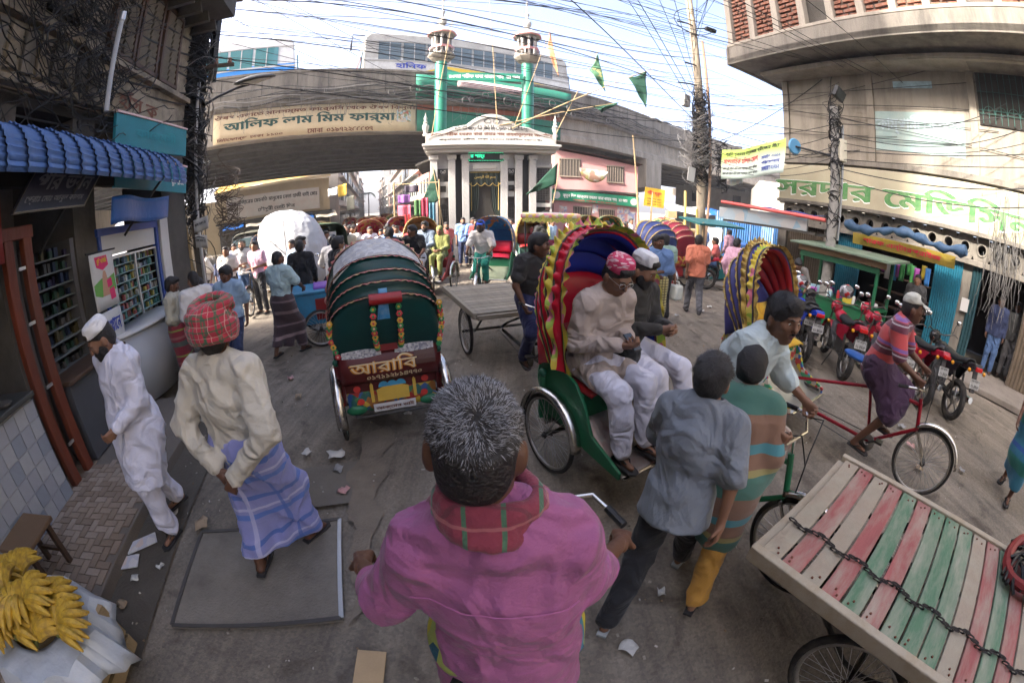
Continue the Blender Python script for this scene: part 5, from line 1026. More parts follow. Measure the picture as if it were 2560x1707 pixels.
for i,(x,y,w,h,c,lab) in enumerate(((-15.6,34.5,.9,1.1,(.65,.45,.05),'yellow banner hanging by the far corner house'),(-15.2,35.5,.8,1.3,(.55,.58,.5),'pale green banner below the yellow one by the far corner'),(-16.2,33.6,1.0,.7,(.6,.6,.6),'white notice board on the far corner house'))):
    k=MB(); k.grid(lambda u,v:(x+w*u,y+.1*math.sin(4*u),[3.6,2.3,3.7][i]+h*v+.1*u),6,6); tag(k.build('street_banner',mat('banner_%d'%i,c,.7,dirt=.2),solid=.01),lab,'banner')
# far palm beyond the end of the street
pt=thing('palm_tree','hazy palm tree at the end of the far street','tree',(-47,128,0)); k=MB(); k.tube([(0,0,0),(.2,0,4),(.1,0,8)],[.25,.2,.15],8); k.build('trunk',WOODD,pt)
k=MB()
for i in range(22):
    a=i*2.4; l_=2.6
    for j in range(10): u=j/10; c=(math.cos(a)*l_*u,math.sin(a)*l_*u,8+1.4*u-2.6*u*u*(1+.3*math.sin(i))); k.add([c,(c[0]+.25*math.cos(a),c[1]+.25*math.sin(a),c[2]+.05),(c[0]-math.sin(a)*.5,c[1]+math.cos(a)*.5,c[2]-.35)],[(0,1,2)]); k.add([c,(c[0]+.25*math.cos(a),c[1]+.25*math.sin(a),c[2]+.05),(c[0]+math.sin(a)*.5,c[1]-math.cos(a)*.5,c[2]-.35)],[(0,1,2)])
k.build('crown',mat('palm_leaf',(.06,.1,.04),.7),pt,smooth=False)
# houses seen over and beside the flyover on the right, low hoarding under it
for i,(x,y,L_,D_,H_,c,lab) in enumerate(((24,44,14,10,9.5,4,'pale flat roofed house behind the flyover on the right'),(33,36,12,10,10.5,3,'grey house behind the flyover at the far right'),(20,22,10,8,5.0,1,'low dark store under the right end of the flyover'))):
    far_block(lab,x,y,R(-30),L_,D_,H_,c,True)
hb=thing('hoarding','blue corrugated sheet hoarding under the flyover on the right','fence',(9.6,17.6,0),R(-15)); 
for i in range(9): k=MB(); k.grid(lambda u,v:(i*.62+.6*u,.03*(1 if int(u*10)%2 else -1),.1+2.3*v),10,1); k.build('sheet',mat('hoarding_blue',(.02,.1,.26),.5,dirt=.35) if i%4 else mat('hoarding_pale',(.14,.25,.38),.5),hb,smooth=False,solid=.006)
# back of the market under the deck
for i in range(5):
    k=MB(); k.grid(lambda u,v:(9.5+3.2*i+2.9*u,24.5+.9*i-1.2*v,2.6-.45*v+.06*math.sin(8*u)),10,3); tag(k.build('market_awning',[mat('white_sheet',(.55,.56,.55),.6),TARPB,mat('teal_sheet',(.05,.3,.3),.6)][i%3],solid=.01),['white sheet awning of the market under the flyover','blue sheet awning of the market under the flyover','teal sheet awning of the market under the flyover','second white sheet awning further right under the flyover','second blue sheet awning furthest right under the flyover'][i],'awning')
# ================================================================ poles, lamps, wires
def cable(label,a,b,sag,r=.012,m=None,group='overhead wires',n=22,name='overhead_wire'):
    a,b=Vector(a),Vector(b); k=MB(); k.tube([a.lerp(b,i/n)-Vector((0,0,sag*4*(i/n)*(1-i/n))) for i in range(n+1)],r*.85,5,cap=False); return tag(k.build(name,m or cabm),label,'wire',group)
def tangle(par,name,c,rad,z0,z1,n,seed,r=.012,m=None,loop=.3):
    k=MB(); q=random.Random(seed)
    for i in range(n):
        a0=q.uniform(0,6.28); z=q.uniform(z0,z1); R_=rad*q.uniform(.5,1.1); pts=[]; dz=q.uniform(-.6,.6); tw=q.uniform(1,7); ph=q.uniform(0,6)
        for j in range(15): u=j/14; a=a0+tw*u; pts.append((c[0]+R_*math.cos(a)*(1+.25*math.sin(5*u+ph)),c[1]+R_*math.sin(a)*(1+.25*math.cos(4*u+ph)),z+dz*u+loop*.4*math.sin(6*u+ph)))
        k.tube(pts,r*q.uniform(.35,1.0),4,cap=False)
    o=k.build(name,m or cabm,par); o['kind']='stuff'; return o
POLEC=mat('pole_concrete',(.33,.28,.21),.85,var=.2,vs=4,bump=.3,dirt=.4,ds=3)
lpz=thing('utility_pole','left utility pole buried under a thick black mass of cables','utility pole',(-6.3,6.42,0))
k=MB(); k.tube([(0,0,0),(0,0,5),(-.05,0,10.5)],[.12,.11,.085],14); k.build('pole',mat('pole_steel',(.14,.12,.1),.7,metal=.3,dirt=.5),lpz)
k=MB(); k.tube([(.16,-.08,.3),(.16,-.08,2.6),(.22,-.12,5.2)],.035,8); k.build('conduit',GALV,lpz)
k=MB(); k.tube([(.02,-.16,0),(-.2,-.2,3.2)],.045,8); k.build('bamboo_prop',BAMB,lpz)
for i,z in enumerate((5.6,7.2,8.6)):
    k=MB(); k.box((.1,0,z),(1.5,.07,.07),r=(0,.06,.5)); k.build('cross_arm',mat('arm_rust',(.1,.07,.05),.7),lpz,smooth=False)
    k=MB(); [k.lathe([(0,0),(.04,0),(.05,.05),(.03,.08),(.045,.12),(0,.15)],8,(x*.88+.1,x*.48,z+.03-.06*x)) for x in(-.6,-.3,.35,.65)]; k.build('insulator',mat('porcelain',(.2,.1,.07),.3),lpz)
k=MB(); k.box((.3,.15,6.6),(.14,.14,2.6),r=(.3,.25,0)); k.build('brace',BLACKP,lpz,smooth=False)
tangle(lpz,'cable_bundle',(0,0),.2,2.4,8.2,330,1,.026); tangle(lpz,'cable_mass',(-.1,-.05),.36,3.2,7.4,280,2,.024,loop=.6); tangle(lpz,'cable_loops',(-.35,.1),.5,1.6,4.6,70,3,.014,loop=.8)
tangle(lpz,'pale_cable_loops',(.0,0),.4,2.6,6.0,40,33,.01,cabg,.7); tangle(lpz,'hanging_coil',(.55,.5),.3,2.0,3.1,55,34,.01,mat('cable_brown',(.07,.05,.035),.7),.3)
k=MB(); 
for i in range(90):
    z=3.4+i*.045; k.box((.14*math.cos(i*2.4),.14*math.sin(i*2.4),z),(.09,.09,.06),r=(i,i*.7,i*.3))
k.build('junction_boxes',BLACKP,lpz,smooth=False)['kind']='stuff'
for i,(z,w,h) in enumerate(((2.25,.34,.26),(1.96,.26,.26))):
    k=MB(); k.grid(lambda u,v:(.13+w*(u-.1),-.16+.03*math.sin(4*u)+.12*u,z-h/2+h*v-.05*u*(i*2-1)),5,4); nt_=tag(k.build('paper_notice',WHITEP,solid=.003,loc=(-6.3,6.42,0)),['printed white paper notice tied to the left utility pole','second paper notice below the first on the left pole'][i],'notice')
    f=lambda u,v,d=0:Vector((.13+w*(u*.8),-.168+.12*u-d,z-.02+h*.25*v-.05*u*(i*2-1)))
    lettering(bn('বাসা ভাড়া হবে'),f,'lettering',INK,nt_)
# street lamp arm
lm=thing('street_lamp','street lamp head on a curved arm at the left pole','street lamp',(-6.2,6.5,0)); k=MB(); k.tube([(0,0,4.7),(.15,.35,4.95),(.35,.8,5.2),(.5,1.1,5.32)],.03,8); k.build('arm',BLACKP,lm)
k=MB(); k.grid(lambda u,v:(.3+.75*u,.8+.75*u*.75+(.17*math.sin(PI*min(1,u*.9+.08))**.6)*(v-.5)*2*.9,5.3+.15*u+.12*(1-(2*v-1)**2)*math.sin(PI*u)**.5),12,8); k.build('housing',mat('lamp_grey',(.12,.12,.12),.5),lm,solid=.02)
k=MB(); k.grid(lambda u,v:(.4+.55*u,.88+.55*u*.75+(.12*math.sin(PI*min(1,u*.9+.08))**.6)*(v-.5)*2,5.28+.14*u-.06*(1-(2*v-1)**2)*math.sin(PI*u)),10,6); k.build('lens',mat('lamp_lens',(.35,.33,.28),.2),lm)
# tube lamp over the awning
tl=LT('tube_lamp','vertical pale tube lamp bracket above the blue awning','lamp'); lp(tl,'tube',mat('tube_grey',(.35,.37,.4),.4),lambda k:k.cyl((.6,1.82,3.75),(.62,1.85,4.95),.035,n=10),smooth=True); lp(tl,'cap',STEEL,lambda k:k.cyl((.62,1.85,4.93),(.62,1.85,5.05),.045,n=10),smooth=True)
mp_=thing('concrete_pole','tall concrete power pole right of the flyover with cable tangle','utility pole',(6.75,13.42,0),0)
k=MB(); k.tube([(0,0,0),(-.1,.03,5),(-.3,.1,12.5)],[.19,.165,.12],14); k.build('pole',POLEC,mp_)
k=MB(); k.tube([(.1,-.15,0),(.22,-.1,3),(.22,-.05,6),(.1,0,8.8)],.055,8); k.build('bamboo_prop',mat('bamboo_pink',(.4,.26,.18),.7,var=.3,bump=.2),mp_)
k=MB(); k.tube([(-.7,-.2,.2),(-.75,-.1,2.9)],.05,7); k.tube([(-.1,-.3,.2),(-.35,-.25,2.3)],.05,7); k.build('bamboo_stakes',mat('bamboo_yellow',(.5,.38,.12),.6,var=.25),mp_)
for z,l_ in ((9.4,1.0),(7.7,.8),(6.9,1.1)):
    k=MB(); k.tube([(-.2,0,z),(-.55*l_,-.2,z-.05),(-1.0*l_,-.3,z-.1*l_)],.03,7); k.build('arm',BLACKP,mp_)
k=MB(); k.tube([(-.2+.9*math.cos(a)*.9,-.1,9.55+.55*math.sin(a)) for a in [PI*.35+1.6*PI*j/20 for j in range(21)]],.016,5); k.build('wire_loop',cabm,mp_)
k=MB(); k.box((.45,-.1,9.35),(.42,.2,.16),r=(.3,.15,0)); k.build('flood_light',BLACKP,mp_,smooth=False,bev=.02); k=MB(); k.tube([(-.15,0,9.3),(.3,-.05,9.4)],.025,6); k.build('flood_arm',BLACKP,mp_)
k=MB(); k.box((-.75,-.1,6.2),(.3,.2,.45),r=(0,.1,.3)); k.build('meter_box',mat('box_grey',(.28,.28,.27),.5),mp_,smooth=False,bev=.02)
tangle(mp_,'cable_bundle',(-.12,0),.3,3.4,6.6,230,5,.02,loop=.4); tangle(mp_,'cable_loops',(-.3,-.1),.55,3.6,5.6,80,6,.012,cabg,.6); tangle(mp_,'coils',(.75,-.1),.28,3.4,4.9,60,7,.018,loop=.2)
k=MB(); k.box((-.65,-.35,3.5),(.3,.02,.5),r=(0,.15,.2)); tag(k.build('paper_sheet',WHITEP,loc=(6.75,13.42,0),smooth=False),'blank white sheet hanging on the concrete power pole','notice')
rp_=thing('old_pole','short weathered pole wrapped in cables in front of the market building','utility pole',(6.93,6.92,0)); k=MB(); k.tube([(0,0,0),(0,0,2.4),(0,0,5.0)],[.13,.12,.1],14); k.build('pole',mat('old_pole_grey',(.28,.27,.25),.8,dirt=.5,dc=(.05,.05,.05),ds=4),rp_)
tangle(rp_,'cable_wrap',(0,0),.14,2.2,5.0,150,8,.016,loop=.15); tangle(rp_,'loose_loop',(0,0),.26,4.9,5.7,6,9,.01,loop=.1)
k=MB(); k.box((.1,-.13,4.0),(.22,.12,.5)); k.build('meter_box',mat('box_cream',(.55,.52,.42),.5),rp_,smooth=False,bev=.015)
k=MB(); k.tube([(.17,-.05,2.0),(.2,-.06,4.6)],.03,8); k.build('conduit',GALV,rp_); k=MB(); k.box((.1,-.1,5.32),(.4,.12,.26),r=(.4,.2,.3)); k.build('flood_light',BLACKP,rp_,smooth=False,bev=.02)
k=MB(); k.lathe([(0,-.02),(.17,-.02),(.19,.02),(.15,.04),(0,.04)],18,(-.75,.6,3.95),ax='Y'); k.build('clock_ring',mat('blue_disc',(.1,.3,.5),.4),rp_); k=MB(); k.tube([(0,0,3.85),(-.4,.35,3.9),(-.75,.6,3.95)],.025,6); k.build('arm',BLACKP,rp_)
# bamboo by the pink building
for i,(x,y,dx,h,lab) in enumerate(((6.0,18.2,-.5,5.6,'thin bamboo leaning at the right end of the pink building'),(6.55,18.6,.1,3.0,'short stake beside the yellow banner'),(8.2,16.5,.2,3.4,'bamboo stake before the cardboard boxes'))):
    k=MB(); k.tube([(0,0,0),(dx*.5,0,h*.5),(dx,0,h)],[.05,.045,.03],7); tag(k.build('bamboo_stake',BAMB,loc=(x,y,0)),lab,'pole')
# overhead wires
rw=random.Random(12); LPT=Vector((-6.3,6.42,0)); MPT=Vector((6.5,13.5,0)); RPT=Vector((6.93,6.92,0))
def wl(s): return s
for i in range(15): cable('thin wire fanning from the concrete power pole across the sky to the left pole',MPT+Vector((0,0,4.8+i*.36)),LPT+Vector((0,0,5.4+i*.33+rw.uniform(-.3,.3))),rw.uniform(.3,1.2),.009+.008*rw.random(),group='wires from the concrete pole to the left pole')
for i in range(12): cable('thin wire from the concrete power pole towards the upper left over the viewer',MPT+Vector((0,0,5.5+i*.4)),(-9+i*1.3,-5,11+rw.uniform(-1,2)),rw.uniform(.4,1.4),.008+.007*rw.random(),group='wires from the concrete pole over the viewer')
for i in range(12): cable('thin wire from the concrete power pole to the market building wall',MPT+Vector((0,0,4.5+i*.2)),(8.2+.3*i*.55,8.6-.954*i*.55,3.9+rw.uniform(0,2.6)),rw.uniform(.1,.5),.008+.006*rw.random(),group='wires from the concrete pole to the market wall')
for i in range(8): cable('wire from the short weathered pole across the market building front',RPT+Vector((0,0,3.4+i*.2)),(9.3+.05*i,1.5+.3*i,4.0+.25*i),rw.uniform(.1,.5),.009+.006*rw.random(),group='wires along the market building front')
for i in range(5): cable('wire from the short weathered pole to the concrete pole',RPT+Vector((0,0,3.6+i*.25)),MPT+Vector((.1,0,4.2+.3*i)),rw.uniform(.2,.6),.01,group='wires between the right hand poles')
for i in range(12): cable('dark cable sagging along the old shop house wall to the left pole',LPT+Vector((0,0,4.2+i*.28)),(-3.6+.05*i,-1.8,4.3+i*.3),rw.uniform(.2,.7),.012+.012*rw.random(),group='cables along the left house wall')
for i in range(7): cable('thin wire from the left pole over the shrine',LPT+Vector((0,0,6+i*.4)),(rw.uniform(-3,3),15.4,rw.uniform(5.5,9)),rw.uniform(.3,.9),.008,group='wires from the left pole to the shrine')
for i in range(8): cable('high wire crossing above the flyover',(-14+i,10+.3*i,10.5+i*.35),(16,22-i,9.5+i*.7),rw.uniform(.5,1.5),.012,group='high wires above the flyover')
for i in range(14): cable('fine wire crossing the sky in front of the flyover',(-7+rw.uniform(-1,1),7+rw.uniform(0,3),6.5+i*.35),(7.2,13+rw.uniform(-3,1),5.5+i*.4),rw.uniform(.3,1.3),.008,group='fine wires in front of the flyover')
for i in range(8): cable('fine wire running from the old shop house to the market building',(-4.2-.3*i,2+.9*i,6.6+.2*i),(8.6-.2*i,6+.5*i,6.0+.15*i),rw.uniform(.3,.9),.008,group='wires between the facing buildings')
cable('thick yellow cable entering the left pole from above',LPT+Vector((0,0,7.2)),(-3.9,.5,8.6),.3,.03,mat('cable_yellow',(.5,.34,.03),.5),None)
k=MB(); q=random.Random(77)
for i in range(150):
    s0=q.uniform(-1.5,2.3); z0=q.uniform(3.9,6.2); pts=[]; L_=q.uniform(.6,2.2); ph=q.uniform(0,6); d0=q.uniform(-.5,.3)
    for j in range(12): u=j/11; pts.append((.2+.35*q.random()*.3+.12*math.sin(5*u+ph),s0+L_*u,z0+d0*u-.45*math.sin(PI*u)*q.uniform(.8,1)+.05*math.sin(14*u+ph)))
    k.tube(pts,q.uniform(.004,.011),4,cap=False)
ct_=k.build('cable_tangle',cabm,None,loc=AL,rot=(0,0,RZL)); tag(ct_,'dense black cable tangle across the old left wall',None,None,'stuff')
k=MB(); q=random.Random(78)
for i in range(26):
    s0=q.uniform(-1.2,2.4); z0=q.uniform(4.1,5.6); r_=q.uniform(.12,.3)
    for j in range(3): k.tube([(.3+.05*j,s0+r_*math.cos(a)+q.uniform(-.01,.01),z0+r_*.8*math.sin(a)) for a in [2*PI*m/16 for m in range(17)]],.008,4,cap=False)
ob=k.build('cable_coils',cabm,None,loc=AL,rot=(0,0,RZL)); tag(ob,'coiled black cables hung on the old left wall',None,None,'stuff')
k=MB(); q=random.Random(79)
for i in range(70):
    s0=q.gauss(6.6,.25); z0=q.uniform(2.4,3.9); k.tube([(.25+.1*math.sin(6*u+i),s0+q.gauss(0,.02)+.2*math.sin(3*u+i)*.4,z0-1.4*u*q.uniform(.8,1)) for u in [j/8 for j in range(9)]],.006,4,cap=False)
ob=k.build('cable_snarl',cabg,None,loc=KR,rot=(0,0,RZR)); tag(ob,'snarl of thin grey wires hanging before the painted market lettering',None,None,'stuff')
# banner strung between the pole and the market building
gbn=thing('street_banner','green and white printed cloth banner strung beside the concrete power pole','banner',(0,0,0))
A_,B_,C_,D_=Vector((7.0,12.55,3.42)),Vector((6.5,8.35,3.42)),Vector((6.62,8.5,4.35)),Vector((6.95,12.3,4.4))
def gbf(u,v,d=0): p=A_.lerp(B_,u).lerp(D_.lerp(C_,u),v); return p+Vector((-.06*math.sin(9*u+2*v)-d,0,-.1*math.sin(PI*u)*(.6+.4*v)))
gm_=mat('banner_greenwhite',(.5,.58,.42),.7,bump=.2); t=gm_.node_tree; N=t.nodes
tc_=N.new('ShaderNodeTexCoord'); sp_=N.new('ShaderNodeSeparateXYZ'); t.links.new(tc_.outputs['Generated'],sp_.inputs[0]); rp2=N.new('ShaderNodeValToRGB'); rp2.color_ramp.elements[0].position=.2; rp2.color_ramp.elements[0].color=(.5,.6,.55,1); rp2.color_ramp.elements[1].position=.75; rp2.color_ramp.elements[1].color=(.42,.58,.12,1); e_=rp2.color_ramp.elements.new(.45); e_.color=(.62,.68,.58,1)
t.links.new(sp_.outputs[2],rp2.inputs[0]); t.links.new(rp2.outputs[0],N['Principled BSDF'].inputs['Base Color'])
k=MB(); k.grid(lambda u,v:gbf(u,v),36,8); k.build('cloth',gm_,gbn,solid=.004)
def sub(u0,u1,v0,v1): return lambda u,v,d=0:gbf(u0+(u1-u0)*u,v0+(v1-v0)*v,d+.006)
lettering(bn('প্রতি শুক্রবার বাবুবাজার ব্রীজের নীচে'),sub(.08,.94,.76,.93),'lettering',INK,gbn); lettering(bn('সাপ্তাহিক হলিডে মেলা'),sub(.06,.66,.46,.72),'red_lettering',INKR,gbn)
for i in range(2): lettering(bn('সকাল ৮টা হইতে রাত ৮টা পর্যন্ত খোলা থাকিবে'),sub(.05,.64,.12+.17*i,.24+.17*i),'small_lettering',INK,gbn)
for i in range(3): lettering(bn(['যোগাযোগ ০১৭১২','পরিচালনায়','মোবাইল: ০১৯১১'][i]),sub(.72,.95,.14+.18*i,.28+.18*i),'blue_lettering',INKB,gbn)
k=MB(); k.grid(lambda u,v:Vector((7.25,12.75,3.3)).lerp(Vector((6.95,11.2,3.2)),u)+Vector((.1,0,.95*v-.05*math.sin(5*u))),12,5); b2=tag(k.build('street_banner',patch('banner_back_print',[(.55,.57,.55),(.5,.56,.6),(.55,.5,.5),(.5,.5,.55),(.58,.6,.55)],4),solid=.004),'white banner behind the green and white one','banner')
# ================================================================ cycles, rickshaws, vans
TYRE=mat('tyre',(.02,.019,.018),.85,var=.3,bump=.2,dirt=.5,dc=(.1,.085,.07),ds=8); CHR=mat('chrome',(.62,.6,.56),.22,metal=1,var=.15,bump=.05,dirt=.35,dc=(.2,.14,.09),ds=7); FRB=mat('frame_black',(.02,.02,.02),.4,var=.3,bump=.1,dirt=.4,dc=(.12,.09,.06),ds=6)
RIMM=mat('rim_steel',(.4,.39,.37),.35,metal=.9,var=.2,dirt=.4,dc=(.15,.1,.07),ds=9); SPK=mat('spoke',(.42,.42,.42),.3,metal=.9,bump=0)
def torus(k,R_,r,n=40,m=8,x=0,mi=None): k.tube([(x,R_*math.cos(2*PI*i/n),R_*math.sin(2*PI*i/n)) for i in range(n)],r,m,closed=True,mi=mi)
_wh={}
def wheel_meshes(R_,tw,ns):
    key=(R_,tw,ns)
    if key in _wh: return _wh[key]
    a=MB(); torus(a,R_-tw,tw,40,8); b=MB(); b.tube([(0,(R_-tw*2.1)*math.cos(2*PI*i/40),(R_-tw*2.1)*math.sin(2*PI*i/40)) for i in range(40)],tw*.75,6,closed=True)
    s=MB()
    for i in range(ns): q=2*PI*i/ns; o=q+(.45 if i%2 else -.45); s.tube([((.03 if i%4<2 else -.03),.022*math.cos(o),.022*math.sin(o)),(0,(R_-tw*2.2)*math.cos(q),(R_-tw*2.2)*math.sin(q))],.0022,4,cap=False)
    h=MB(); h.lathe([(0,-.055),(.014,-.055),(.014,-.035),(.03,-.034),(.03,-.028),(.017,-.024),(.017,.024),(.03,.028),(.03,.034),(.014,.035),(.014,.055),(0,.055)],12,ax='X')
    ms=[]
    for mb,nm,m in((a,'tyre',TYRE),(b,'rim',RIMM),(s,'spokes',SPK),(h,'hub',FRB)):
        me=mb.mesh(nm); me.materials.append(m); me.polygons.foreach_set('use_smooth',[True]*len(me.polygons)); ms.append((nm,me))
    _wh[key]=ms; return ms
def wheel(par,loc,R_=.345,tw=.019,ns=32,rz=0,rx=0):
    ms=wheel_meshes(R_,tw,ns); w=bpy.data.objects.new('wheel',ms[0][1]); C.objects.link(w); w.parent=par; w.location=loc; w.rotation_euler=(rx,0,rz)
    for nm,me in ms[1:]: o=bpy.data.objects.new(nm,me); C.objects.link(o); o.parent=w
    return w
def fender(par,loc,R_,w,a0,a1,m,name='mudguard',rz=0):
    k=MB(); n=16
    k.grid(lambda u,v:((v-.5)*w,(R_+.012*(1-(2*v-1)**2)-.018*abs(2*v-1)**3)*math.cos(a0+(a1-a0)*u),(R_+.014*(1-(2*v-1)**2)-.018*abs(2*v-1)**3)*math.sin(a0+(a1-a0)*u)),n,6); return k.build(name,m,par,loc=loc,rot=(0,0,rz),solid=.004)
def cycle_front(t,wb,fm,detail=1,saddle_y=None,steer=0,bw=1,bars=True):
    """front half of a trike: frame, fork, handlebar, saddle, chain, pedals, front wheel; local +Y forward"""
    R_=.345; fy=wb; sy=(wb-.82) if saddle_y is None else saddle_y; bb=(0,sy+.16,.29); hd0=(0,wb-.2,.62); hd1=(0,wb-.27,.9)
    def tb(n,m,P_,r,c=True): k=MB(); k.tube(P_,r,8); return k.build(n,m,t)
    tb('top_tube',fm,[(0,sy-.02,.83),(0,wb-.25,.84)],.018); tb('down_tube',fm,[bb,hd0],.019); tb('seat_tube',fm,[bb,(0,sy-.03,.88)],.018); tb('head_tube',fm,[hd0,hd1],.022)
    tb('chain_stay',fm,[bb,(0,.1,.33)],.02); tb('chassis_rail',fm,[(.0,sy-.02,.8),(0,.3,.5),(0,.05,.36)],.018)
    st=Matrix.Translation((0,wb-.24,0))@Matrix.Rotation(steer,4,'Z')@Matrix.Translation((0,-(wb-.24),0))
    k=MB(st)
    for s in(-1,1): k.tube([(s*.05,wb-.19,.6),(s*.055,wb-.1,.48),(s*.055,fy,R_)],.012,7)
    k.tube([(-.05,wb-.19,.6),(.05,wb-.19,.6)],.02,7); k.build('fork',CHR if detail>1 else fm,t)
    p=st@Vector((0,fy,R_)); w=wheel(t,p,R_,rz=steer)
    fender(t,p,R_+.03,.075,R(10),R(125),CHR,rz=steer)
    if bars:
        k=MB(st); k.tube([(0,wb-.25,.86),(0,wb-.29,1.0)],.013,7); k.tube([(-.29*bw,wb-.52,1.02),(-.26*bw,wb-.36,1.04),(-.12,wb-.27,1.0),(.12,wb-.27,1.0),(.26*bw,wb-.36,1.04),(.29*bw,wb-.52,1.02)],.011,7); hb=k.build('handlebar',CHR,t)
        for s in(-1,1): k=MB(st); k.tube([(s*.277*bw,wb-.44,1.03),(s*.29*bw,wb-.54,1.018)],.017,8); k.build('grip',BLACKP,hb)
        k=MB(st); k.tube([(-.2,wb-.33,1.05),(-.16,wb-.2,1.1),(.0,wb-.16,.95),(.02,wb-.14,.7)],.005,5); k.tube([(.2,wb-.33,1.05),(.17,wb-.18,1.12),(.03,wb-.15,.9)],.005,5); k.build('brake_cable',BLACKP,hb)
        k=MB(st); k.lathe([(0,.03),(.02,.028),(.03,.012),(.03,0)],12,(.1,wb-.3,1.02)); k.build('bell',CHR,hb)
    k=MB(); k.grid(lambda u,v:((v-.5)*(.05+.17*(1-u)**1.2),sy-.13+.27*u,.965+.025*math.cos(PI*(v-.5))-.03*u*(1-u)*2+.01*u),10,6); k.build('saddle',BLACKP,t,solid=.03)
    k=MB(); k.lathe([(.03,-.004),(.09,-.004),(.095,0),(.09,.004),(.03,.004)],24,(.05,bb[1],bb[2]),ax='X'); k.build('chainring',RIMM,t)
    for s,an in((1,.6),(-1,.6+PI)):
        e=(s*.09,bb[1]+.17*math.cos(an),bb[2]+.17*math.sin(an)); k=MB(); k.tube([(s*.07,bb[1],bb[2]),e],.01,6); k.box((s*.13,e[1],e[2]),(.09,.08,.022)); k.build('pedal',FRB,t)
    k=MB(); k.tube([(.05,bb[1],bb[2]+.09),(.05,.05,.36+.035)],.006,4); k.tube([(.05,bb[1],bb[2]-.09),(.05,.05,.36-.035)],.006,4); k.build('chain',FRB,t)
def ruffle(k,pts,w,nrm,seed=0,amp=.02,n=4,wave=6.1):
    """petal trim along a path: pts centre line, width w along normals nrm"""
    m=len(pts)
    def f(u,v):
        i=min(m-2,int(u*(m-1))); t=u*(m-1)-i; p=Vector(pts[i]).lerp(Vector(pts[i+1]),t); q=Vector(nrm[i]).lerp(Vector(nrm[i+1]),t); tg=(Vector(pts[i+1])-Vector(pts[i])).normalized(); b=q.cross(tg)
        return p+q*(w*(v-.15)*(1+.13*math.sin(u*m*wave)))+b*(amp*math.sin(u*m*wave)*v+amp*.5*math.sin(u*m*7.7+seed)*v)
    k.grid(f,m*9,n)
def arch(apex,base_y,base_z,hw,n=24,pw=.6):
    out=[]
    for i in range(n+1):
        a=PI*i/n; s=max(0,math.sin(a))**pw; out.append(Vector((-hw*math.copysign(abs(math.cos(a))**.8,math.cos(a))*(1.0+.04*s),base_y+(apex[0]-base_y)*s,base_z+(apex[1]-base_z)*s)))
    return out
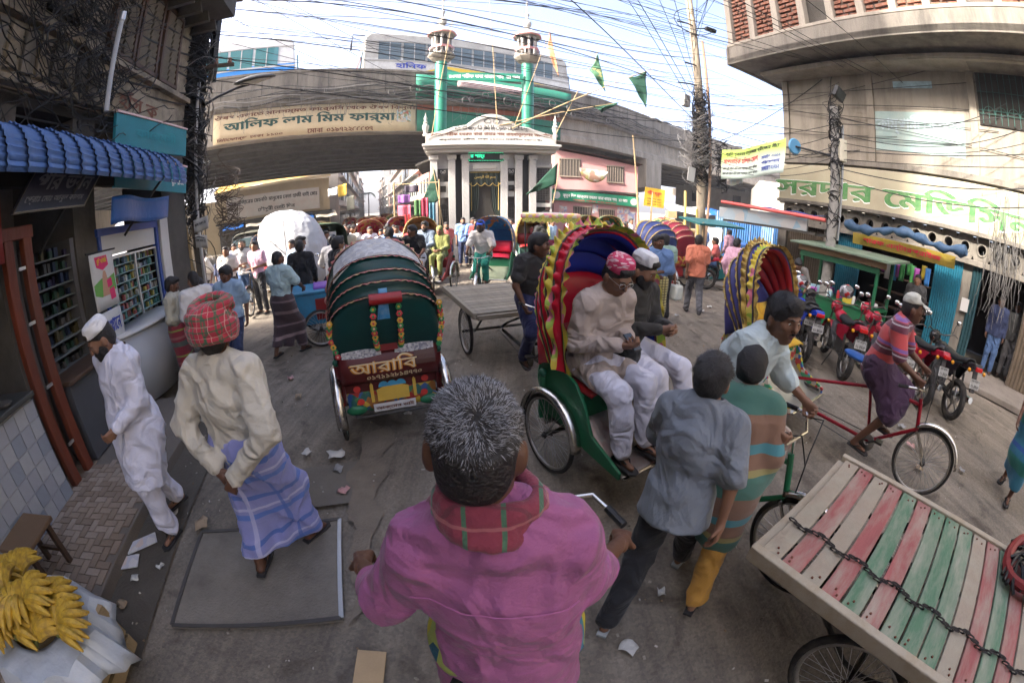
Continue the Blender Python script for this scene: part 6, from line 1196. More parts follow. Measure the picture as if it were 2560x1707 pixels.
def rickshaw(label,loc,rz,c,wb=1.95,hood=1,hs=1.0,detail=1,front=True,steer=0,fold=False,group=None,hf=1,aps0=None):
    t=thing('rickshaw',label,'rickshaw',loc,rz,group)
    def mk(n,m,fn,bev=0,smooth=True,solid=0,par=None): k=MB(); fn(k); return k.build(n,m,par or t,smooth=smooth,bev=bev,solid=solid)
    for s in(-1,1): wheel(t,(s*.5,0,.345)); fender(t,(s*.5,0,.345),.385,.1,R(5),R(190),CHR)
    mk('axle',FRB,lambda k:k.tube([(-.5,0,.345),(.5,0,.345)],.017,8)); mk('axle_bracket',FRB,lambda k:[k.box((s*.05,0,.31),(.03,.06,.12)) for s in(-1,1)]); mk('lower_rail',FRB,lambda k:k.tube([(-.36,-.22,.3),(.36,-.22,.3)],.014,7))
    for s in(-1,1):
        mk('spring_rail',FRB,lambda k:k.tube([(s*.36,-.22,.3),(s*.38,-.1,.4),(s*.38,.2,.42),(s*.38,.75,.4)],.016,7))
        mk('side_rail',c['rail'],lambda k:k.tube([(s*.46,-.16,.42),(s*.47,-.14,.8)],.028,8)); mk('rail_knob',mat('knob_green',(.01,.09,.05),.3),lambda k:k.ball((s*.47,-.14,.83),.036,10,8))
    # body: side panels curving down to the footboard
    for s in(-1,1): mk('side_panel',c['body'],lambda k:k.prism([(-.2,.5),(-.2,.94),(.0,.96),(.24,.88),(.36,.74),(.46,.55),(.78,.42),(.78,.36),(.4,.4),(.2,.46)],.025,ax='X',o=s*.44-.0125),.006,False)
    mk('back_panel',c['back'],lambda k:k.grid(lambda u,v:(-.44+.88*u,-.2-.05*math.sin(PI*v),.63+.28*v),10,8),solid=.02)
    mk('lower_panel',c['low'],lambda k:k.grid(lambda u,v:(-.42+.84*u,-.17+.05*v,.36+.27*v-.04*math.sin(PI*u)*(1-v)),10,5),solid=.02)
    mk('seat_box',c['body'],lambda k:k.box((0,.08,.66),(.86,.46,.3)),.01,False)
    mk('seat',c['seat'],lambda k:k.grid(lambda u,v:(-.42+.84*u,-.13+.52*v,.82+.075*(math.sin(PI*u)**.25)*(math.sin(PI*min(1,v*.96+.02))**.3)),16,10),solid=.02)
    mk('backrest',c['seat'],lambda k:k.grid(lambda u,v:(-.41+.82*u,-.15+.06*math.sin(PI*v)*math.sin(PI*u)**.3,.9+.3*v),14,6),solid=.03)
    mk('footboard',c['foot'],lambda k:k.grid(lambda u,v:(-.41+.82*u,.3+.5*v,.62-.26*math.sin(min(1,v*1.25)*PI/2)),8,12),solid=.012)
    mk('foot_edge',CHR,lambda k:k.tube([(-.42,.8,.365),(.42,.8,.365)],.014,7))
    if hood:
        aps=[(-.42,1.5),(-.34,1.66),(-.16,1.78),(.1,1.84),(.36,1.82)] if not fold else [(-.5,1.18),(-.47,1.24),(-.43,1.3),(-.38,1.36),(-.3,1.4)]
        aps=aps0 or aps; aps=[((a+.42)*hf-.42,.96+(b-.96)*hs) for a,b in aps]; AR=[arch(a,-.02+.05*i,.95,.49) for i,a in enumerate(aps)]; n=24
        def hoodf(k,sc_=1,y0=0):
            for i in range(4):
                A,B=AR[i],AR[i+1]
                def f(u,v):
                    p=A[int(round(u*n))].lerp(B[int(round(u*n))],v); sag=.05*math.sin(PI*v)*math.sin(PI*u)**.4; cc=Vector((0,.0,1.0)); d=(p-cc); return cc+d*(1-sag*.9)*sc_+Vector((0,0,.006*math.sin(40*v+u*9)))
                k.grid(f,n,6)
        mk('hood',c['hood'],hoodf,solid=.006,par=t); mk('hood_lining',c['lining'],lambda k:hoodf(k,.975))
        mk('hood_back',c['hood'],lambda k:k.grid(lambda u,v:(lambda p:Vector((p.x*(.97-.0*v),p.y*v+(-.19)*(1-v)-.03*math.sin(PI*v),.88*(1-v)+p.z*v)))(AR[0][int(round(u*n))]) ,n,8),solid=.006)
        for i in range(5):
            mk('hood_rib',BAMB if detail<2 else mat('rib_dark',(.05,.03,.02),.5),lambda k:k.tube([p*1.0+Vector((0,0,.004)) for p in AR[i]],.009,6))
            mk('hood_trim',c['trim'],lambda k:ruffle(k,[Vector((0,0,.95))+(p-Vector((0,0,.95)))*1.012 for p in AR[i]],.03 if i<4 else .055*c.get('ruf',1),[((p-Vector((0,-.02,.95))).normalized()*(.25 if i==4 else -.2)+Vector((0,-.9 if i<4 else .5,0))).normalized() for p in AR[i]],i,.004 if i<4 else .012))
        if c.get('ruf',1)>1:
            mk('petal_trim',c['trim2'],lambda k:ruffle(k,[Vector((0,-.03,.95))+(p-Vector((0,0,.95)))*1.015 for p in AR[4]],.06,[((p-Vector((0,-.02,.95))).normalized()*.25+Vector((0,-.9,0))).normalized() for p in AR[4]],3,.012))
            mk('petal_trim',c['trim'],lambda k:ruffle(k,[Vector((0,-.02,.95))+(p-Vector((0,0,.95)))*1.015 for p in AR[3]],.06,[((p-Vector((0,-.02,.95))).normalized()*.55+Vector((0,-.8,0))).normalized() for p in AR[3]],5,.03))
        t['_ar']=0
    if front: cycle_front(t,wb,c['frame'],detail,steer=steer)
    return t
def K(r,g,b): return (r,g,b)
def cm(n,c,r=.5,**k): return mat(n,c,r,**k)
HG=cm('hood_green',(.006,.045,.042),.35,var=.3,vs=5,bump=.35,bs=9); RED=cm('paint_red',(.3,.012,.015),.35,dirt=.3,ds=5); MAR=cm('paint_maroon',(.1,.011,.012),.4,var=.2,dirt=.25,ds=5); GRN=cm('paint_green',(.012,.14,.06),.4,dirt=.3,ds=5); YEL=cm('paint_yellow',(.6,.34,.03),.5,dirt=.2); SILV=cm('sheet_silver',(.45,.45,.43),.35,metal=.7,dirt=.35,dc=(.2,.16,.1),ds=6)
TRP=patch('trim_pink_gold',[(.42,.16,.13),(.5,.22,.18),(.4,.3,.15),(.35,.1,.1)],40); TRY=patch('trim_yellow_pink',[(.62,.48,.04),(.6,.45,.05),(.55,.15,.22),(.3,.42,.05),(.6,.5,.1)],16); TRR=cm('satin_red',(.5,.012,.03),.25,var=.25,vs=7,bump=.2,bs=10)
DECO=patch('deco_mixed',[(.45,.05,.05),(.6,.45,.05),(.05,.3,.15),(.05,.15,.45),(.55,.5,.4)],22); PAINT=patch('painted_scene',[(.35,.03,.02),(.5,.33,.04),(.03,.12,.1),(.04,.1,.25),(.3,.12,.03),(.06,.2,.08)],18,.4)
# ---- rickshaw ahead
c1=dict(hood=HG,lining=HG,trim=TRP,trim2=TRP,body=MAR,back=MAR,low=PAINT,seat=RED,foot=SILV,frame=FRB,rail=MAR)
r1=rickshaw('rickshaw seen from behind with ribbed dark green hood and maroon painted back',(-1.17,3.34,0),R(24),c1,2.1,1,1.02,2,aps0=[(-.42,1.43),(-.38,1.53),(-.3,1.61),(-.16,1.7),(.25,1.8)])
def P1(n,m,fn,smooth=True,bev=0,solid=0): k=MB(); fn(k); return k.build(n,m,r1,smooth=smooth,bev=bev,solid=solid)
CREAML=cm('letter_cream',(.62,.5,.3),.5,bump=0); ORL=cm('letter_orange',(.6,.25,.02),.5,bump=0)
def bp(u0,u1,z0,z1,y=-.262): return lambda u,v,d=0:Vector((.44-.88*(1-(u0+(u1-u0)*u))-.0 if False else -.44+.88*(u0+(u1-u0)*u),y-d-.045*math.sin(PI*min(1,max(0,((z0+(z1-z0)*v)-.63)/.28)))+.05,z0+(z1-z0)*v))
lettering(bn('আরাবি'),bp(.1,.78,.735,.87,-.275),'lettering',ORL,r1,bold=.05); lettering(bn('আরাবি'),bp(.1,.78,.738,.875,-.281),'lettering_highlight',CREAML,r1,bold=.0); lettering(bn('০১৭১১২৮১৪৭৭০'),bp(.26,.82,.665,.71,-.277),'small_lettering',CREAML,r1)
P1('brown_patch',cm('patch_brown',(.09,.04,.03),.5),lambda k:k.grid(lambda u,v:bp(.76,.97,.76,.88,-.277)(u,v),3,3),False)
P1('sequin_strip',patch('sequins',[(.4,.4,.42),(.6,.6,.62),(.25,.25,.3),(.5,.5,.5)],60,.25),lambda k:[k.grid(lambda u,v:Vector((-.41+.35*u+(s*.47),-.235,.885+.055*v+.012*math.sin(PI*u)*(v-.5)*2)),8,3) for s in(0,1)],False)
P1('name_plate',WHITEP,lambda k:k.grid(lambda u,v:Vector((-.19+.4*u,-.205+.015*v,.325+.07*v)),2,2),False,solid=.006); lettering(bn('আক্তার ভাই'),lambda u,v,d=0:Vector((-.17+.36*u,-.212-d,.335+.05*v)),'lettering',INKBR,r1)
for s in(-1,1): P1('corner_boss',GRN,lambda k:k.ball((s*.35,-.19,.36),(.1,.03,.05),12,6))
# painted palace scene (arches, domes, towers)
def scene_p(k,pts): k.add([(x,-.195+.05*((z-.36)/.27)-.012,z) for x,z in pts],[tuple(range(len(pts)))])
P1('painted_palace',cm('pp_yellow',(.55,.36,.05),.5),lambda k:(scene_p(k,[(-.14,.42),(.16,.42),(.16,.53),(.1,.55),(-.08,.55),(-.14,.53)]),scene_p(k,[(-.2,.42),(-.17,.42),(-.17,.58),(-.185,.6),(-.2,.58)]),scene_p(k,[(.2,.42),(.23,.42),(.23,.58),(.215,.6),(.2,.58)])),False)
P1('painted_dome',cm('pp_blue',(.05,.3,.5),.5),lambda k:[scene_p(k,[(x+.05*math.cos(a),.55+.05*math.sin(a)) for a in [PI*j/8 for j in range(9)]]) for x in(-.07,.01,.09)],False)
P1('painted_flower',cm('pp_red',(.5,.03,.02),.5),lambda k:[scene_p(k,[(x+.035*math.cos(a),z+.03*math.sin(a)) for a in [2*PI*j/10 for j in range(10)]]) for x,z in((-.32,.56),(.32,.57),(-.3,.44),(.3,.44))],False)
# curtain strap, red roll, garlands of paper flowers
P1('blue_strap',cm('strap_blue',(.04,.28,.6),.5,dirt=.5,dc=(.4,.5,.6),ds=9),lambda k:k.grid(lambda u,v:(-.015+(.035+.05*(1-v)**1.5)*(u-.5)*2,-.44+.24*(1-v)**1.2-.02*math.sin(v*3)-.012,.98+.52*v),4,12),solid=.004)
P1('red_roll',RED,lambda k:k.tube([(-.13,-.46,1.42),(.13,-.46,1.42)],.045,10)); P1('strap_tag',cm('tag_maroon',(.2,.02,.02),.5),lambda k:k.box((.0,-.245,.955),(.18,.01,.07)),False)
fl=[cm('flower_%d'%i,c,.5,bump=.1) for i,c in enumerate([(.6,.35,.04),(.03,.25,.08),(.5,.05,.06),(.62,.4,.3)])]
def garl(pts,n,nm='garland'):
    for i in range(n):
        u=i/(n-1)*(len(pts)-1); j=min(len(pts)-2,int(u)); p=Vector(pts[j]).lerp(Vector(pts[j+1]),u-j); k=MB()
        for q in range(6): a=q*PI/3; k.ball(p+Vector((.016*math.cos(a),-.004,.016*math.sin(a))),(.012,.006,.012),6,4)
        k.ball(p+Vector((0,-.006,0)),.011,6,5,1); k.build('paper_flower',[fl[i%3],fl[(i+3)%4]],r1)
garl([(-.1,-.455,1.4),(-.11,-.42,1.2),(-.1,-.33,1.05),(-.09,-.27,.96)],11); garl([(.1,-.455,1.4),(.11,-.42,1.2),(.12,-.33,1.05),(.12,-.27,.96)],11)
garl([(-.47,-.28,1.22),(-.49,-.24,1.1),(-.44,-.25,.92)],9); garl([(.47,-.3,1.3),(.5,-.24,1.1),(.46,-.25,.92)],11)
P1('hood_top_sheet',patch('torn_silver_sheet',[(.45,.45,.46),(.55,.55,.55),(.38,.38,.4),(.5,.48,.45)],26,.5,.5),lambda k:k.grid(lambda u,v:(lambda a,b:Vector((0,0,.018))+a.lerp(b,v))(Vector((-.4*math.cos(PI*u),-.15,1.71-.2*abs(math.cos(PI*u))**2.4)),Vector((-.4*math.cos(PI*u),.26,1.82-.2*abs(math.cos(PI*u))**2.4))),16,6),solid=.005)
# ---- rickshaw with the two passengers
c2=dict(hood=TRR,lining=cm('lining_blue',(.015,.03,.3),.5,var=.2,bump=.25,bs=8),trim=TRY,trim2=TRR,body=GRN,back=GRN,low=GRN,seat=RED,foot=cm('foot_worn',(.3,.28,.25),.4,metal=.5,dirt=.4,dc=(.4,.05,.04),ds=5),frame=GRN,rail=GRN,ruf=1.7)
r2=rickshaw('green rickshaw with red and yellow frilled hood carrying two men',(.72,2.98,0),R(210),c2,1.98,1,1.12,2,steer=R(-8),hf=.5)
c3=dict(hood=cm('hood_brown_blue',(.05,.05,.2),.5),lining=cm('lining_red',(.32,.012,.025),.45,var=.25,bump=.3,bs=9),trim=patch('trim_gold_brown',[(.45,.3,.06),(.3,.18,.05),(.5,.38,.12)],26),trim2=TRY,body=DECO,back=DECO,low=DECO,seat=patch('seat_yellow',[(.62,.38,.03),(.6,.4,.05),(.55,.3,.03),(.62,.42,.06)],9),foot=SILV,frame=cm('frame_red',(.28,.008,.02),.3),rail=GRN,ruf=1.3)
r3=rickshaw('empty rickshaw with red lined hood, yellow seat and bare metal footboard',(2.78,3.68,0),R(205),c3,2.25,1,1.04,2,steer=R(6),hf=.55)
# ---- other rickshaws
def simp(n,h,l,t_,b,s,f=None): return dict(hood=cm('h_'+n,h,.45,var=.25,bump=.25,bs=9),lining=patch('l_'+n,[l,l,tuple(min(1,v*1.3) for v in l),(.5,.3,.08),l],12),trim=patch('t_'+n,[t_,(.55,.42,.1),t_,(.5,.4,.35)],22),trim2=TRY,body=cm('b_'+n,b,.45,dirt=.3),back=patch('bk_'+n,[b,(.5,.35,.05),b,(.4,.05,.05)],14),low=cm('b_'+n,b),seat=cm('s_'+n,s,.45,bump=.2),foot=cm('f_'+n,f or (.3,.28,.22),.5,dirt=.4),frame=FRB,rail=cm('b_'+n,b))
r4=rickshaw('rickshaw facing the viewer with blue printed hood lining and red seat',(-.42,10.0,0),R(170),simp('a',(.02,.16,.4),(.02,.25,.5),(.05,.2,.5),(.02,.16,.08),(.5,.02,.05),(.25,.3,.2)),2.0,steer=R(10))
simB=simp('b',(.12,.16,.35),(.15,.25,.45),(.3,.35,.5),(.4,.35,.25),(.4,.05,.05))
r5=rickshaw('blue decorated rickshaw hood left of the white sack',(-6.6,9.6,0),R(196),simB,2.0)
CR=[('c',(.3,.03,.05),(.4,.03,.06),(.5,.2,.2),(.3,.02,.02),(.3,.02,.02)),('d',(.02,.12,.06),(.03,.2,.08),(.5,.4,.1),(.02,.15,.06),(.5,.05,.05)),('e',(.04,.06,.2),(.35,.03,.06),(.4,.3,.1),(.25,.03,.03),(.45,.03,.03)),('f',(.2,.12,.03),(.3,.2,.05),(.5,.4,.1),(.05,.12,.1),(.3,.02,.02))]
sims=[simp(*q) for q in CR]
far=[(-2.6,11.2,200,3,'rickshaw behind the black shirted puller with a frilled yellow hood'),(-5.0,14.5,205,0,'red hooded rickshaw approaching in the crowd left of the shrine'),(-6.6,17.5,198,2,'navy and red hooded rickshaw under the flyover'),(-8.0,15.5,202,1,'green hooded rickshaw in the crowd beyond the white sack'),(-8.8,21,200,0,'small red hooded rickshaw deep under the flyover'),(-7.2,20,200,2,'small navy hooded rickshaw deep under the flyover'),(.6,12.6,190,3,'rickshaw with brown hood parked before the shrine door'),(3.6,9.6,24,2,'dark maroon hooded rickshaw seen from behind right of centre'),(4.6,10.6,24,0,'red striped rickshaw hood behind the men on the right'),(5.0,12.4,30,1,'green blue rickshaw hood near the cardboard boxes'),(-10.5,19,195,1,'green rickshaw by the yellow building'),(6.5,17,200,0,'red hooded rickshaw by the hoarding')]
for x,y,a,i,lab in far: rickshaw(lab,(x,y,0),R(a),sims[i],1.95,group='rickshaws in the traffic')
# ---- square canopied rickshaw
r6=rickshaw('rickshaw with a flat flowered canopy on posts right of the blue hooded one',(.95,10.3,0),R(178),simp('g',(.1,.25,.1),(.35,.3,.32),(.5,.35,.1),(.05,.25,.05),(.3,.05,.1)),1.95,hood=0)
def P6(n,m,fn,solid=0,smooth=True): k=MB(); fn(k); return k.build(n,m,r6,smooth=smooth,solid=solid)
FLW=patch('canopy_flowers',[(.55,.2,.3),(.6,.45,.1),(.5,.35,.4),(.35,.4,.15),(.6,.3,.25),(.55,.5,.4)],11)
P6('canopy',cm('canopy_grey',(.3,.29,.27),.7),lambda k:k.grid(lambda u,v:(-.68+1.36*u,-.3+1.0*v,1.86+.06*math.sin(PI*u)*math.sin(PI*v)),10,8),.03); P6('canopy_valance',FLW,lambda k:k.tube([(-.69,-.3,1.85),(.69,-.3,1.85),(.69,.7,1.85),(-.69,.7,1.85)],.06,8,closed=True)); P6('fringe',patch('fringe',[(.4,.38,.08),(.2,.28,.06),(.5,.4,.1),(.3,.3,.08)],40),lambda k:k.grid(lambda u,v:(-.68+1.36*u,.73,1.7+.12*v+.02*math.sin(60*u)*(1-v)),60,2))
for s in(-1,1):
    for y in(-.2,.6): P6('post',BLACKP,lambda k:k.cyl((s*.6,y,.8),(s*.62,y,1.85),.018,n=7))
P6('side_cloth',patch('grey_flower_cloth',[(.25,.22,.24),(.35,.15,.22),(.3,.3,.3),(.2,.2,.2)],9),lambda k:k.grid(lambda u,v:(.6,-.2+.5*u,.9+.8*v),6,6))
# ---- flat bed vans
def van(label,loc,rz,planks_m,y0,y1,w,along,wb,zt=.75,edge=None,nseg=12,front=True,fm=FRB,gap=.008):
    t=thing('flatbed_van',label,'cargo trike',loc,rz)
    if along:
        n=nseg; pw=w/n
        for i in range(n): k=MB(); k.box((-w/2+pw*(i+.5),(y0+y1)/2,zt),(pw-gap,(y1-y0)*(1 if i%3 else .99),.022)); k.build('plank',planks_m[i%len(planks_m)],t,bev=.004,smooth=False)
    else:
        n=nseg; pw=(y1-y0)/n
        for i in range(n): k=MB(); k.box((0,y0+pw*(i+.5),zt),(w-.02,pw-gap*2.2,.022),r=(random.uniform(-.01,.01),0,0)); k.build('plank',planks_m[i%len(planks_m)],t,bev=.004,smooth=False)
    em=edge or planks_m[0]
    for s in(-1,1): k=MB(); k.box((s*(w/2+.01),(y0+y1)/2,zt-.015),(.05,y1-y0+.06,.085)); k.build('edge_beam',em,t,bev=.006,smooth=False)
    for y in(y0-.02,y1+.02): k=MB(); k.box((0,y,zt-.04),(w-.03,.05,.06)); k.build('end_beam',em,t,bev=.006,smooth=False)
    for y in (y0+.3,0,y1-.2): k=MB(); k.box((0,y,zt-.06),(w-.06,.06,.07)); k.build('cross_beam',WOODD,t,smooth=False)
    for s in(-1,1):
        wheel(t,(s*(w/2-.02) if w<1.05 else s*.53,0,.345),.345,.024,36); k=MB(); k.tube([(s*.42,y0+.25,zt-.1),(s*.42,-.1,.36),(s*.42,0,.345),(s*.42,.1,.36),(s*.42,y1-.15,zt-.1)],.016,7); k.build('axle_truss',FRB,t)
    k=MB(); k.tube([(-.55,0,.345),(.55,0,.345)],.02,8); k.build('axle',FRB,t)
    if front: cycle_front(t,wb,fm,1,steer=R(-10))
    return t
WG=[mat('grey_plank_%d'%i,c,.8,var=.25,vs=10,bump=.35,bs=30,stretch=(1,.12,1),dirt=.3,ds=8) for i,c in enumerate([(.27,.235,.18),(.31,.27,.21),(.24,.21,.165)])]
v1=van('empty flatbed cargo trike with grey wooden planks',(-.17,5.6,0),R(201.7),WG,-1.18,.63,1.12,False,1.85)
PR=mat('plank_red',(.3,.09,.085),.75,var=.3,vs=9,bump=.4,bs=30,dirt=.8,dc=(.36,.33,.26),ds=7,stretch=(.25,1,1)); PG=mat('plank_green',(.085,.18,.105),.75,var=.2,vs=9,bump=.3,bs=30,dirt=.8,dc=(.36,.34,.27),ds=7,stretch=(.25,1,1)); PC=mat('plank_bare',(.33,.29,.22),.8,var=.2,vs=9,bump=.3,bs=30,dirt=.4,dc=(.3,.2,.15),ds=5)
v2=van('flatbed cargo trike with worn red and green painted planks at the lower right',(1.98,.51,0),R(206),[PC,PR,PC,PR,PG,PR,PG,PG,PG,PC,PR,PG,PR],-.82,1.1,1.16,False,2.4,zt=.76,edge=mat('edge_mixed',(.4,.35,.27),.75,dirt=.6,dc=(.25,.18,.1),ds=6),nseg=16,front=False,gap=.006)
nk_=MB(); nk_.cyl((0,0,-.004),(0,0,.004),.006,n=8); nme=nk_.mesh('nail'); nme.materials.append(RUST)
for pl in list(v2.children):
    if pl.name.startswith('plank'):
        cy=sum(v.co.y for v in pl.data.vertices)/8
        for x in(-.52,-.5,.5,.53):
            o=bpy.data.objects.new('nail',nme); C.objects.link(o); o.parent=pl; o.location=(x,cy+random.uniform(-.03,.03),.773)
chn=MB(); pts=[(.28+.02*math.sin(j*.9),-.8+j*.035,.78+.006*(j%2)) for j in range(56)]
for j,p in enumerate(pts): chn.tube([(p[0]+.012*math.cos(a)*(1 if j%2 else .25),p[1]+.026*math.sin(a),p[2]+.012*math.cos(a)*(.25 if j%2 else 1)) for a in [2*PI*q/8 for q in range(8)]],.005,4,closed=True)
ch=chn.build('chain',mat('chain_iron',(.03,.025,.022),.5,metal=.6),None,loc=(1.98,.51,0),rot=(0,0,R(206))); tag(ch,'black chain lying along the painted trike planks','chain')
tr=thing('rubber_tube','coil of red rubber tube with black strips on the painted trike bed','rubber tube',(2.72,.02,.78)); k=MB(); k.tube([(.26*math.cos(a),.22*math.sin(a),.06+.03*math.sin(2*a)) for a in [2*PI*i/30 for i in range(30)]],.034,8,closed=True); k.build('coil',mat('rubber_red',(.2,.02,.02),.5,bump=.1),tr)
rq=random.Random(3)
for i in range(18): k=MB(); a=rq.uniform(0,6.28); k.tube([(rq.uniform(-.1,.1)+.25*u*math.cos(a+u*2),rq.uniform(-.02,.02)+.25*u*math.sin(a+u*2),.03+.06*math.sin(PI*u)) for u in [j/8 for j in range(9)]],.012,5); k.build('strip',BLACKP,tr)
# ---- the viewer's own rickshaw: only its front half lies in view
own=thing('rickshaw','front of the viewer own rickshaw under the pink shirted driver','rickshaw',(.0,-.55,0),R(3)); cycle_front(own,1.98,FRB,2,saddle_y=1.12,steer=R(14),bw=1.5)
k=MB(); k.tube([(0,.0,.4),(0,.8,.45)],.03,8); k.build('chassis_bar',FRB,own)
for s in(-1,1): wheel(own,(s*.5,-.3,.345))
k=MB(); k.tube([(-.5,-.3,.345),(.5,-.3,.345)],.017,8); k.build('axle',FRB,own)
# ---- blue box trike
bx=thing('delivery_trike','blue metal box trike being pushed past the green hooded rickshaw','cargo trike',(-3.3,6.1,0),R(-62))
BXM=cm('box_blue',(.03,.2,.36),.45,dirt=.35,ds=5)
k=MB(); k.box((0,.1,.62),(.8,1.0,.5)); k.build('box',BXM,bx,smooth=False,bev=.015); k=MB(); k.box((0,.1,.895),(.84,1.04,.04)); k.build('lid_rim',BXM,bx,smooth=False,bev=.01)
k=MB(); k.box((0,.2,.93),(.5,.5,.06)); k.build('purple_bundle',cm('purple',(.2,.08,.42),.5),bx,bev=.02); k=MB(); k.box((.41,.1,.62),(.02,.28,.34)); k.build('red_panel',cm('panel_red',(.18,.01,.01),.5),bx,smooth=False)
for s in(-1,1): wheel(bx,(s*.46,0,.31),.31,.022,28)
k=MB(); k.tube([(-.46,0,.31),(.46,0,.31)],.018,7); k.build('axle',FRB,bx); k=MB(); k.tube([(-.38,-.4,.85),(-.36,-.72,1.0),(.36,-.72,1.0),(.38,-.4,.85)],.018,7); k.build('push_bar',BXM,bx)
# ================================================================ motorcycles, tempos, loads
_pt=[]
def plate_text(par):
    if not _pt:
        for s_,z0 in ((bn('ঢাকা মেট্রো-হ'),.02),(bn('৩১-৪৭২৬'),-.05)): _pt.append(lettering(s_,lambda u,v,d=0:Vector((-.085+.17*u,-.988-d-.25*(z0+.045*v)*-1,.68+z0+.045*v)),'plate_lettering',INK,par,bold=.02,res=1).data)
    else:
        for me in _pt: o=bpy.data.objects.new('plate_lettering',me); C.objects.link(o); o.parent=par
def motorcycle(label,loc,rz,col,group='motorcycles parked before the market building',lean=0):
    t=thing('motorcycle',label,'motorcycle',loc,rz,group); t.rotation_euler=(0,lean,rz)
    def mk(n,m,fn,smooth=True,bev=0,solid=0,par=None): k=MB(); fn(k); return k.build(n,m,par or t,smooth=smooth,bev=bev,solid=solid)
    for y,w in((-.62,.055),(.66,.045)):
        wl_=mk('wheel',TYRE,lambda k:torus(k,.25,w,36,8)); wl_.location=(0,y,.3); mk('rim',RIMM,lambda k:(torus(k,.2,.018,30,6),[k.box((0,.1*math.cos(a),.1*math.sin(a)),(.02,.19,.03),r=(a,0,0)) for a in [2*PI*i/5 for i in range(5)]],k.lathe([(0,-.05),(.05,-.05),(.05,.05),(0,.05)],12,ax='X')),par=wl_)
    mk('tank',col,lambda k:k.grid(lambda u,v:(lambda a,r:(.13*r*math.cos(a)*(1-.3*u),-.02+.46*u,.78+.1*r*math.sin(a)+.04*math.sin(PI*u)))(2*PI*v,math.sin(PI*min(.97,u*.9+.07))**.5),14,14)); mk('side_panel',col,lambda k:[k.prism([(-.42,.55),(-.05,.55),(-.0,.72),(-.3,.78),(-.6,.82)],.02,ax='X',o=s*.1-.01) for s in(-1,1)],bev=.01,smooth=False)
    mk('seat',BLACKP,lambda k:k.grid(lambda u,v:((v-.5)*.24*(1-.15*u),-.72+.72*u,.83+.07*(1-(2*v-1)**4)-.05*math.sin(PI*u*.9)+.05*(1-u)),12,8),solid=.03); mk('tail',col,lambda k:k.prism([(-.95,.86),(-.6,.78),(-.55,.88),(-.92,.95)],.16,ax='X',o=-.08),bev=.02,smooth=False)
    mk('tail_lamp',cm('lamp_red',(.5,.01,.01),.2),lambda k:k.box((0,-.96,.88),(.14,.03,.06)),False,.01); np_=mk('number_plate',mat('plate_white',(.38,.38,.36),.5,dirt=.5,dc=(.2,.18,.15),ds=9),lambda k:k.box((0,-.98,.68),(.2,.012,.13),r=(-.25,0,0)),False); plate_text(np_); mk('rear_mudguard',FRB,lambda k:k.box((0,-.93,.7),(.1,.03,.3),r=(-.3,0,0)),False,.01)
    mk('engine',cm('engine_grey',(.16,.16,.16),.4,metal=.6),lambda k:(k.box((0,.08,.42),(.2,.34,.26)),k.box((0,.2,.6),(.16,.14,.2),r=(.3,0,0)),[k.box((0,.2,.53+.03*i),(.22,.18,.01),r=(.3,0,0)) for i in range(6)],k.lathe([(0,-.13),(.1,-.13),(.1,.13),(0,.13)],14,(0,.06,.4),ax='X')),bev=.012); mk('exhaust',CHR,lambda k:k.tube([(.1,.28,.55),(.12,.32,.35),(.14,.1,.26),(.15,-.3,.3),(.16,-.85,.42)],[.02,.02,.025,.045,.05],8))
    mk('frame',FRB,lambda k:(k.tube([(0,.42,.86),(0,.3,.4),(0,.0,.28),(0,-.3,.32)],.022,7),k.tube([(0,.42,.84),(0,-.1,.74),(0,-.8,.82)],.022,7),[k.tube([(s*.09,-.62,.3),(s*.11,-.5,.68)],.02,7) for s in(-1,1)],[k.tube([(s*.09,-.62,.3),(s*.07,-.1,.34)],.016,6) for s in(-1,1)]))
    mk('fork',CHR,lambda k:[k.tube([(s*.08,.66,.3),(s*.08,.45,.9)],.02,8) for s in(-1,1)]); mk('front_mudguard',col,lambda k:k.grid(lambda u,v:((v-.5)*.12,.66+.34*math.cos(R(20)+R(120)*u),.3+.34*math.sin(R(20)+R(120)*u)),10,4),solid=.006)
    mk('headlight',col,lambda k:k.ball((0,.55,.9),(.12,.1,.12),12,8)); mk('headlight_glass',cm('lens_clear',(.6,.62,.62),.08),lambda k:k.ball((0,.61,.9),(.09,.055,.09),12,8)); mk('handlebar',FRB,lambda k:k.tube([(-.36,.3,1.02),(-.3,.36,1.05),(-.1,.42,.98),(.1,.42,.98),(.3,.36,1.05),(.36,.3,1.02)],.013,7))
    for s in(-1,1):
        mi=mk('mirror',BLACKP,lambda k:(k.tube([(s*.26,.38,1.04),(s*.3,.4,1.18),(s*.33,.4,1.22)],.007,6),k.ball((s*.36,.4,1.25),(.065,.02,.045),10,6))); mk('mirror_glass',cm('mirror',(.7,.72,.74),.05,metal=1,bump=0),lambda k:k.ball((s*.36,.385,1.25),(.055,.012,.037),10,6),par=mi); mk('turn_signal',cm('amber',(.6,.25,.01),.2),lambda k:k.ball((s*.17,-.92,.84),.03,8,6)); mk('foot_peg',BLACKP,lambda k:k.cyl((s*.12,-.05,.3),(s*.24,-.05,.3),.014,n=6))
    mk('side_stand',FRB,lambda k:k.tube([(-.1,-.1,.28),(-.24,-.18,.02)],.012,6))
    return t
MRED=cm('moto_red',(.32,.012,.03),.2,var=.1,spec=.6); MBLUE=cm('moto_blue',(.01,.04,.4),.18,var=.1,spec=.6); MBLK=cm('moto_black',(.015,.015,.017),.2)
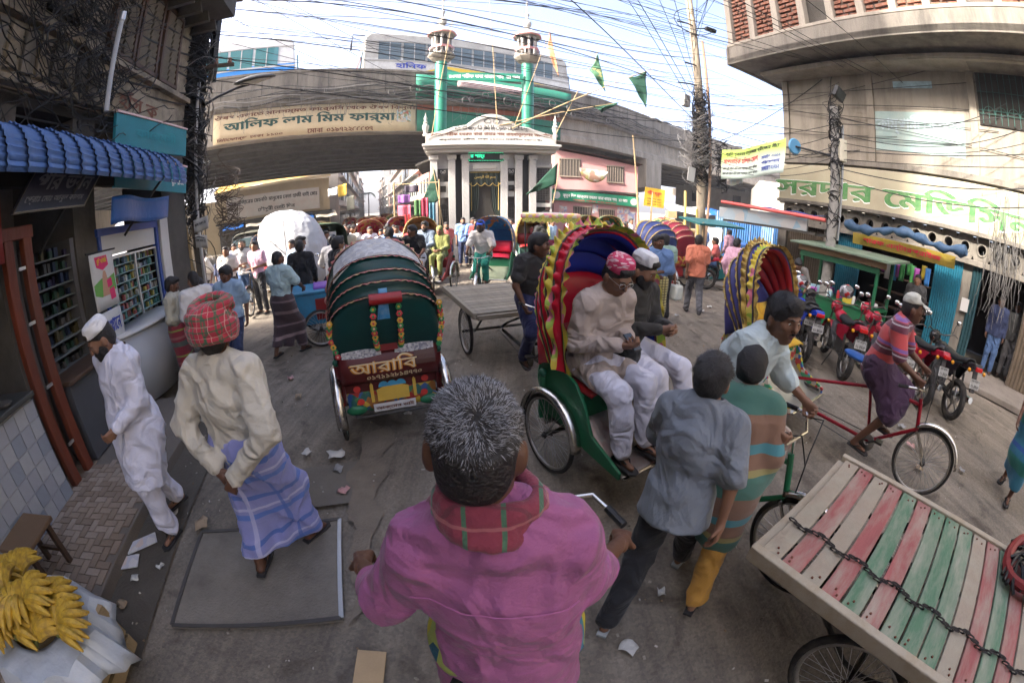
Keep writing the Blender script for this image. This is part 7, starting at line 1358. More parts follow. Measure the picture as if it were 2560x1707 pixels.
motorcycle('blue motorcycle nearest the short weathered pole',(4.95,5.5,0),R(-24),MBLUE,lean=.08); motorcycle('red motorcycle second in the parked row with a white plate',(5.3,4.75,0),R(-28),MRED,lean=.08); motorcycle('red motorcycle third in the parked row behind the capped puller',(5.75,4.1,0),R(-26),MRED,lean=.08); motorcycle('black and red motorcycle last in the row before the dark opening',(6.5,3.2,0),R(-28),MBLK,lean=.08)
motorcycle('red and black motorcycle between the third red one and the last in the row',(6.15,3.7,0),R(-24),MRED,lean=.08); motorcycle('black motorcycle half hidden behind the empty rickshaw',(4.6,6.1,0),R(-20),MBLK,lean=.08)
motorcycle('dark motorcycle nosed in behind the blue one',(5.35,5.75,0),R(-40),MBLK,lean=.08); motorcycle('red motorcycle in the second rank by the kiosk counter',(6.15,4.75,0),R(-30),MRED,lean=.08)
motorcycle('motorcycle ridden by the helmeted man in white',(-3.75,7.85,0),R(24),MBLK,None); motorcycle('motorcycle parked near the foot of the concrete power pole',(5.6,11.6,0),R(70),MBLK,'motorcycles parked under the concrete pole'); motorcycle('second motorcycle parked beside the man in the orange shirt',(5.0,10.6,0),R(80),MRED,'motorcycles parked under the concrete pole')
def helmet(label,loc,m,rz=0,vis=None):
    t=thing('helmet',label,'helmet',loc,rz); V,F=sdf([('e',(0,0,.1),(.125,.145,.13),.01),('e',(0,.16,.08),(.09,.08,.06),-.01)],.012,[((0,0,.0),(0,0,-1))]); mesh_obj('shell',[(V,F)],m,t); k=MB(); k.grid(lambda u,v:(.1*math.cos(PI*(.15+.7*u)),.02+.115*math.sin(PI*(.15+.7*u)),.05+.08*v),12,3); k.build('visor',cm('visor_dark',(.03,.03,.035),.1),t)
for q in ((5.15,5.8,1.08,(.5,.5,.52),'silver and red helmet resting on the blue motorcycle'),(5.65,5.05,1.1,(.3,.3,.32),'grey helmet resting on the second red motorcycle')): helmet(q[4],q[:3],patch('helm_%d'%int(q[1]*10),[q[3],(.6,.6,.6),(.4,.03,.03),q[3],(.1,.1,.1)],14,.25),R(200))
# ---- tempos and trucks
def tempo(label,loc,rz,body,top,L_=2.6,group=None):
    t=thing('auto_rickshaw',label,'auto rickshaw',loc,rz,group)
    def mk(n,m,fn,smooth=False,bev=0,solid=0): k=MB(); fn(k); return k.build(n,m,t,smooth=smooth,bev=bev,solid=solid)
    mk('lower_body',body,lambda k:k.prism([(-.1,.3),(L_-.2,.3),(L_,.55),(L_-.1,.9),(L_-.55,1.0),(-.1,.95)],1.3,ax='X',o=-.65),bev=.04); mk('canopy',top,lambda k:k.grid(lambda u,v:(.68*math.copysign(abs(math.cos(PI*u))**.5,-math.cos(PI*u)),-.1+(L_-.5)*v,1.0+.85*math.sin(PI*u)**.35+.02*math.sin(30*v)),16,14),True,solid=.02)
    mk('windscreen',GLASS,lambda k:k.box((0,L_-.5,1.35),(1.2,.02,.65),r=(.25,0,0))); mk('windscreen_frame',BLACKP,lambda k:k.tube([(-.62,L_-.45,1.0),(-.6,L_-.6,1.72),(.6,L_-.6,1.72),(.62,L_-.45,1.0)],.025,6,closed=True)); mk('bench',BLACKP,lambda k:(k.box((0,.5,.75),(1.1,.5,.12)),k.box((0,.2,1.1),(1.1,.1,.5))))
    for x,y in((-.58,.35),(.58,.35),(0,L_-.25)): mk('wheel',TYRE,lambda k:k.lathe([(.1,-.07),(.24,-.07),(.27,0),(.24,.07),(.1,.07)],20,(x,y,.27),ax='X'),True)
    for s in(-1,1): mk('headlamp',cm('lens_clear',(.6,.62,.62)),lambda k:k.ball((s*.4,L_-.06,.72),(.09,.05,.09),10,8),True)
    mk('back_window',cm('pale_plastic',(.4,.42,.42),.2),lambda k:k.box((0,-.13,1.45),(.7,.015,.35)))
    return t
tempo('black canopied auto rickshaw beside the yellow building',(-11.7,15.2,0),R(20),cm('tempo_dkgreen',(.01,.07,.04),.4),cm('tempo_black',(.018,.018,.018),.6,bump=.2)); tempo('lime green auto rickshaw half hidden by the white sack',(-5.15,10.2,0),R(38),cm('tempo_lime',(.16,.34,.02),.35),cm('tempo_lime_top',(.04,.07,.035),.6)); tempo('dark olive auto rickshaw behind the black one',(-9.8,13.6,0),R(205),cm('tempo_olive',(.06,.1,.04),.5),cm('tempo_olive_top',(.08,.08,.06),.6))
WSACK=cm('sack_white',(.38,.39,.42),.45,var=.06,bump=.3,bs=8)
ld=thing('sack_load','huge white plastic sack load towering over a cargo trike','sack',(-5.75,9.5,0)); mesh_obj('sack',[sdf([('e',(0,0,1.5),(1.05,.75,.95),.1),('e',(.55,-.1,1.0),(.6,.6,.8),.3),('e',(-.5,0,1.9),(.6,.55,.55),.3)],.035,wr=.04,seed=9,wk=.22,smooth=4)],WSACK,ld); ld.scale=(.88,.88,.94)
k=MB(); k.tube([(-.9,-.55,1.9),(-.2,-.85,1.7),(.5,-.8,1.1)],.012,5); k.tube([(.2,-.75,2.3),(.3,-.85,1.5),(.2,-.75,.7)],.012,5); k.build('rope',BLACKP,ld)
for i,(x,y,z,lab) in enumerate(((-3.0,12.9,.85,'lower white sack stacked on a red cart by the shrine'),(-3.0,12.9,1.38,'upper white sack stacked on a red cart by the shrine'),(-2.3,13.2,1.0,'white sack leaning beside the stacked pair'))): tag(mesh_obj('sack',[sdf([('e',(0,0,.0),(.3,.25,.3),.05),('c',(-.12,0,-.05),(.12,0,-.05),.22,.22,.1)],.03,wr=.012,seed=i,smooth=2)],WSACK,None),lab,'sack').location=(x,y,z)
rc_=thing('red_cart','red cart rails beneath the white sacks','cart',(-3.0,12.9,0)); k=MB(); k.box((-.45,0,1.1),(.06,.06,1.6)); k.box((0,0,.52),(1.0,.6,.08)); k.box((-.45,.4,1.1),(.06,.06,1.6)); k.box((-.45,.2,.9),(.04,.5,.6)); k.build('rails',RED,rc_,smooth=False,bev=.01)
for s in(-1,1): wheel(rc_,(s*.5,0,.345))
# clothes rack stall at the shrine's left
st_=thing('cloth_stall','hanging clothes stall at the left side of the shrine','stall',(-3.9,14.4,0))
for i,(x,z,w,h,c) in enumerate(((0,2.45,.45,.3,(.18,.07,.24)),(.0,1.95,.5,.55,(.36,.07,.11)),(.5,2.1,.24,.6,(.05,.12,.04)),(.78,2.1,.26,.7,(.28,.03,.06)),(1.05,1.85,.22,.8,(.04,.12,.17)),(.3,2.8,.5,.25,(.05,.04,.06)))): k=MB(); k.grid(lambda u,v:(x-w/2+w*u,.04*math.sin(9*u+i),z-h/2+h*v),8,6); k.build('garment',cm('garment_%d'%i,c,.7,var=.25,bump=.3,bs=15),st_,solid=.02)
k=MB(); k.tube([(-.4,.1,0),(-.4,.1,3.1)],.03,6); k.tube([(1.3,.1,0),(1.3,.1,3.1)],.03,6); k.tube([(-.4,.1,3.0),(1.3,.1,3.0)],.02,6); k.build('rack',BAMB,st_)
# cardboard piles on the right
CB=cm('cardboard',(.42,.28,.15),.8,var=.12,bump=.15)
cbs=thing('cardboard_stack','tall stack of flattened brown cardboard right of the crowd','cardboard',(6.7,14.6,0))
for i in range(30): k=MB(); k.box((random.uniform(-.04,.04),random.uniform(-.04,.04),.05+i*.05),(1.15,.9,.042),r=(0,0,random.uniform(-.06,.06))); k.build('sheet',CB,cbs,smooth=False)
for i,(x,y,z,s,lab) in enumerate(((7.3,18.2,1.5,.55,'left cardboard carton carried above the crowd'),(7.9,18.2,1.45,.6,'right cardboard carton carried above the crowd'),(7.5,18.2,2.0,.45,'topmost cardboard carton above the crowd'),(7.0,17.5,.9,.6,'low cardboard carton under the other cartons'))): k=MB(); k.box((0,0,0),(s,s*.8,s*.75)); tag(k.build('carton',CB,loc=(x,y,z),bev=.01,smooth=False),lab,'carton')
k=MB(); k.box((0,0,.62),(1.8,1.0,1.2)); tag(k.build('carton_cart',WOODD,loc=(7.6,18.2,0),smooth=False,bev=.02),'dark wooden cart under the cardboard cartons','cart')
bt_=thing('pickup_truck','white and blue pickup parked under the flyover by the hoarding','truck',(9.3,15.6,0),R(60)); 
for n_,m_,c_,d_2,b_v in(('bed',cm('truck_blue',(.04,.12,.35),.5),(0,-.6,.8),(1.6,2.0,.6),.03),('cab',WB,(0,.9,1.0),(1.6,1.2,1.2),.12),('windscreen',GLASS,(0,1.42,1.25),(1.4,.2,.5),.03)): k=MB(); k.box(c_,d_2); k.build(n_,m_,bt_,smooth=False,bev=b_v)
for x,y in((-.75,.9),(.75,.9),(-.75,-1),(.75,-1)): k=MB(); k.lathe([(.1,-.1),(.32,-.1),(.35,0),(.32,.1),(.1,.1)],18,(x,y,.35),ax='X'); k.build('wheel',TYRE,bt_)
ts=thing('teal_stall','teal wooden vendor stall under the concrete power pole','stall',(6.4,11.8,0),R(10)); k=MB(); k.box((0,0,.5),(1.5,.8,.7)); k.build('counter',cm('teal_paint',(.03,.25,.25),.5,dirt=.3),ts,smooth=False,bev=.01); k=MB(); k.box((0,.1,1.9),(1.9,1.2,.06),r=(.12,0,0)); k.build('roof',cm('teal_roof',(.03,.14,.14),.5),ts,smooth=False)
for x in(-.7,.7):
    for y in(-.35,.35): k=MB(); k.cyl((x,y,0),(x,y,1.9),.025,n=6); k.build('post',BAMB,ts)
# ---- green kiosk, signs and goods before the market building (local frame of the market)
def RT(name,label,cat): return thing(name,label,cat,KR,RZR)
gk=RT('kiosk','green wooden kiosk frame with plank roof before the market shops','kiosk'); GKM=cm('kiosk_green',(.012,.12,.05),.45,dirt=.25)
for x,y in((.9,2.0),(.9,4.0),(1.9,2.0),(1.9,4.0)): lp(gk,'post',GKM,lambda k:k.box((x,y,.9),(.07,.07,1.75)),.006)
lp(gk,'roof',cm('kiosk_roof',(.16,.2,.15),.6,dirt=.5,dc=(.03,.12,.06),ds=3),lambda k:k.box((1.4,3.05,1.84),(1.5,2.6,.05),r=(0,.05,0)),.01); lp(gk,'roof_board',cm('roof_plank',(.32,.22,.12),.7),lambda k:k.box((1.95,3.05,1.72),(.06,2.3,.14)),.006); lp(gk,'beam',GKM,lambda k:k.box((1.92,3.0,1.58),(.06,2.1,.12)),.006); lp(gk,'counter',GKM,lambda k:(k.box((1.85,3.0,.42),(.1,2.1,.55)),k.box((1.4,3.0,.72),(1.05,2.1,.04))),.006)
for i in range(26):
    k=MB(); w=random.uniform(.08,.2); k.box((0,0,0),(w,w*.8,random.uniform(.06,.2))); o=k.build('goods_packet',random.choice(shm+[cm('pale_green_pack',(.2,.45,.3),.4),cm('pale_blue_pack',(.3,.5,.6),.4)]),gk,smooth=False,bev=.006); o.location=(random.uniform(1.0,1.85),random.uniform(2.1,3.95),.82); o.rotation_euler=(0,0,random.random())
for i in range(14):
    k=MB(); h=random.uniform(.25,.5); k.grid(lambda u,v:(.02*math.sin(7*u),-.07+.14*u,-h*v),3,4); o=k.build('hanging_packet',random.choice(shm),gk,solid=.01); o.location=(.35+.1*(i%3),3.1+i*.13,1.9-.03*(i%4))
ys_=RT('shop_sign','yellow shop sign with dark red lettering behind the blue tarp','sign'); lp(ys_,'board',cm('sign_yellow',(.33,.24,.03),.6,dirt=.4),lambda k:k.box((.6,4.08,2.14),(.05,2.75,.26),r=(-.0,.1,0))); lettering(bn('শারফ এন্টারপ্রাইজ'),flatfn((.63,3.0,2.06),(0,1,0),(0,0,1),2.1,.16),'lettering',INKR,ys_)
tb_=RT('rolled_tarp','rolled blue tarpaulin tied along the front of the market shops','tarp'); lp(tb_,'roll',cm('tarp_grey_blue',(.04,.085,.16),.6,var=.35,vs=7,bump=.6,bs=14),lambda k:k.tube([(1.0+.03*math.sin(i*1.3),2.65+3.1*i/24,2.43-.06*math.sin(i*.4)+.02*math.sin(i*2.1)) for i in range(25)],[.09+.035*math.sin(i*1.7)+.02*math.sin(i*.6) for i in range(25)],10),smooth=True)
ws_=RT('corner_sign','white and blue shop fascia sticking out at the market corner','sign'); lp(ws_,'board',patch('fascia_white_blue',[(.3,.33,.35),(.26,.33,.38),(.2,.3,.38),(.33,.33,.33)],3,.6),lambda k:k.box((1.4,.2,2.24),(.06,3.1,.34))); lp(ws_,'soffit',CONCD,lambda k:k.box((.9,.4,2.04),(1.0,3.2,.06)))
rp3=RT('red_pole','long salmon red plastic roll lying above the corner sign','awning roll'); lp(rp3,'roll',cm('salmon_roll',(.55,.1,.09),.4),lambda k:k.tube([(1.55,-1.15,2.56),(1.55,.6,2.46),(1.55,2.35,2.4)],.05,10),smooth=True); lp(rp3,'blue_sheet',cm('navy_sheet',(.03,.05,.2),.5),lambda k:k.grid(lambda u,v:(1.45-.2*v,-.8+3.0*u,2.52-.05*u+.03*v+.02*math.sin(20*u)),20,3),smooth=True,solid=.01)
for i,(y,z) in enumerate(((6.0,1.6),)): q=RT('paper_notice','white paper notice on the teal shutter of the market','notice'); lp(q,'sheet',WHITEP,lambda k:k.box((.14,5.8,1.35),(.01,.2,.28)))
# litter on the road
PAPER=cm('litter_paper',(.5,.49,.46),.7,bump=.2); CARD=cm('litter_card',(.42,.3,.17),.8); rl=random.Random(8)
LIT=[(-1.92,2.77,.05),(-1.61,2.79,.08),(-2.42,1.63,.07),(-1.35,2.3,.05),(-1.5,2.58,.05),(-2.8,1.65,.06),(-2.85,1.57,.06),(-2.59,.65,.05),(-1.7,2.21,.04),(-2.2,2.0,.03),(-2.5,1.1,.03),(-2.65,.9,.04),(4.3,1.9,.06),(4.6,2.3,.06),(5.0,1.6,.05),(.62,1.0,.05),(-1.1,3.6,.04),(-2.6,3.9,.05),(-3.0,4.4,.05),(3.4,7.5,.06),(4.2,7.9,.06),(4.6,8.3,.07),(4.0,8.4,.05),(5.5,2.4,.07),(4.9,2.7,.06),(-3.6,6.6,.06),(.9,1.35,.03),(-.4,1.6,.03)]
for i,(x,y,s) in enumerate(LIT):
    k=MB(); a=rl.uniform(0,6); k.grid(lambda u,v:(s*(u-.5)*rl.uniform(1.5,2.2),s*(v-.5)*1.6,.014+.02*math.sin(5*u+i)*math.sin(6*v+2*i)),4,3); tag(k.build('paper_scrap',[PAPER,PAPER,cm('litter_tan',(.3,.22,.14),.8),cm('litter_pink',(.45,.25,.24),.7),cm('litter_grey',(.25,.25,.25),.8)][i%5],loc=(x,y,.012),rot=(0,0,a),solid=.002),'scrap of paper littering the road','litter','paper scraps littering the road')
for i,(x,y,w,h,a) in enumerate(((-2.85,1.22,.3,.13,.9),(-2.86,.98,.28,.14,.6))): k=MB(); k.box((0,0,0),(w,h,.008)); o=tag(k.build('leaflet',patch('leaflet',[(.6,.58,.58),(.5,.5,.55),(.6,.5,.45),(.6,.6,.6)],12),loc=(x,y,.022),rot=(0,0,a),smooth=False),['long printed leaflet in the gutter by the pavement edge','second printed leaflet lying below the first in the gutter'][i],'litter')
k=MB(); k.box((0,0,0),(.16,.26,.01)); tag(k.build('cardboard_scrap',CARD,loc=(-.73,.82,.02),rot=(0,0,.1),smooth=False),'flat tan cardboard scrap left of the driver','litter')
k=MB(); k.box((0,0,0),(.06,.09,.008)); tag(k.build('orange_wrapper',cm('wrapper_orange',(.5,.18,.06),.6),loc=(1.17,1.32,.02),rot=(0,0,.5),smooth=False),'small orange wrapper on the dark road','litter')
# trampled bits and grit on the road
k=MB(); q=random.Random(15)
for i in range(900):
    x=q.gauss(0,1)*3.2; y=.4+abs(q.gauss(0,1))*4.5; s=q.uniform(.004,.016)
    if -4.2<x<8 and y<14: k.box((x,y,.004+s*.2),(s*q.uniform(.6,2),s,s*.5),r=(q.random(),q.random(),q.uniform(0,6)),mi=q.randrange(4))
tag(k.build('road_grit',[mat('grit_%d'%i,c,.9,bump=0) for i,c in enumerate([(.3,.27,.22),(.12,.1,.08),(.4,.38,.34),(.22,.15,.09)])],smooth=False),'grit, leaf bits and trampled scraps on the road',None,None,'stuff')
# the cargo trike under the sack load
vs_=van('cargo trike bearing the huge white sack load',(-5.75,9.5,0),R(203),WG,-.7,.7,1.1,False,1.9)
for i,(x,y,a) in enumerate(((-6.1,12.4,200),(-7.4,13.4,198),(-4.0,13.9,203),(-5.6,18.6,199),(-6.7,22.5,200),(-8.0,25,200),(-9.0,28,200),(2.2,12.0,185),(5.9,13.9,30))):
    copy_tree(bpy.data.objects[['rickshaw.005','rickshaw.006','rickshaw.007','rickshaw.008'][i%4]],None,(x,y,0),R(a),['maroon hooded rickshaw squeezed left of the clothes stall','navy hooded rickshaw behind the squeezed one','small frilled rickshaw before the clothes stall','rickshaw in the shade of the flyover, left lane','rickshaw leaving the shade of the flyover','tiny rickshaw in the far street','tiniest rickshaw in the far street','rickshaw hood behind the flat canopy','rickshaw hood by the cardboard stack'][i],'rickshaws in the traffic')
for i,(x,y,a) in enumerate(((-4.3,11.7,201),(-3.5,15.0,198),(-9.0,17.6,200),(3.2,13.2,175))): copy_tree(bpy.data.objects[['rickshaw.006','rickshaw.005','rickshaw.007','rickshaw.008'][i]],None,(x,y,0),R(a),['navy and red hooded rickshaw just left of the white sacks','red hooded rickshaw against the shrine side wall','green hooded rickshaw near the yellow building wall','brown hooded rickshaw before the pink building'][i],'rickshaws in the traffic')
# ================================================================ people
def crease(m,sc_=5,st=.7):
    t=m.node_tree; N=t.nodes; L=t.links; b=N['Principled BSDF']; pr=b.inputs['Normal'].links[0].from_node if b.inputs['Normal'].links else None
    tc=N.new('ShaderNodeTexCoord'); nz=N.new('ShaderNodeTexNoise'); nz.inputs['Scale'].default_value=sc_; nz.inputs['Roughness'].default_value=.35; nz.inputs['Detail'].default_value=2; nz.inputs['Distortion'].default_value=1.6; L.new(tc.outputs['Object'],nz.inputs[0])
    bp=N.new('ShaderNodeBump'); bp.inputs['Strength'].default_value=st; bp.inputs['Distance'].default_value=.1; L.new(nz.outputs[0],bp.inputs['Height'])
    if pr: L.new(pr.outputs[0],bp.inputs['Normal'])
    L.new(bp.outputs[0],b.inputs['Normal']); return m
def cl(n,c,r=.85,**k):
    new='cloth_'+n not in MATS; m=mat('cloth_'+n,c,r,var=.14,vs=4,bump=.25,bs=110,sheen=.1,**k); return crease(m) if new else m
LUN_B=plaid('lungi_blue',(.24,.25,.5),[(2,.1,.1,(.04,.12,.4)),(2,.35,.06,(.5,.5,.68)),(2,.55,.12,(.06,.16,.5)),(0,.2,.08,(.45,.45,.65)),(0,.6,.06,(.08,.15,.45))],3.2)
LUN_D=plaid('lungi_brown',(.05,.03,.035),[(2,.2,.14,(.3,.22,.22)),(2,.7,.08,(.2,.14,.15)),(0,.3,.1,(.09,.06,.06))],2.6); LUN_R=plaid('lungi_red',(.2,.02,.035),[(2,.1,.2,(.03,.12,.1)),(2,.5,.06,(.2,.35,.06)),(2,.8,.1,(.3,.12,.12)),(0,.3,.08,(.05,.02,.03))],2.8)
LUN_C=plaid('lungi_check',(.4,.34,.14),[(2,.1,.35,(.06,.05,.02)),(0,.1,.35,(.06,.05,.02))],22,fold=.1); LUN_G=plaid('lungi_teal',(.02,.13,.2),[(2,.2,.3,(.01,.16,.1)),(2,.75,.1,(.02,.05,.25))],2.2); LUN_W=plaid('lungi_white_brown',(.48,.42,.37),[(2,.1,.4,(.18,.09,.06)),(0,.2,.35,(.22,.12,.08))],7)
GAM=plaid('gamcha_red',(.42,.035,.06),[(0,.1,.16,(.02,.14,.07)),(2,.1,.16,(.03,.12,.06)),(1,.4,.16,(.03,.12,.07)),(0,.55,.05,(.55,.35,.3)),(2,.6,.05,(.5,.35,.3))],17,fold=.6)
SCF=plaid('scarf_red',(.2,.03,.05),[(0,.1,.13,(.01,.16,.08)),(1,.1,.1,(.12,.03,.04)),(2,.3,.1,(.35,.12,.12))],15,fold=.4)
WCAP=cl('cap_white',(.7,.7,.72)); PINKS=cl('pink_shirt',(.31,.095,.21)); CREAMS=cl('cream_shirt',(.52,.48,.4),dirt=.25,dc=(.36,.32,.26),ds=6); WHK=cl('white_kurta',(.6,.6,.7)); DEN=cl('denim',(.05,.1,.22)); BLK=cl('black',(.014,.014,.016)); NAVY=cl('navy',(.02,.03,.08)); CHAR=cl('charcoal',(.035,.035,.037)); OFFW=cl('off_white',(.62,.6,.58)); LBL=cl('light_blue',(.25,.36,.5)); PALB=cl('pale_cyan',(.36,.48,.5)); GREY=cl('grey_shirt',(.38,.38,.4)); ORNG=cl('orange_polo',(.6,.19,.11)); PNK2=cl('pale_pink',(.6,.35,.45)); MINT=cl('mint',(.3,.44,.36)); BLU2=cl('blue_shirt',(.13,.22,.42)); SALM=cl('salmon',(.5,.12,.11)); TGR=cl('teal_green',(.01,.2,.15)); TAUPE=cl('taupe_kurta',(.4,.33,.29)); GSH=cl('grey_trousers',(.09,.09,.1)); BEIGE=cl('beige',(.42,.4,.32)); OLIVE=cl('olive',(.16,.17,.05)); PURP=cl('lilac',(.45,.4,.6)); REDS=cl('red_shirt',(.35,.03,.03)); TEALC=cl('teal_kameez',(.02,.17,.16)); BRN=cl('brown_cloth',(.25,.12,.06)); MUST=cl('mustard',(.5,.26,.05))
# ---- the driver in the pink shirt (seat at the viewer's own rickshaw)
DP=P(pel=(.0,-.02,1.02),chest=(-.005,-.02,1.32),neck=(-.03,.0,1.53),head=(-.055,.02,1.69),shL=(-.172,-.015,1.43),shR=(.118,.0,1.45),elL=(-.305,.0,1.2),elR=(.19,.06,1.22),wrL=(-.47,.2,1.06),wrR=(.38,.32,1.06),hipL=(-.09,.04,1.02),hipR=(.09,.04,1.02),knL=(-.13,.4,.82),knR=(.13,.34,.66),anL=(-.12,.27,.46),anR=(.12,.1,.26),pit=-.1,yaw=.05,roll=.04,curl=1.0,hdL=((-.25,.8,-.35),(.2,-.5,-.85)),hdR=((.25,.8,-.35),(-.2,-.5,-.85)))
drv=person('rickshaw driver from behind in a pink shirt with grey flecked hair',(-.012,.585,0),0,DP,'d',('rolled',PINKS),('lungi',patch('lungi_print',[(.5,.42,.03),(.05,.2,.3),(.35,.4,.1),(.02,.1,.15)],9)),None,vox=.0085,detail=2,seed=3,bulk=.93,wr=.009,hems={'lungi':.4,'top':.8},H=1.68)
for o in list(drv.children):
    if o.name.split('.')[0]=='shirt': shirt=o
    if o.name.split('.')[0]=='collar': bpy.data.objects.remove(o)
# stitched yoke: a second layer over the shoulders, and a shirt tail seam
e=.022; ch,nk=V3(DP['chest']),V3(DP['neck']); B=.93
yk=[('c',ch,nk-(nk-ch)*.3,.152*B+e+.004,.115+e+.004,.05,(1.1,.76,1))]
for s in 'LR': shp=V3(DP['sh'+s]); yk+=[('c',nk-(nk-ch)*.14,shp,.07+e*.4+.004,.073+e*.4+.004,.05)]
mesh_obj('shirt_yoke',[sdf(yk,.0085,[(V3((0,-.1,1.425)),(0,.25,-1)),(V3((0,.02,1.4)),(0,1,0)),(V3((-.2,0,1.4)),(-1,0,0)),(V3((.15,0,1.4)),(1,0,0))],wr=.006,seed=4,smooth=1)],PINKS,drv)
sc_=[]; rs_=random.Random(2)
for i in range(4):
    q=[]
    for j in range(22): a=2*PI*j/21; rad=.098+.006*math.sin(3*a+i)-.006*i; q.append((-.033+rad*math.cos(a)*1.12,.005+rad*math.sin(a)*1.0,1.542+.016*i-.01*math.sin(a)+.006*math.sin(2*a+i*2)))
    sc_+=[('c',q[j],q[j+1],.0165,.0165,.006) for j in range(21)]
mesh_obj('neck_scarf',[sdf(sc_,.007,wr=.004,seed=5,wk=1.3)],SCF,drv)
# hair: close cap plus strands flowing from the whorl
HRD=Euler((-.1,.04,.05)).to_matrix(); hc=V3(DP['head'])
def hh(x,y,z): return hc+V3(HRD@Vector((x,y,z)))
mesh_obj('hair',[sdf([('e',hh(0,-.016,.034),(.081,.1,.091),.02,HRD),('e',hh(0,-.06,-.03),(.066,.045,.06),.03,HRD),('e',hh(0,.14,-.03),(.1,.09,.085),-.01,HRD),('e',hh(.11,.03,-.07),(.06,.06,.07),-.01,HRD),('e',hh(-.11,.03,-.07),(.06,.06,.07),-.01,HRD)],.007,wr=.002,seed=1,wk=2.5)],HAIRB,drv)
SB_=mat('strand_black',(.024,.02,.018),.4,bump=0,spec=.5); SG_=mat('strand_grey',(.25,.25,.26),.4,bump=0,spec=.5)
def strands(par,n,seed,hc,HR_,S=1,greyp=0,ln=(.016,.03),g_=0):
    q=random.Random(seed); k=MB(); whorl=Vector((.01,-.085,.075)).normalized(); hc=Vector(hc); r=Vector((.081+g_,.1+g_,.091+g_))
    for i in range(n):
        while True:
            d=Vector((q.gauss(0,1),q.gauss(0,1),q.gauss(0,1))).normalized()
            if d.z>-.55 and not(d.y>.45 and d.z<.35) and not(abs(d.x)>.8 and d.z<-.1 and d.y>-.35): break
        p=Vector((d.x*r.x,d.y*r.y-.016,d.z*r.z+.034))
        if d.z<0: p.x*=.93
        tg=(d-whorl); tg=(tg-d*tg.dot(d)); dist=math.acos(max(-1,min(1,d.dot(whorl)))); tg=tg.normalized() if tg.length>1e-4 else d.orthogonal(); tg=(tg+d.cross(tg)*.55*max(0,1-dist)).normalized()
        cn=.9*math.sin(7*d.x+2*d.z+1)*math.sin(6*d.y+5*d.z+2); tg=(tg+d.cross(tg)*cn+Vector((q.gauss(0,.35),q.gauss(0,.35),q.gauss(0,.35)))).normalized(); L_=q.uniform(*ln)*(1 if d.z>.0 else .55); lift=q.uniform(.0,.12)
        side=d.cross(tg).normalized()*q.uniform(.0005,.0009); vs=[]
        for pp,w in ((p-d*.003,1),(p+tg*L_*.5+d*lift*L_*.45,.8),(p+tg*L_*.98+d*lift*L_*.5,.15)): vs+=[tuple(hc+HR_@((pp-side*w)*S)),tuple(hc+HR_@((pp+side*w)*S))]
        k.add(vs,[(0,1,3,2),(2,3,5,4)],1 if q.random()<greyp*(1.25 if d.z>.2 else .5) else 0)
    return k.build('hair_strands',[SB_,SG_],par,ang=0)
strands(drv,30000,6,hc,HRD,1,.32,(.009,.018))
# stitched yoke seam and centre crease found on the shirt surface
vv=np.array([v.co[:] for v in shirt.data.vertices]); pts=[]
for x in np.linspace(-.2,.15,26):
    zt=1.372+.012*math.cos((x+.03)*9); m=(np.abs(vv[:,0]-x)<.014)&(np.abs(vv[:,2]-zt)<.014)
    if m.any(): pts.append((x,float(vv[m][:,1].min())-.0015,zt))
k=MB(); k.tube(pts,.0018,6); k.build('yoke_seam',mat('seam_pink',(.38,.12,.27),.8,bump=0),drv)
# ---- left foreground
tbp=walk(-1,.2,elL=(-.31,-.12,1.1),wrL=(-.06,-.22,.9),elR=(.3,-.14,1.1),wrR=(.07,-.25,.88),yaw=.25,pit=-.12,curl=.7,hdL=((.6,-.2,-.7),(.1,1,.2)),hdR=((-.5,-.2,-.8),(-.1,1,.2)),anL=(-.12,-.18,.12),anR=(.12,.2,.09),fdR=(.5,1,0))
tm=person('man from behind in a cream shirt and red checked turban with hands clasped behind',(-1.52,1.55,0),R(4),tbp,'d',('shirt',CREAMS),('lungi',LUN_B),'short',('turban',GAM),vox=.0095,detail=2,seed=11,bulk=1.02,wr=.014,H=1.7)
kp=walk(1,.16,elL=(-.24,.02,1.12),wrL=(-.16,.25,1.02),elR=(.25,-.06,1.12),wrR=(.27,.02,.87),pit=-.45,yaw=-.35,head=(0,.07,1.555),curl=.7)
person('bearded man in a long white kurta and white cap walking along the pavement',(-2.68,1.6,0),R(176),kp,'m',('kurta',WHK),('pyjama',WHK),'short',('topi',WCAP),1.2,vox=.0105,detail=2,seed=12,bulk=1.1,wr=.013,H=1.7)
ST=P()
def fold(**k): return P(elL=(-.24,-.02,1.12),elR=(.24,-.02,1.12),wrL=(.02,.2,1.08),wrR=(-.02,.22,1.05),**k)
person('thin man in a beige shirt and striped lungi facing the pharmacy counter',(-4.55,3.95,0),R(-60),fold(pit=-.3,yaw=.4),'d',('rolled',BEIGE),('lungi',LUN_R),'short',seed=13,vox=.014,H=1.6,wr=.008)
person('man in a white shirt from behind at the pharmacy counter',(-4.15,4.05,0),R(62),fold(yaw=.2,pit=-.2),'m',('shirt',OFFW),('trousers',GSH),'buzz',seed=14,vox=.014,H=1.62,wr=.007)
person('stooping person in a blue and white checked cloth behind the two men at the counter',(-4.25,4.75,0),R(100),P(chest=(0,.22,1.14),neck=(0,.36,1.24),head=(0,.46,1.33),shL=(-.17,.3,1.22),shR=(.17,.3,1.22),elL=(-.22,.4,.98),elR=(.22,.4,.98),wrL=(-.1,.55,.85),wrR=(.1,.55,.85)),'m',('shirt',plaid('check_blue',(.5,.52,.58),[(0,.1,.3,(.03,.06,.25)),(2,.1,.3,(.03,.06,.25))],16)),('trousers',NAVY),'short',seed=15,vox=.016)
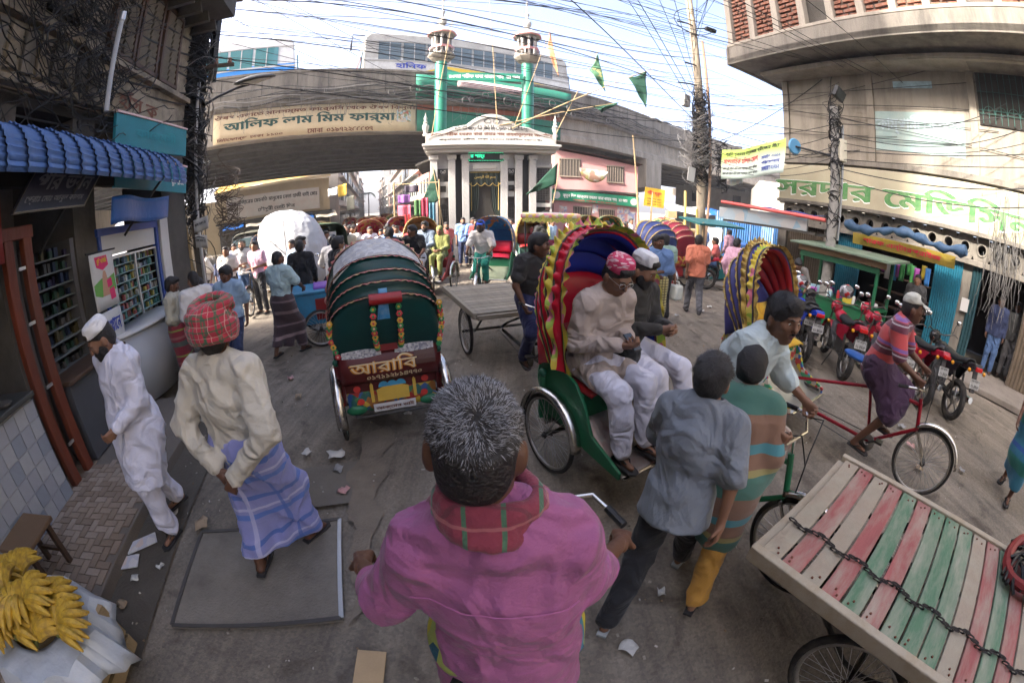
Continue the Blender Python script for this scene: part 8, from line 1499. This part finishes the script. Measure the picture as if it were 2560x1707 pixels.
person('youth in a light blue shirt and dark shorts striding by the left pole',(-3.95,4.55,0),R(196),walk(1,.27,pit=-.1,yaw=-.3),'d',('half',LBL),('half_pants',NAVY),'thick',seed=16,vox=.013,H=1.58,wr=.006)
person('man in a pale cyan polo and dark banded lungi pushing the blue trike',(-3.5,5.28,0),R(-8),walk(-1,.24,elL=(-.28,.1,1.18),wrL=(-.2,.33,1.05),elR=(.28,.1,1.18),wrR=(.2,.34,1.05),pit=-.15,yaw=-.3),'d',('half',PALB),('lungi',LUN_D),'buzz',seed=17,vox=.012,H=1.64,wr=.006)
person('man with his back turned in a black shirt beyond the pale cyan polo',(-3.9,6.7,0),R(20),walk(1,.2),'m',('shirt',BLK),('trousers',GSH),'short',seed=18,vox=.016)
person('bearded man in a white kurta seen in profile near the white sack',(-4.3,7.4,0),R(-70),walk(1,.2,pit=-.2),'m',('kurta',WCAP),('trousers',BLK),'short',None,.6,seed=19,vox=.015,H=1.72)
person('balding bearded man in a grey shirt and jeans standing with folded hands',(-7.0,8.85,0),R(205),fold(pit=-.05,yaw=.1),'m',('rolled',GREY),('trousers',DEN),'buzz',None,.7,seed=20,vox=.015,H=1.72)
person('boy in a dark navy shirt beside the left utility pole',(-7.6,8.6,0),R(215),P(pit=-.3),'d',('half',NAVY),('trousers',GSH),'short',seed=21,vox=.018,H=1.42)
person('man in a grey kurta and white cap behind the grey shirted man',(-7.2,10.1,0),R(20),walk(1,.15),'m',('kurta',GREY),('pyjama',OFFW),'short',('topi',WCAP),seed=22,vox=.02)
person('youth in a red cap sitting by the black auto rickshaw',(-9.6,12.2,0),R(190),sit(.55),'m',('half',GREY),('trousers',TEALC),'short',('cap',REDS),seed=23,vox=.02)
person('helmeted motorcyclist in a white shirt seen from behind',(-3.68,7.72,0),R(24),ride(.84,wrL=(-.3,.6,.98),wrR=(.3,.6,.98),elL=(-.3,.36,1.08),elR=(.3,.36,1.08)),'m',('shirt',OFFW),('trousers',GSH),'short',('helmet',mat('helmet_black',(.015,.015,.017),.2)),seed=24,vox=.015)
person('young man riding on the blue box trike beside the green hood',(-2.95,6.35,0),R(-40),sit(.86,anL=(-.11,.5,.52),anR=(.11,.5,.5)),'m',('tshirt',BLK),('trousers',DEN),'thick',seed=25,vox=.014)
# ---- rickshaw pullers and riders
def on(t,local,rz=0):
    M_=Matrix.Translation(t.location)@Matrix.Rotation(t.rotation_euler.z,4,'Z'); p=M_@Vector(local); return (p.x,p.y,p.z),t.rotation_euler.z+rz
l_,a_=on(r2,(.2,.1,.0)); ps1=sit(.9,.28,pit=-.5,yaw=-.15,wrL=(-.02,.36,1.2),wrR=(.08,.38,1.2),elL=(-.24,.1,1.16),elR=(.24,.1,1.16),curl=.75,hdL=((.4,.8,.1),(.4,-.2,.8)),hdR=((-.4,.8,.1),(-.4,-.2,.8)),knL=(-.12,.46,.9),knR=(.14,.46,.9),anL=(-.11,.56,.48),anR=(.13,.56,.48))
p1=person('passenger in a taupe kurta and red striped cap looking at his phone',l_,a_,ps1,'m',('kurta',TAUPE),('pyjama',cl('white_trouser',(.62,.62,.72))),'short',('topi',patch('cap_red_white',[(.45,.03,.1),(.5,.05,.12),(.6,.4,.42),(.42,.03,.08)],30,.8,.2,None,(1,1,4))),seed=31,vox=.011,detail=2,wr=.011,H=1.7)
def glasses(par,hc_,HR_):
    k=MB(); f=lambda x,y,z:Vector(hc_)+HR_@Vector((x,y,z))
    for s in(-1,1): k.tube([f(s*.033+.024*math.cos(a),.112,.006+.018*math.sin(a)) for a in [2*PI*i/16 for i in range(16)]],.0018,5,closed=True); k.tube([f(s*.057,.11,.01),f(s*.078,.06,.012),f(s*.08,-.005,.005)],.0016,5)
    k.tube([f(-.01,.115,.01),f(.01,.115,.01)],.0016,5); k.build('spectacles',STEEL,par)
glasses(p1,V3(ps1['head'])*1.7/1.68,Euler((-.5,0,-.15)).to_matrix())
pos_,_=on(r2,(.22,.53,1.24)); ph_=thing('phone','dark smartphone held by the passenger in taupe','phone',pos_,a_); ph_.rotation_euler=(-.6,0,a_); k=MB(); k.box((0,0,0),(.075,.15,.009)); k.build('case',BLACKP,ph_,bev=.004,smooth=False); k=MB(); k.box((0,0,.006),(.066,.135,.002)); k.build('screen',mat('phone_screen',(.05,.08,.12),.08,bump=0),ph_,smooth=False)
l_,a_=on(r2,(-.2,.06,.0)); p2=person('passenger in a dark jacket and white cap sitting behind the taupe kurta',l_,a_,sit(.9,.15,pit=-.4,yaw=.35,wrL=(-.1,.36,1.22),wrR=(-.0,.36,1.22),knL=(-.2,.46,.9),knR=(.1,.46,.9),anL=(-.22,.6,.5),anR=(.08,.58,.48)),'m',('shirt',cl('dark_jacket',(.03,.028,.025))),('pyjama',cl('white_trouser',(.62,.62,.72))),'short',('topi',WCAP),.5,seed=32,vox=.013,H=1.7)
bgp,_=on(r2,(.03,.3,1.05)); k=MB(); V,F=sdf([('e',(0,0,.0),(.12,.09,.14),.02)],.015,wr=.01,seed=3); tag(mesh_obj('shoulder_bag',[(V,F)],cl('bag_black',(.015,.015,.015)),None),'black shoulder bag between the two passengers','bag').location=bgp
l_,a_=on(r2,(0,1.16,0)); rp2_=ride(.94,yaw=-.5,pit=-.1,neck=(0,.22,1.46),head=(0,.29,1.6)); pm_=person('puller of the frilled rickshaw in a pale mint shirt',l_,a_,rp2_,'m',('rolled',cl('pale_mint',(.45,.52,.52))),('lungi',LUN_W),'thick',seed=33,vox=.0115,detail=2,wr=.011,hems={'lungi':.35},H=1.7)
l_,a_=on(r3,(0,1.42,0)); person('puller in a white cap and red navy striped shirt on the red framed rickshaw',l_,a_,ride(.95,yaw=.25,pit=.05),'d',('half',plaid('stripe_red_navy',(.45,.06,.06),[(2,.0,.35,(.015,.02,.05)),(2,.62,.12,(.1,.1,.35)),(2,.78,.05,(.5,.5,.52))],4.2,fold=.3)),('lungi',cl('plum_lungi',(.05,.02,.05))),'short',('cap',cl('cap_offwhite',(.5,.5,.44))),seed=34,vox=.0125,detail=1,wr=.006,hems={'lungi':.4})
lp3,_=on(r3,(0,1.42,.0)); tag(mesh_obj('blue_pouch',[sdf([('e',(0,0,0),(.09,.2,.035),.02)],.014)],TARPB,None),'bright blue cloth folded over the saddle of the red framed rickshaw','cloth').location=on(r3,(0,1.2,1.03))[0]
l_,a_=on(v1,(0,1.03,0)); person('van puller in a charcoal t shirt gripping his saddle',l_,a_,ride(.94,yaw=.75,pit=.0,elR=(.26,.2,1.18),wrR=(.2,.3,.98)),'d',('tshirt',CHAR),('trousers',cl('navy_track',(.02,.025,.09))),'thick',seed=35,vox=.0125,detail=1,H=1.72)
l_,a_=on(r4,(0,1.18,0)); person('puller in a bright blue cap, white polo and green trousers',l_,a_,ride(.95,pit=.1),'d',('half',OFFW),('trousers',TGR),'short',('cap',cl('cap_blue',(.02,.08,.5))),.3,seed=36,vox=.0155,H=1.7)
tsr=sims[3]; r7=rickshaw('rickshaw van of the black shirted puller left of the blue cap',(-1.95,9.9,0),R(172),dict(sims[2],low=patch('bird_panel',[(.01,.01,.02),(.05,.3,.08),(.5,.1,.1),(.5,.4,.05),(.01,.01,.03)],9)),2.0,hood=0)
l_,a_=on(r7,(0,1.18,0)); person('puller in a black t shirt and white lungi left of the blue cap',l_,a_,ride(.92,yaw=-.5),'d',('tshirt',BLK),('lungi',cl('white_lungi',(.55,.55,.6))),'thick',seed=37,vox=.0155,hems={'lungi':.5})
l_,a_=on(r7,(.18,.1,0)); person('smiling passenger in a grey open shirt behind the black shirted puller',l_,a_,sit(.9),'m',('shirt',cl('slate_shirt',(.14,.18,.24))),('trousers',BLK),'thick',None,.4,seed=38,vox=.018)
l_,a_=on(r7,(-.2,.08,0)); person('woman in an olive head scarf beside the smiling passenger',l_,a_,sit(.9),'m',('kurta',OLIVE),('trousers',OLIVE),None,('scarf',OLIVE),seed=39,vox=.018,H=1.56)
# ---- the two pedestrians crossing before the frilled rickshaw
yp_=walk(-1,.4,pit=-.25,chest=(0,.06,1.23),neck=(0,.13,1.4),head=(.0,.18,1.54),shL=(-.17,.12,1.36),shR=(.17,.1,1.36),elL=(-.24,.2,1.12),wrL=(-.2,.36,.98),elR=(.25,-.02,1.12),wrR=(.27,-.08,.9)); gy_=person('youth in a grey shirt and black trousers stepping across before the driver',(.8,1.36,0),R(-38),yp_,'m',('half',cl('slate_grey',(.17,.19,.22))),('trousers',BLK),'thick',seed=41,vox=.011,detail=2,wr=.01,bulk=.9,hems={'top':.42},H=1.52,shoem=mat('sandal_grey',(.35,.38,.38),.6))
person('person in a brown and teal tunic with mustard trousers crossing beside the youth',(1.13,1.5,0),R(-32),walk(1,.36,pit=-.4,chest=(0,.07,1.22),neck=(0,.15,1.39),head=(0,.21,1.53),shL=(-.17,.13,1.35),shR=(.17,.13,1.35),elL=(-.25,.16,1.12),wrL=(-.15,.38,1.0),elR=(.26,.02,1.1),wrR=(.25,.1,.88)),'l',('kurta',plaid('tunic_teal_brown',(.2,.11,.07),[(2,.1,.3,(.01,.16,.13)),(2,.55,.12,(.02,.25,.3)),(2,.8,.08,(.3,.28,.1))],2.4)),('pyjama',MUST),'thick',seed=42,vox=.012,detail=1,wr=.008,H=1.5)
strands(pm_,5000,8,V3(rp2_['head'])*1.7/1.68,Euler((-.1,0,-.5)).to_matrix(),1.01,0,(.025,.04),.017); strands(gy_,7000,9,V3(yp_['head'])*1.52/1.68,Euler((-.15,0,0)).to_matrix(),.905,0,(.025,.045),.017)
# ---- right hand pedestrians
person('man in an orange polo and grey trousers walking away',(3.85,7.7,0),R(-14),walk(1,.22,yaw=-.3),'m',('half',ORNG),('trousers',GSH),'short',seed=51,vox=.0145,feet='shoe',wr=.005)
person('moustached man in a blue shirt and checked lungi standing by the frilled hood',(2.42,6.35,0),R(150),fold(yaw=.9),'d',('rolled',BLU2),('lungi',LUN_C),'short',seed=52,vox=.0135,H=1.7)
person('man in a mint t shirt carrying a jug behind the blue shirted man',(2.85,7.15,0),R(-5),walk(1,.15,yaw=.2,wrR=(.26,.0,.84)),'m',('tshirt',MINT),('trousers',BLK),'short',None,.5,seed=53,vox=.015)
person('man in a pale pink shirt carrying a jug near the concrete pole',(4.95,7.95,0),R(-60),walk(1,.22,pit=-.3,wrL=(-.25,.05,.85)),'m',('shirt',PNK2),('trousers',CHAR),'short',seed=54,vox=.015)
def jug(label,loc,rz):
    t=thing('jerrycan',label,'jerrycan',loc,rz); m=mat('jug_plastic',(.55,.57,.52),.35,var=.06,bump=.1); k=MB(); k.box((0,0,.17),(.19,.27,.3)); k.build('can',m,t,bev=.04,smooth=True); k=MB(); k.tube([(0,-.09,.32),(0,-.08,.38),(0,.06,.38),(0,.09,.33)],.016,7); k.build('handle',m,t); k=MB(); k.cyl((0,.1,.32),(0,.1,.37),.03,n=10); k.build('cap',mat('jug_cap',(.5,.1,.1),.5),t)
jug('translucent white jerrycan carried by the mint shirted man',(3.13,7.1,.42),R(20)); jug('translucent white jerrycan carried by the pink shirted man',(4.8,7.62,.45),R(-30))
person('man in a salmon shirt sitting on the teal stall bench',(6.2,11.2,0),R(60),sit(.62),'m',('tshirt',SALM),('trousers',DEN),'short',seed=55,vox=.018)
person('bald man in a denim blue shirt with an arm raised to the cartons',(5.5,13.3,0),R(170),P(elR=(.3,.05,1.6),wrR=(.28,.1,1.85)),'m',('half',BLU2),('trousers',NAVY),None,seed=56,vox=.02)
person('man in a pink shirt standing by the pickup',(8.1,13.6,0),R(20),ST,'m',('shirt',PNK2),('trousers',GSH),'short',seed=57,vox=.022)
person('man in a white vest bent over beside the green kiosk',(5.75,6.75,0),R(150),P(chest=(0,.14,1.18),neck=(0,.27,1.3),head=(0,.36,1.4),shL=(-.18,.22,1.27),shR=(.18,.22,1.27),elL=(-.26,.32,1.05),elR=(.26,.32,1.05),wrL=(-.18,.5,.92),wrR=(.18,.5,.92),pit=-.6),'m',('half',plaid('vest_black_cream',(.5,.45,.4),[(2,.3,.5,(.02,.02,.02))],1.6)),('trousers',NAVY),'short',seed=58,vox=.015)
person('shopkeeper in a grey shirt behind the kiosk goods',on(gk,(.6,4.6,0))[0],RZR-PI/2,fold(),'m',('half',CHAR),('trousers',BLK),'short',seed=59,vox=.02)
person('man in a dark shirt and blue jeans in the dark shop opening',on(gk,(-.3,6.7,0.1))[0],RZR-PI/2,P(yaw=.3),'d',('shirt',NAVY),('trousers',DEN),'short',seed=60,vox=.018); person('second man in a grey shirt deep in the dark shop opening',on(gk,(-.7,7.15,0.1))[0],RZR-PI/2,ST,'d',('shirt',CHAR),('trousers',GSH),'short',seed=61,vox=.02)
person('person in a teal and green lungi near the last parked motorcycle',(5.35,1.0,0),R(100),walk(1,.16),'d',('half',NAVY),('lungi',LUN_G),'short',seed=62,vox=.0145,H=1.66,hems={'lungi':.72})
# ---- crowd before the shrine and under the flyover
rcw=random.Random(99); TOPS=[OFFW,LBL,GREY,BLK,NAVY,PNK2,BLU2,REDS,MINT,SALM,WHK,BEIGE,CHAR,OLIVE,PURP]; BOTS=[GSH,NAVY,BLK,DEN,CHAR]; TN=['white','light blue','grey','black','navy','pale pink','blue','red','mint','salmon','bluish white','beige','charcoal','olive','lilac']
proto=[]
def crowd(x,y,lab,i,pose=None,rz=None,hat=None,h=None): return person(lab,(x,y,0),R(rcw.uniform(150,230)) if rz is None else R(rz),pose or rcw.choice([ST,walk(1,.2),walk(-1,.18),fold()]),rcw.choice('mdm'),(rcw.choice(['shirt','half','tshirt']),TOPS[i%15]),('trousers',rcw.choice(BOTS)),'short',hat,rcw.choice([0,0,.4]),vox=.028,detail=0,seed=200+i,H=h or rcw.uniform(1.58,1.72),group='people in the crowd')
CW=[(-4.4,12.6,1,'in front of the clothes stall'),(-4.9,12.0,5,'left of the stacked sacks'),(-5.4,13.6,0,'behind the red hooded rickshaw'),(-6.2,13.0,4,'under the flyover edge, carrying nothing'),(-6.0,15.6,7,'deep under the flyover near the left rickshaws'),(-7.0,14.4,10,'beside the green hooded rickshaw'),(-7.6,18.5,3,'far under the flyover'),(-8.3,16.8,6,'far under the flyover, left of the others'),(-5.2,16.5,14,'at the left corner of the shrine'),(-1.2,13.6,7,'on the shrine steps, left of the door'),(-.6,13.8,2,'at the shrine door'),(.35,13.3,0,'right of the shrine door'),(.95,12.6,8,'bearded, beside the flat canopy'),(1.9,13.4,11,'behind the flat flowered canopy'),(2.6,12.6,3,'between the canopy and the pink building'),(3.3,14.5,14,'before the pink building, arm out'),(3.9,15.2,4,'small before the pink building'),(4.3,14.9,2,'right of the small one before the pink building'),(5.6,15.8,9,'by the yellow banner'),(-9.6,22,5,'tiny, beyond the flyover'),(-8.6,24,0,'tiny, in the far street'),(-9.4,26,12,'tiny, further in the far street'),(-10.6,25,1,'tiny, at the yellow building'),(-7.7,22.6,11,'tiny, behind the deep rickshaws'),(7.6,14.8,6,'by the hoarding'),(-2.0,12.2,9,'right behind the black shirted puller'),(-3.4,11.6,2,'left of the black shirted puller'),(-5.9,12.3,6,'below the sack load')]
for i,(x,y,ti,wh) in enumerate(CW): crowd(x,y,'crowd figure in %s %s'%(TN[ti],wh),ti)
person('man with a red gamcha on his shoulders in the crowd left of the shrine',(-4.7,10.9,0),R(195),walk(1,.18),'d',('shirt',BEIGE),('lungi',LUN_D),'buzz',None,.3,seed=71,vox=.02); person('man in a white cap and red face cloth in the crowd',(-5.1,12.9,0),R(190),ST,'m',('shirt',BLU2),('trousers',NAVY),'short',('topi',WCAP),seed=72,vox=.022); person('youth in black seen from behind over the green hood',(-2.55,8.2,0),R(20),ride(.9),'m',('tshirt',BLK),('trousers',DEN),'thick',seed=73,vox=.02); person('puller in lilac leaning out before the pink building',(3.0,11.8,0),R(120),ride(.9),'m',('half',PURP),('trousers',GSH),'short',seed=74,vox=.022)
cps=[o for o in bpy.data.objects if o.get('group')=='people in the crowd']; q=random.Random(5)
CP=[(q.uniform(-8.8,-3.6),q.uniform(10.6,16)) for _ in range(16)]+[(q.uniform(-1.4,5),q.uniform(12,15)) for _ in range(12)]+[(-5.2,8.6),(-5.9,8.0),(-6.6,7.7),(-4.9,9.9),(-6.4,10.4),(-7.9,9.6),(-8.3,10.6),(-3.0,9.4),(-3.4,10.2),(-2.7,10.6),(-8.9,9.2),(-7.6,7.9)]+[(-3.7,12.3),(-4.2,13.2),(-5.0,14.9),(-5.7,14.6),(-6.5,15.0),(-6.3,16.8),(-7.3,16.2),(-5.9,19.5),(-8.4,19.4),(-7.0,24.3),(-8.2,27.5),(-9.9,29.5),(-10.4,32),(-11.2,34),(.0,14.4),(-1.7,14.0),(1.4,14.2),(2.2,14.6),(5.0,16.6),(4.6,17.5),(-9.2,13.2),(-10.2,14.4),(-8.7,11.8),(-10.8,17.5)]
for i,(x,y) in enumerate(CP): copy_tree(cps[i%len(cps)],None,(x,y,0),R(q.uniform(140,240)),'distant crowd figure lost among the rickshaws','unnamed figures far back in the crowd')
# ================================================================ thin haze over the whole street
k=MB(); k.box((0,120,11.5),(410,370,26)); hz=k.build('haze',mat('haze_air'),smooth=False); hz['kind']='stuff'
m=MATS['haze_air']; t=m.node_tree; 
for n in list(t.nodes):
    if n.type!='OUTPUT_MATERIAL': t.nodes.remove(n)
pv_=t.nodes.new('ShaderNodeVolumePrincipled'); pv_.inputs['Color'].default_value=(.93,.95,1,1); pv_.inputs['Density'].default_value=.0018; pv_.inputs['Anisotropy'].default_value=.3
t.links.new(pv_.outputs[0],[n for n in t.nodes if n.type=='OUTPUT_MATERIAL'][0].inputs['Volume'])
sc.cycles.volume_bounces=0
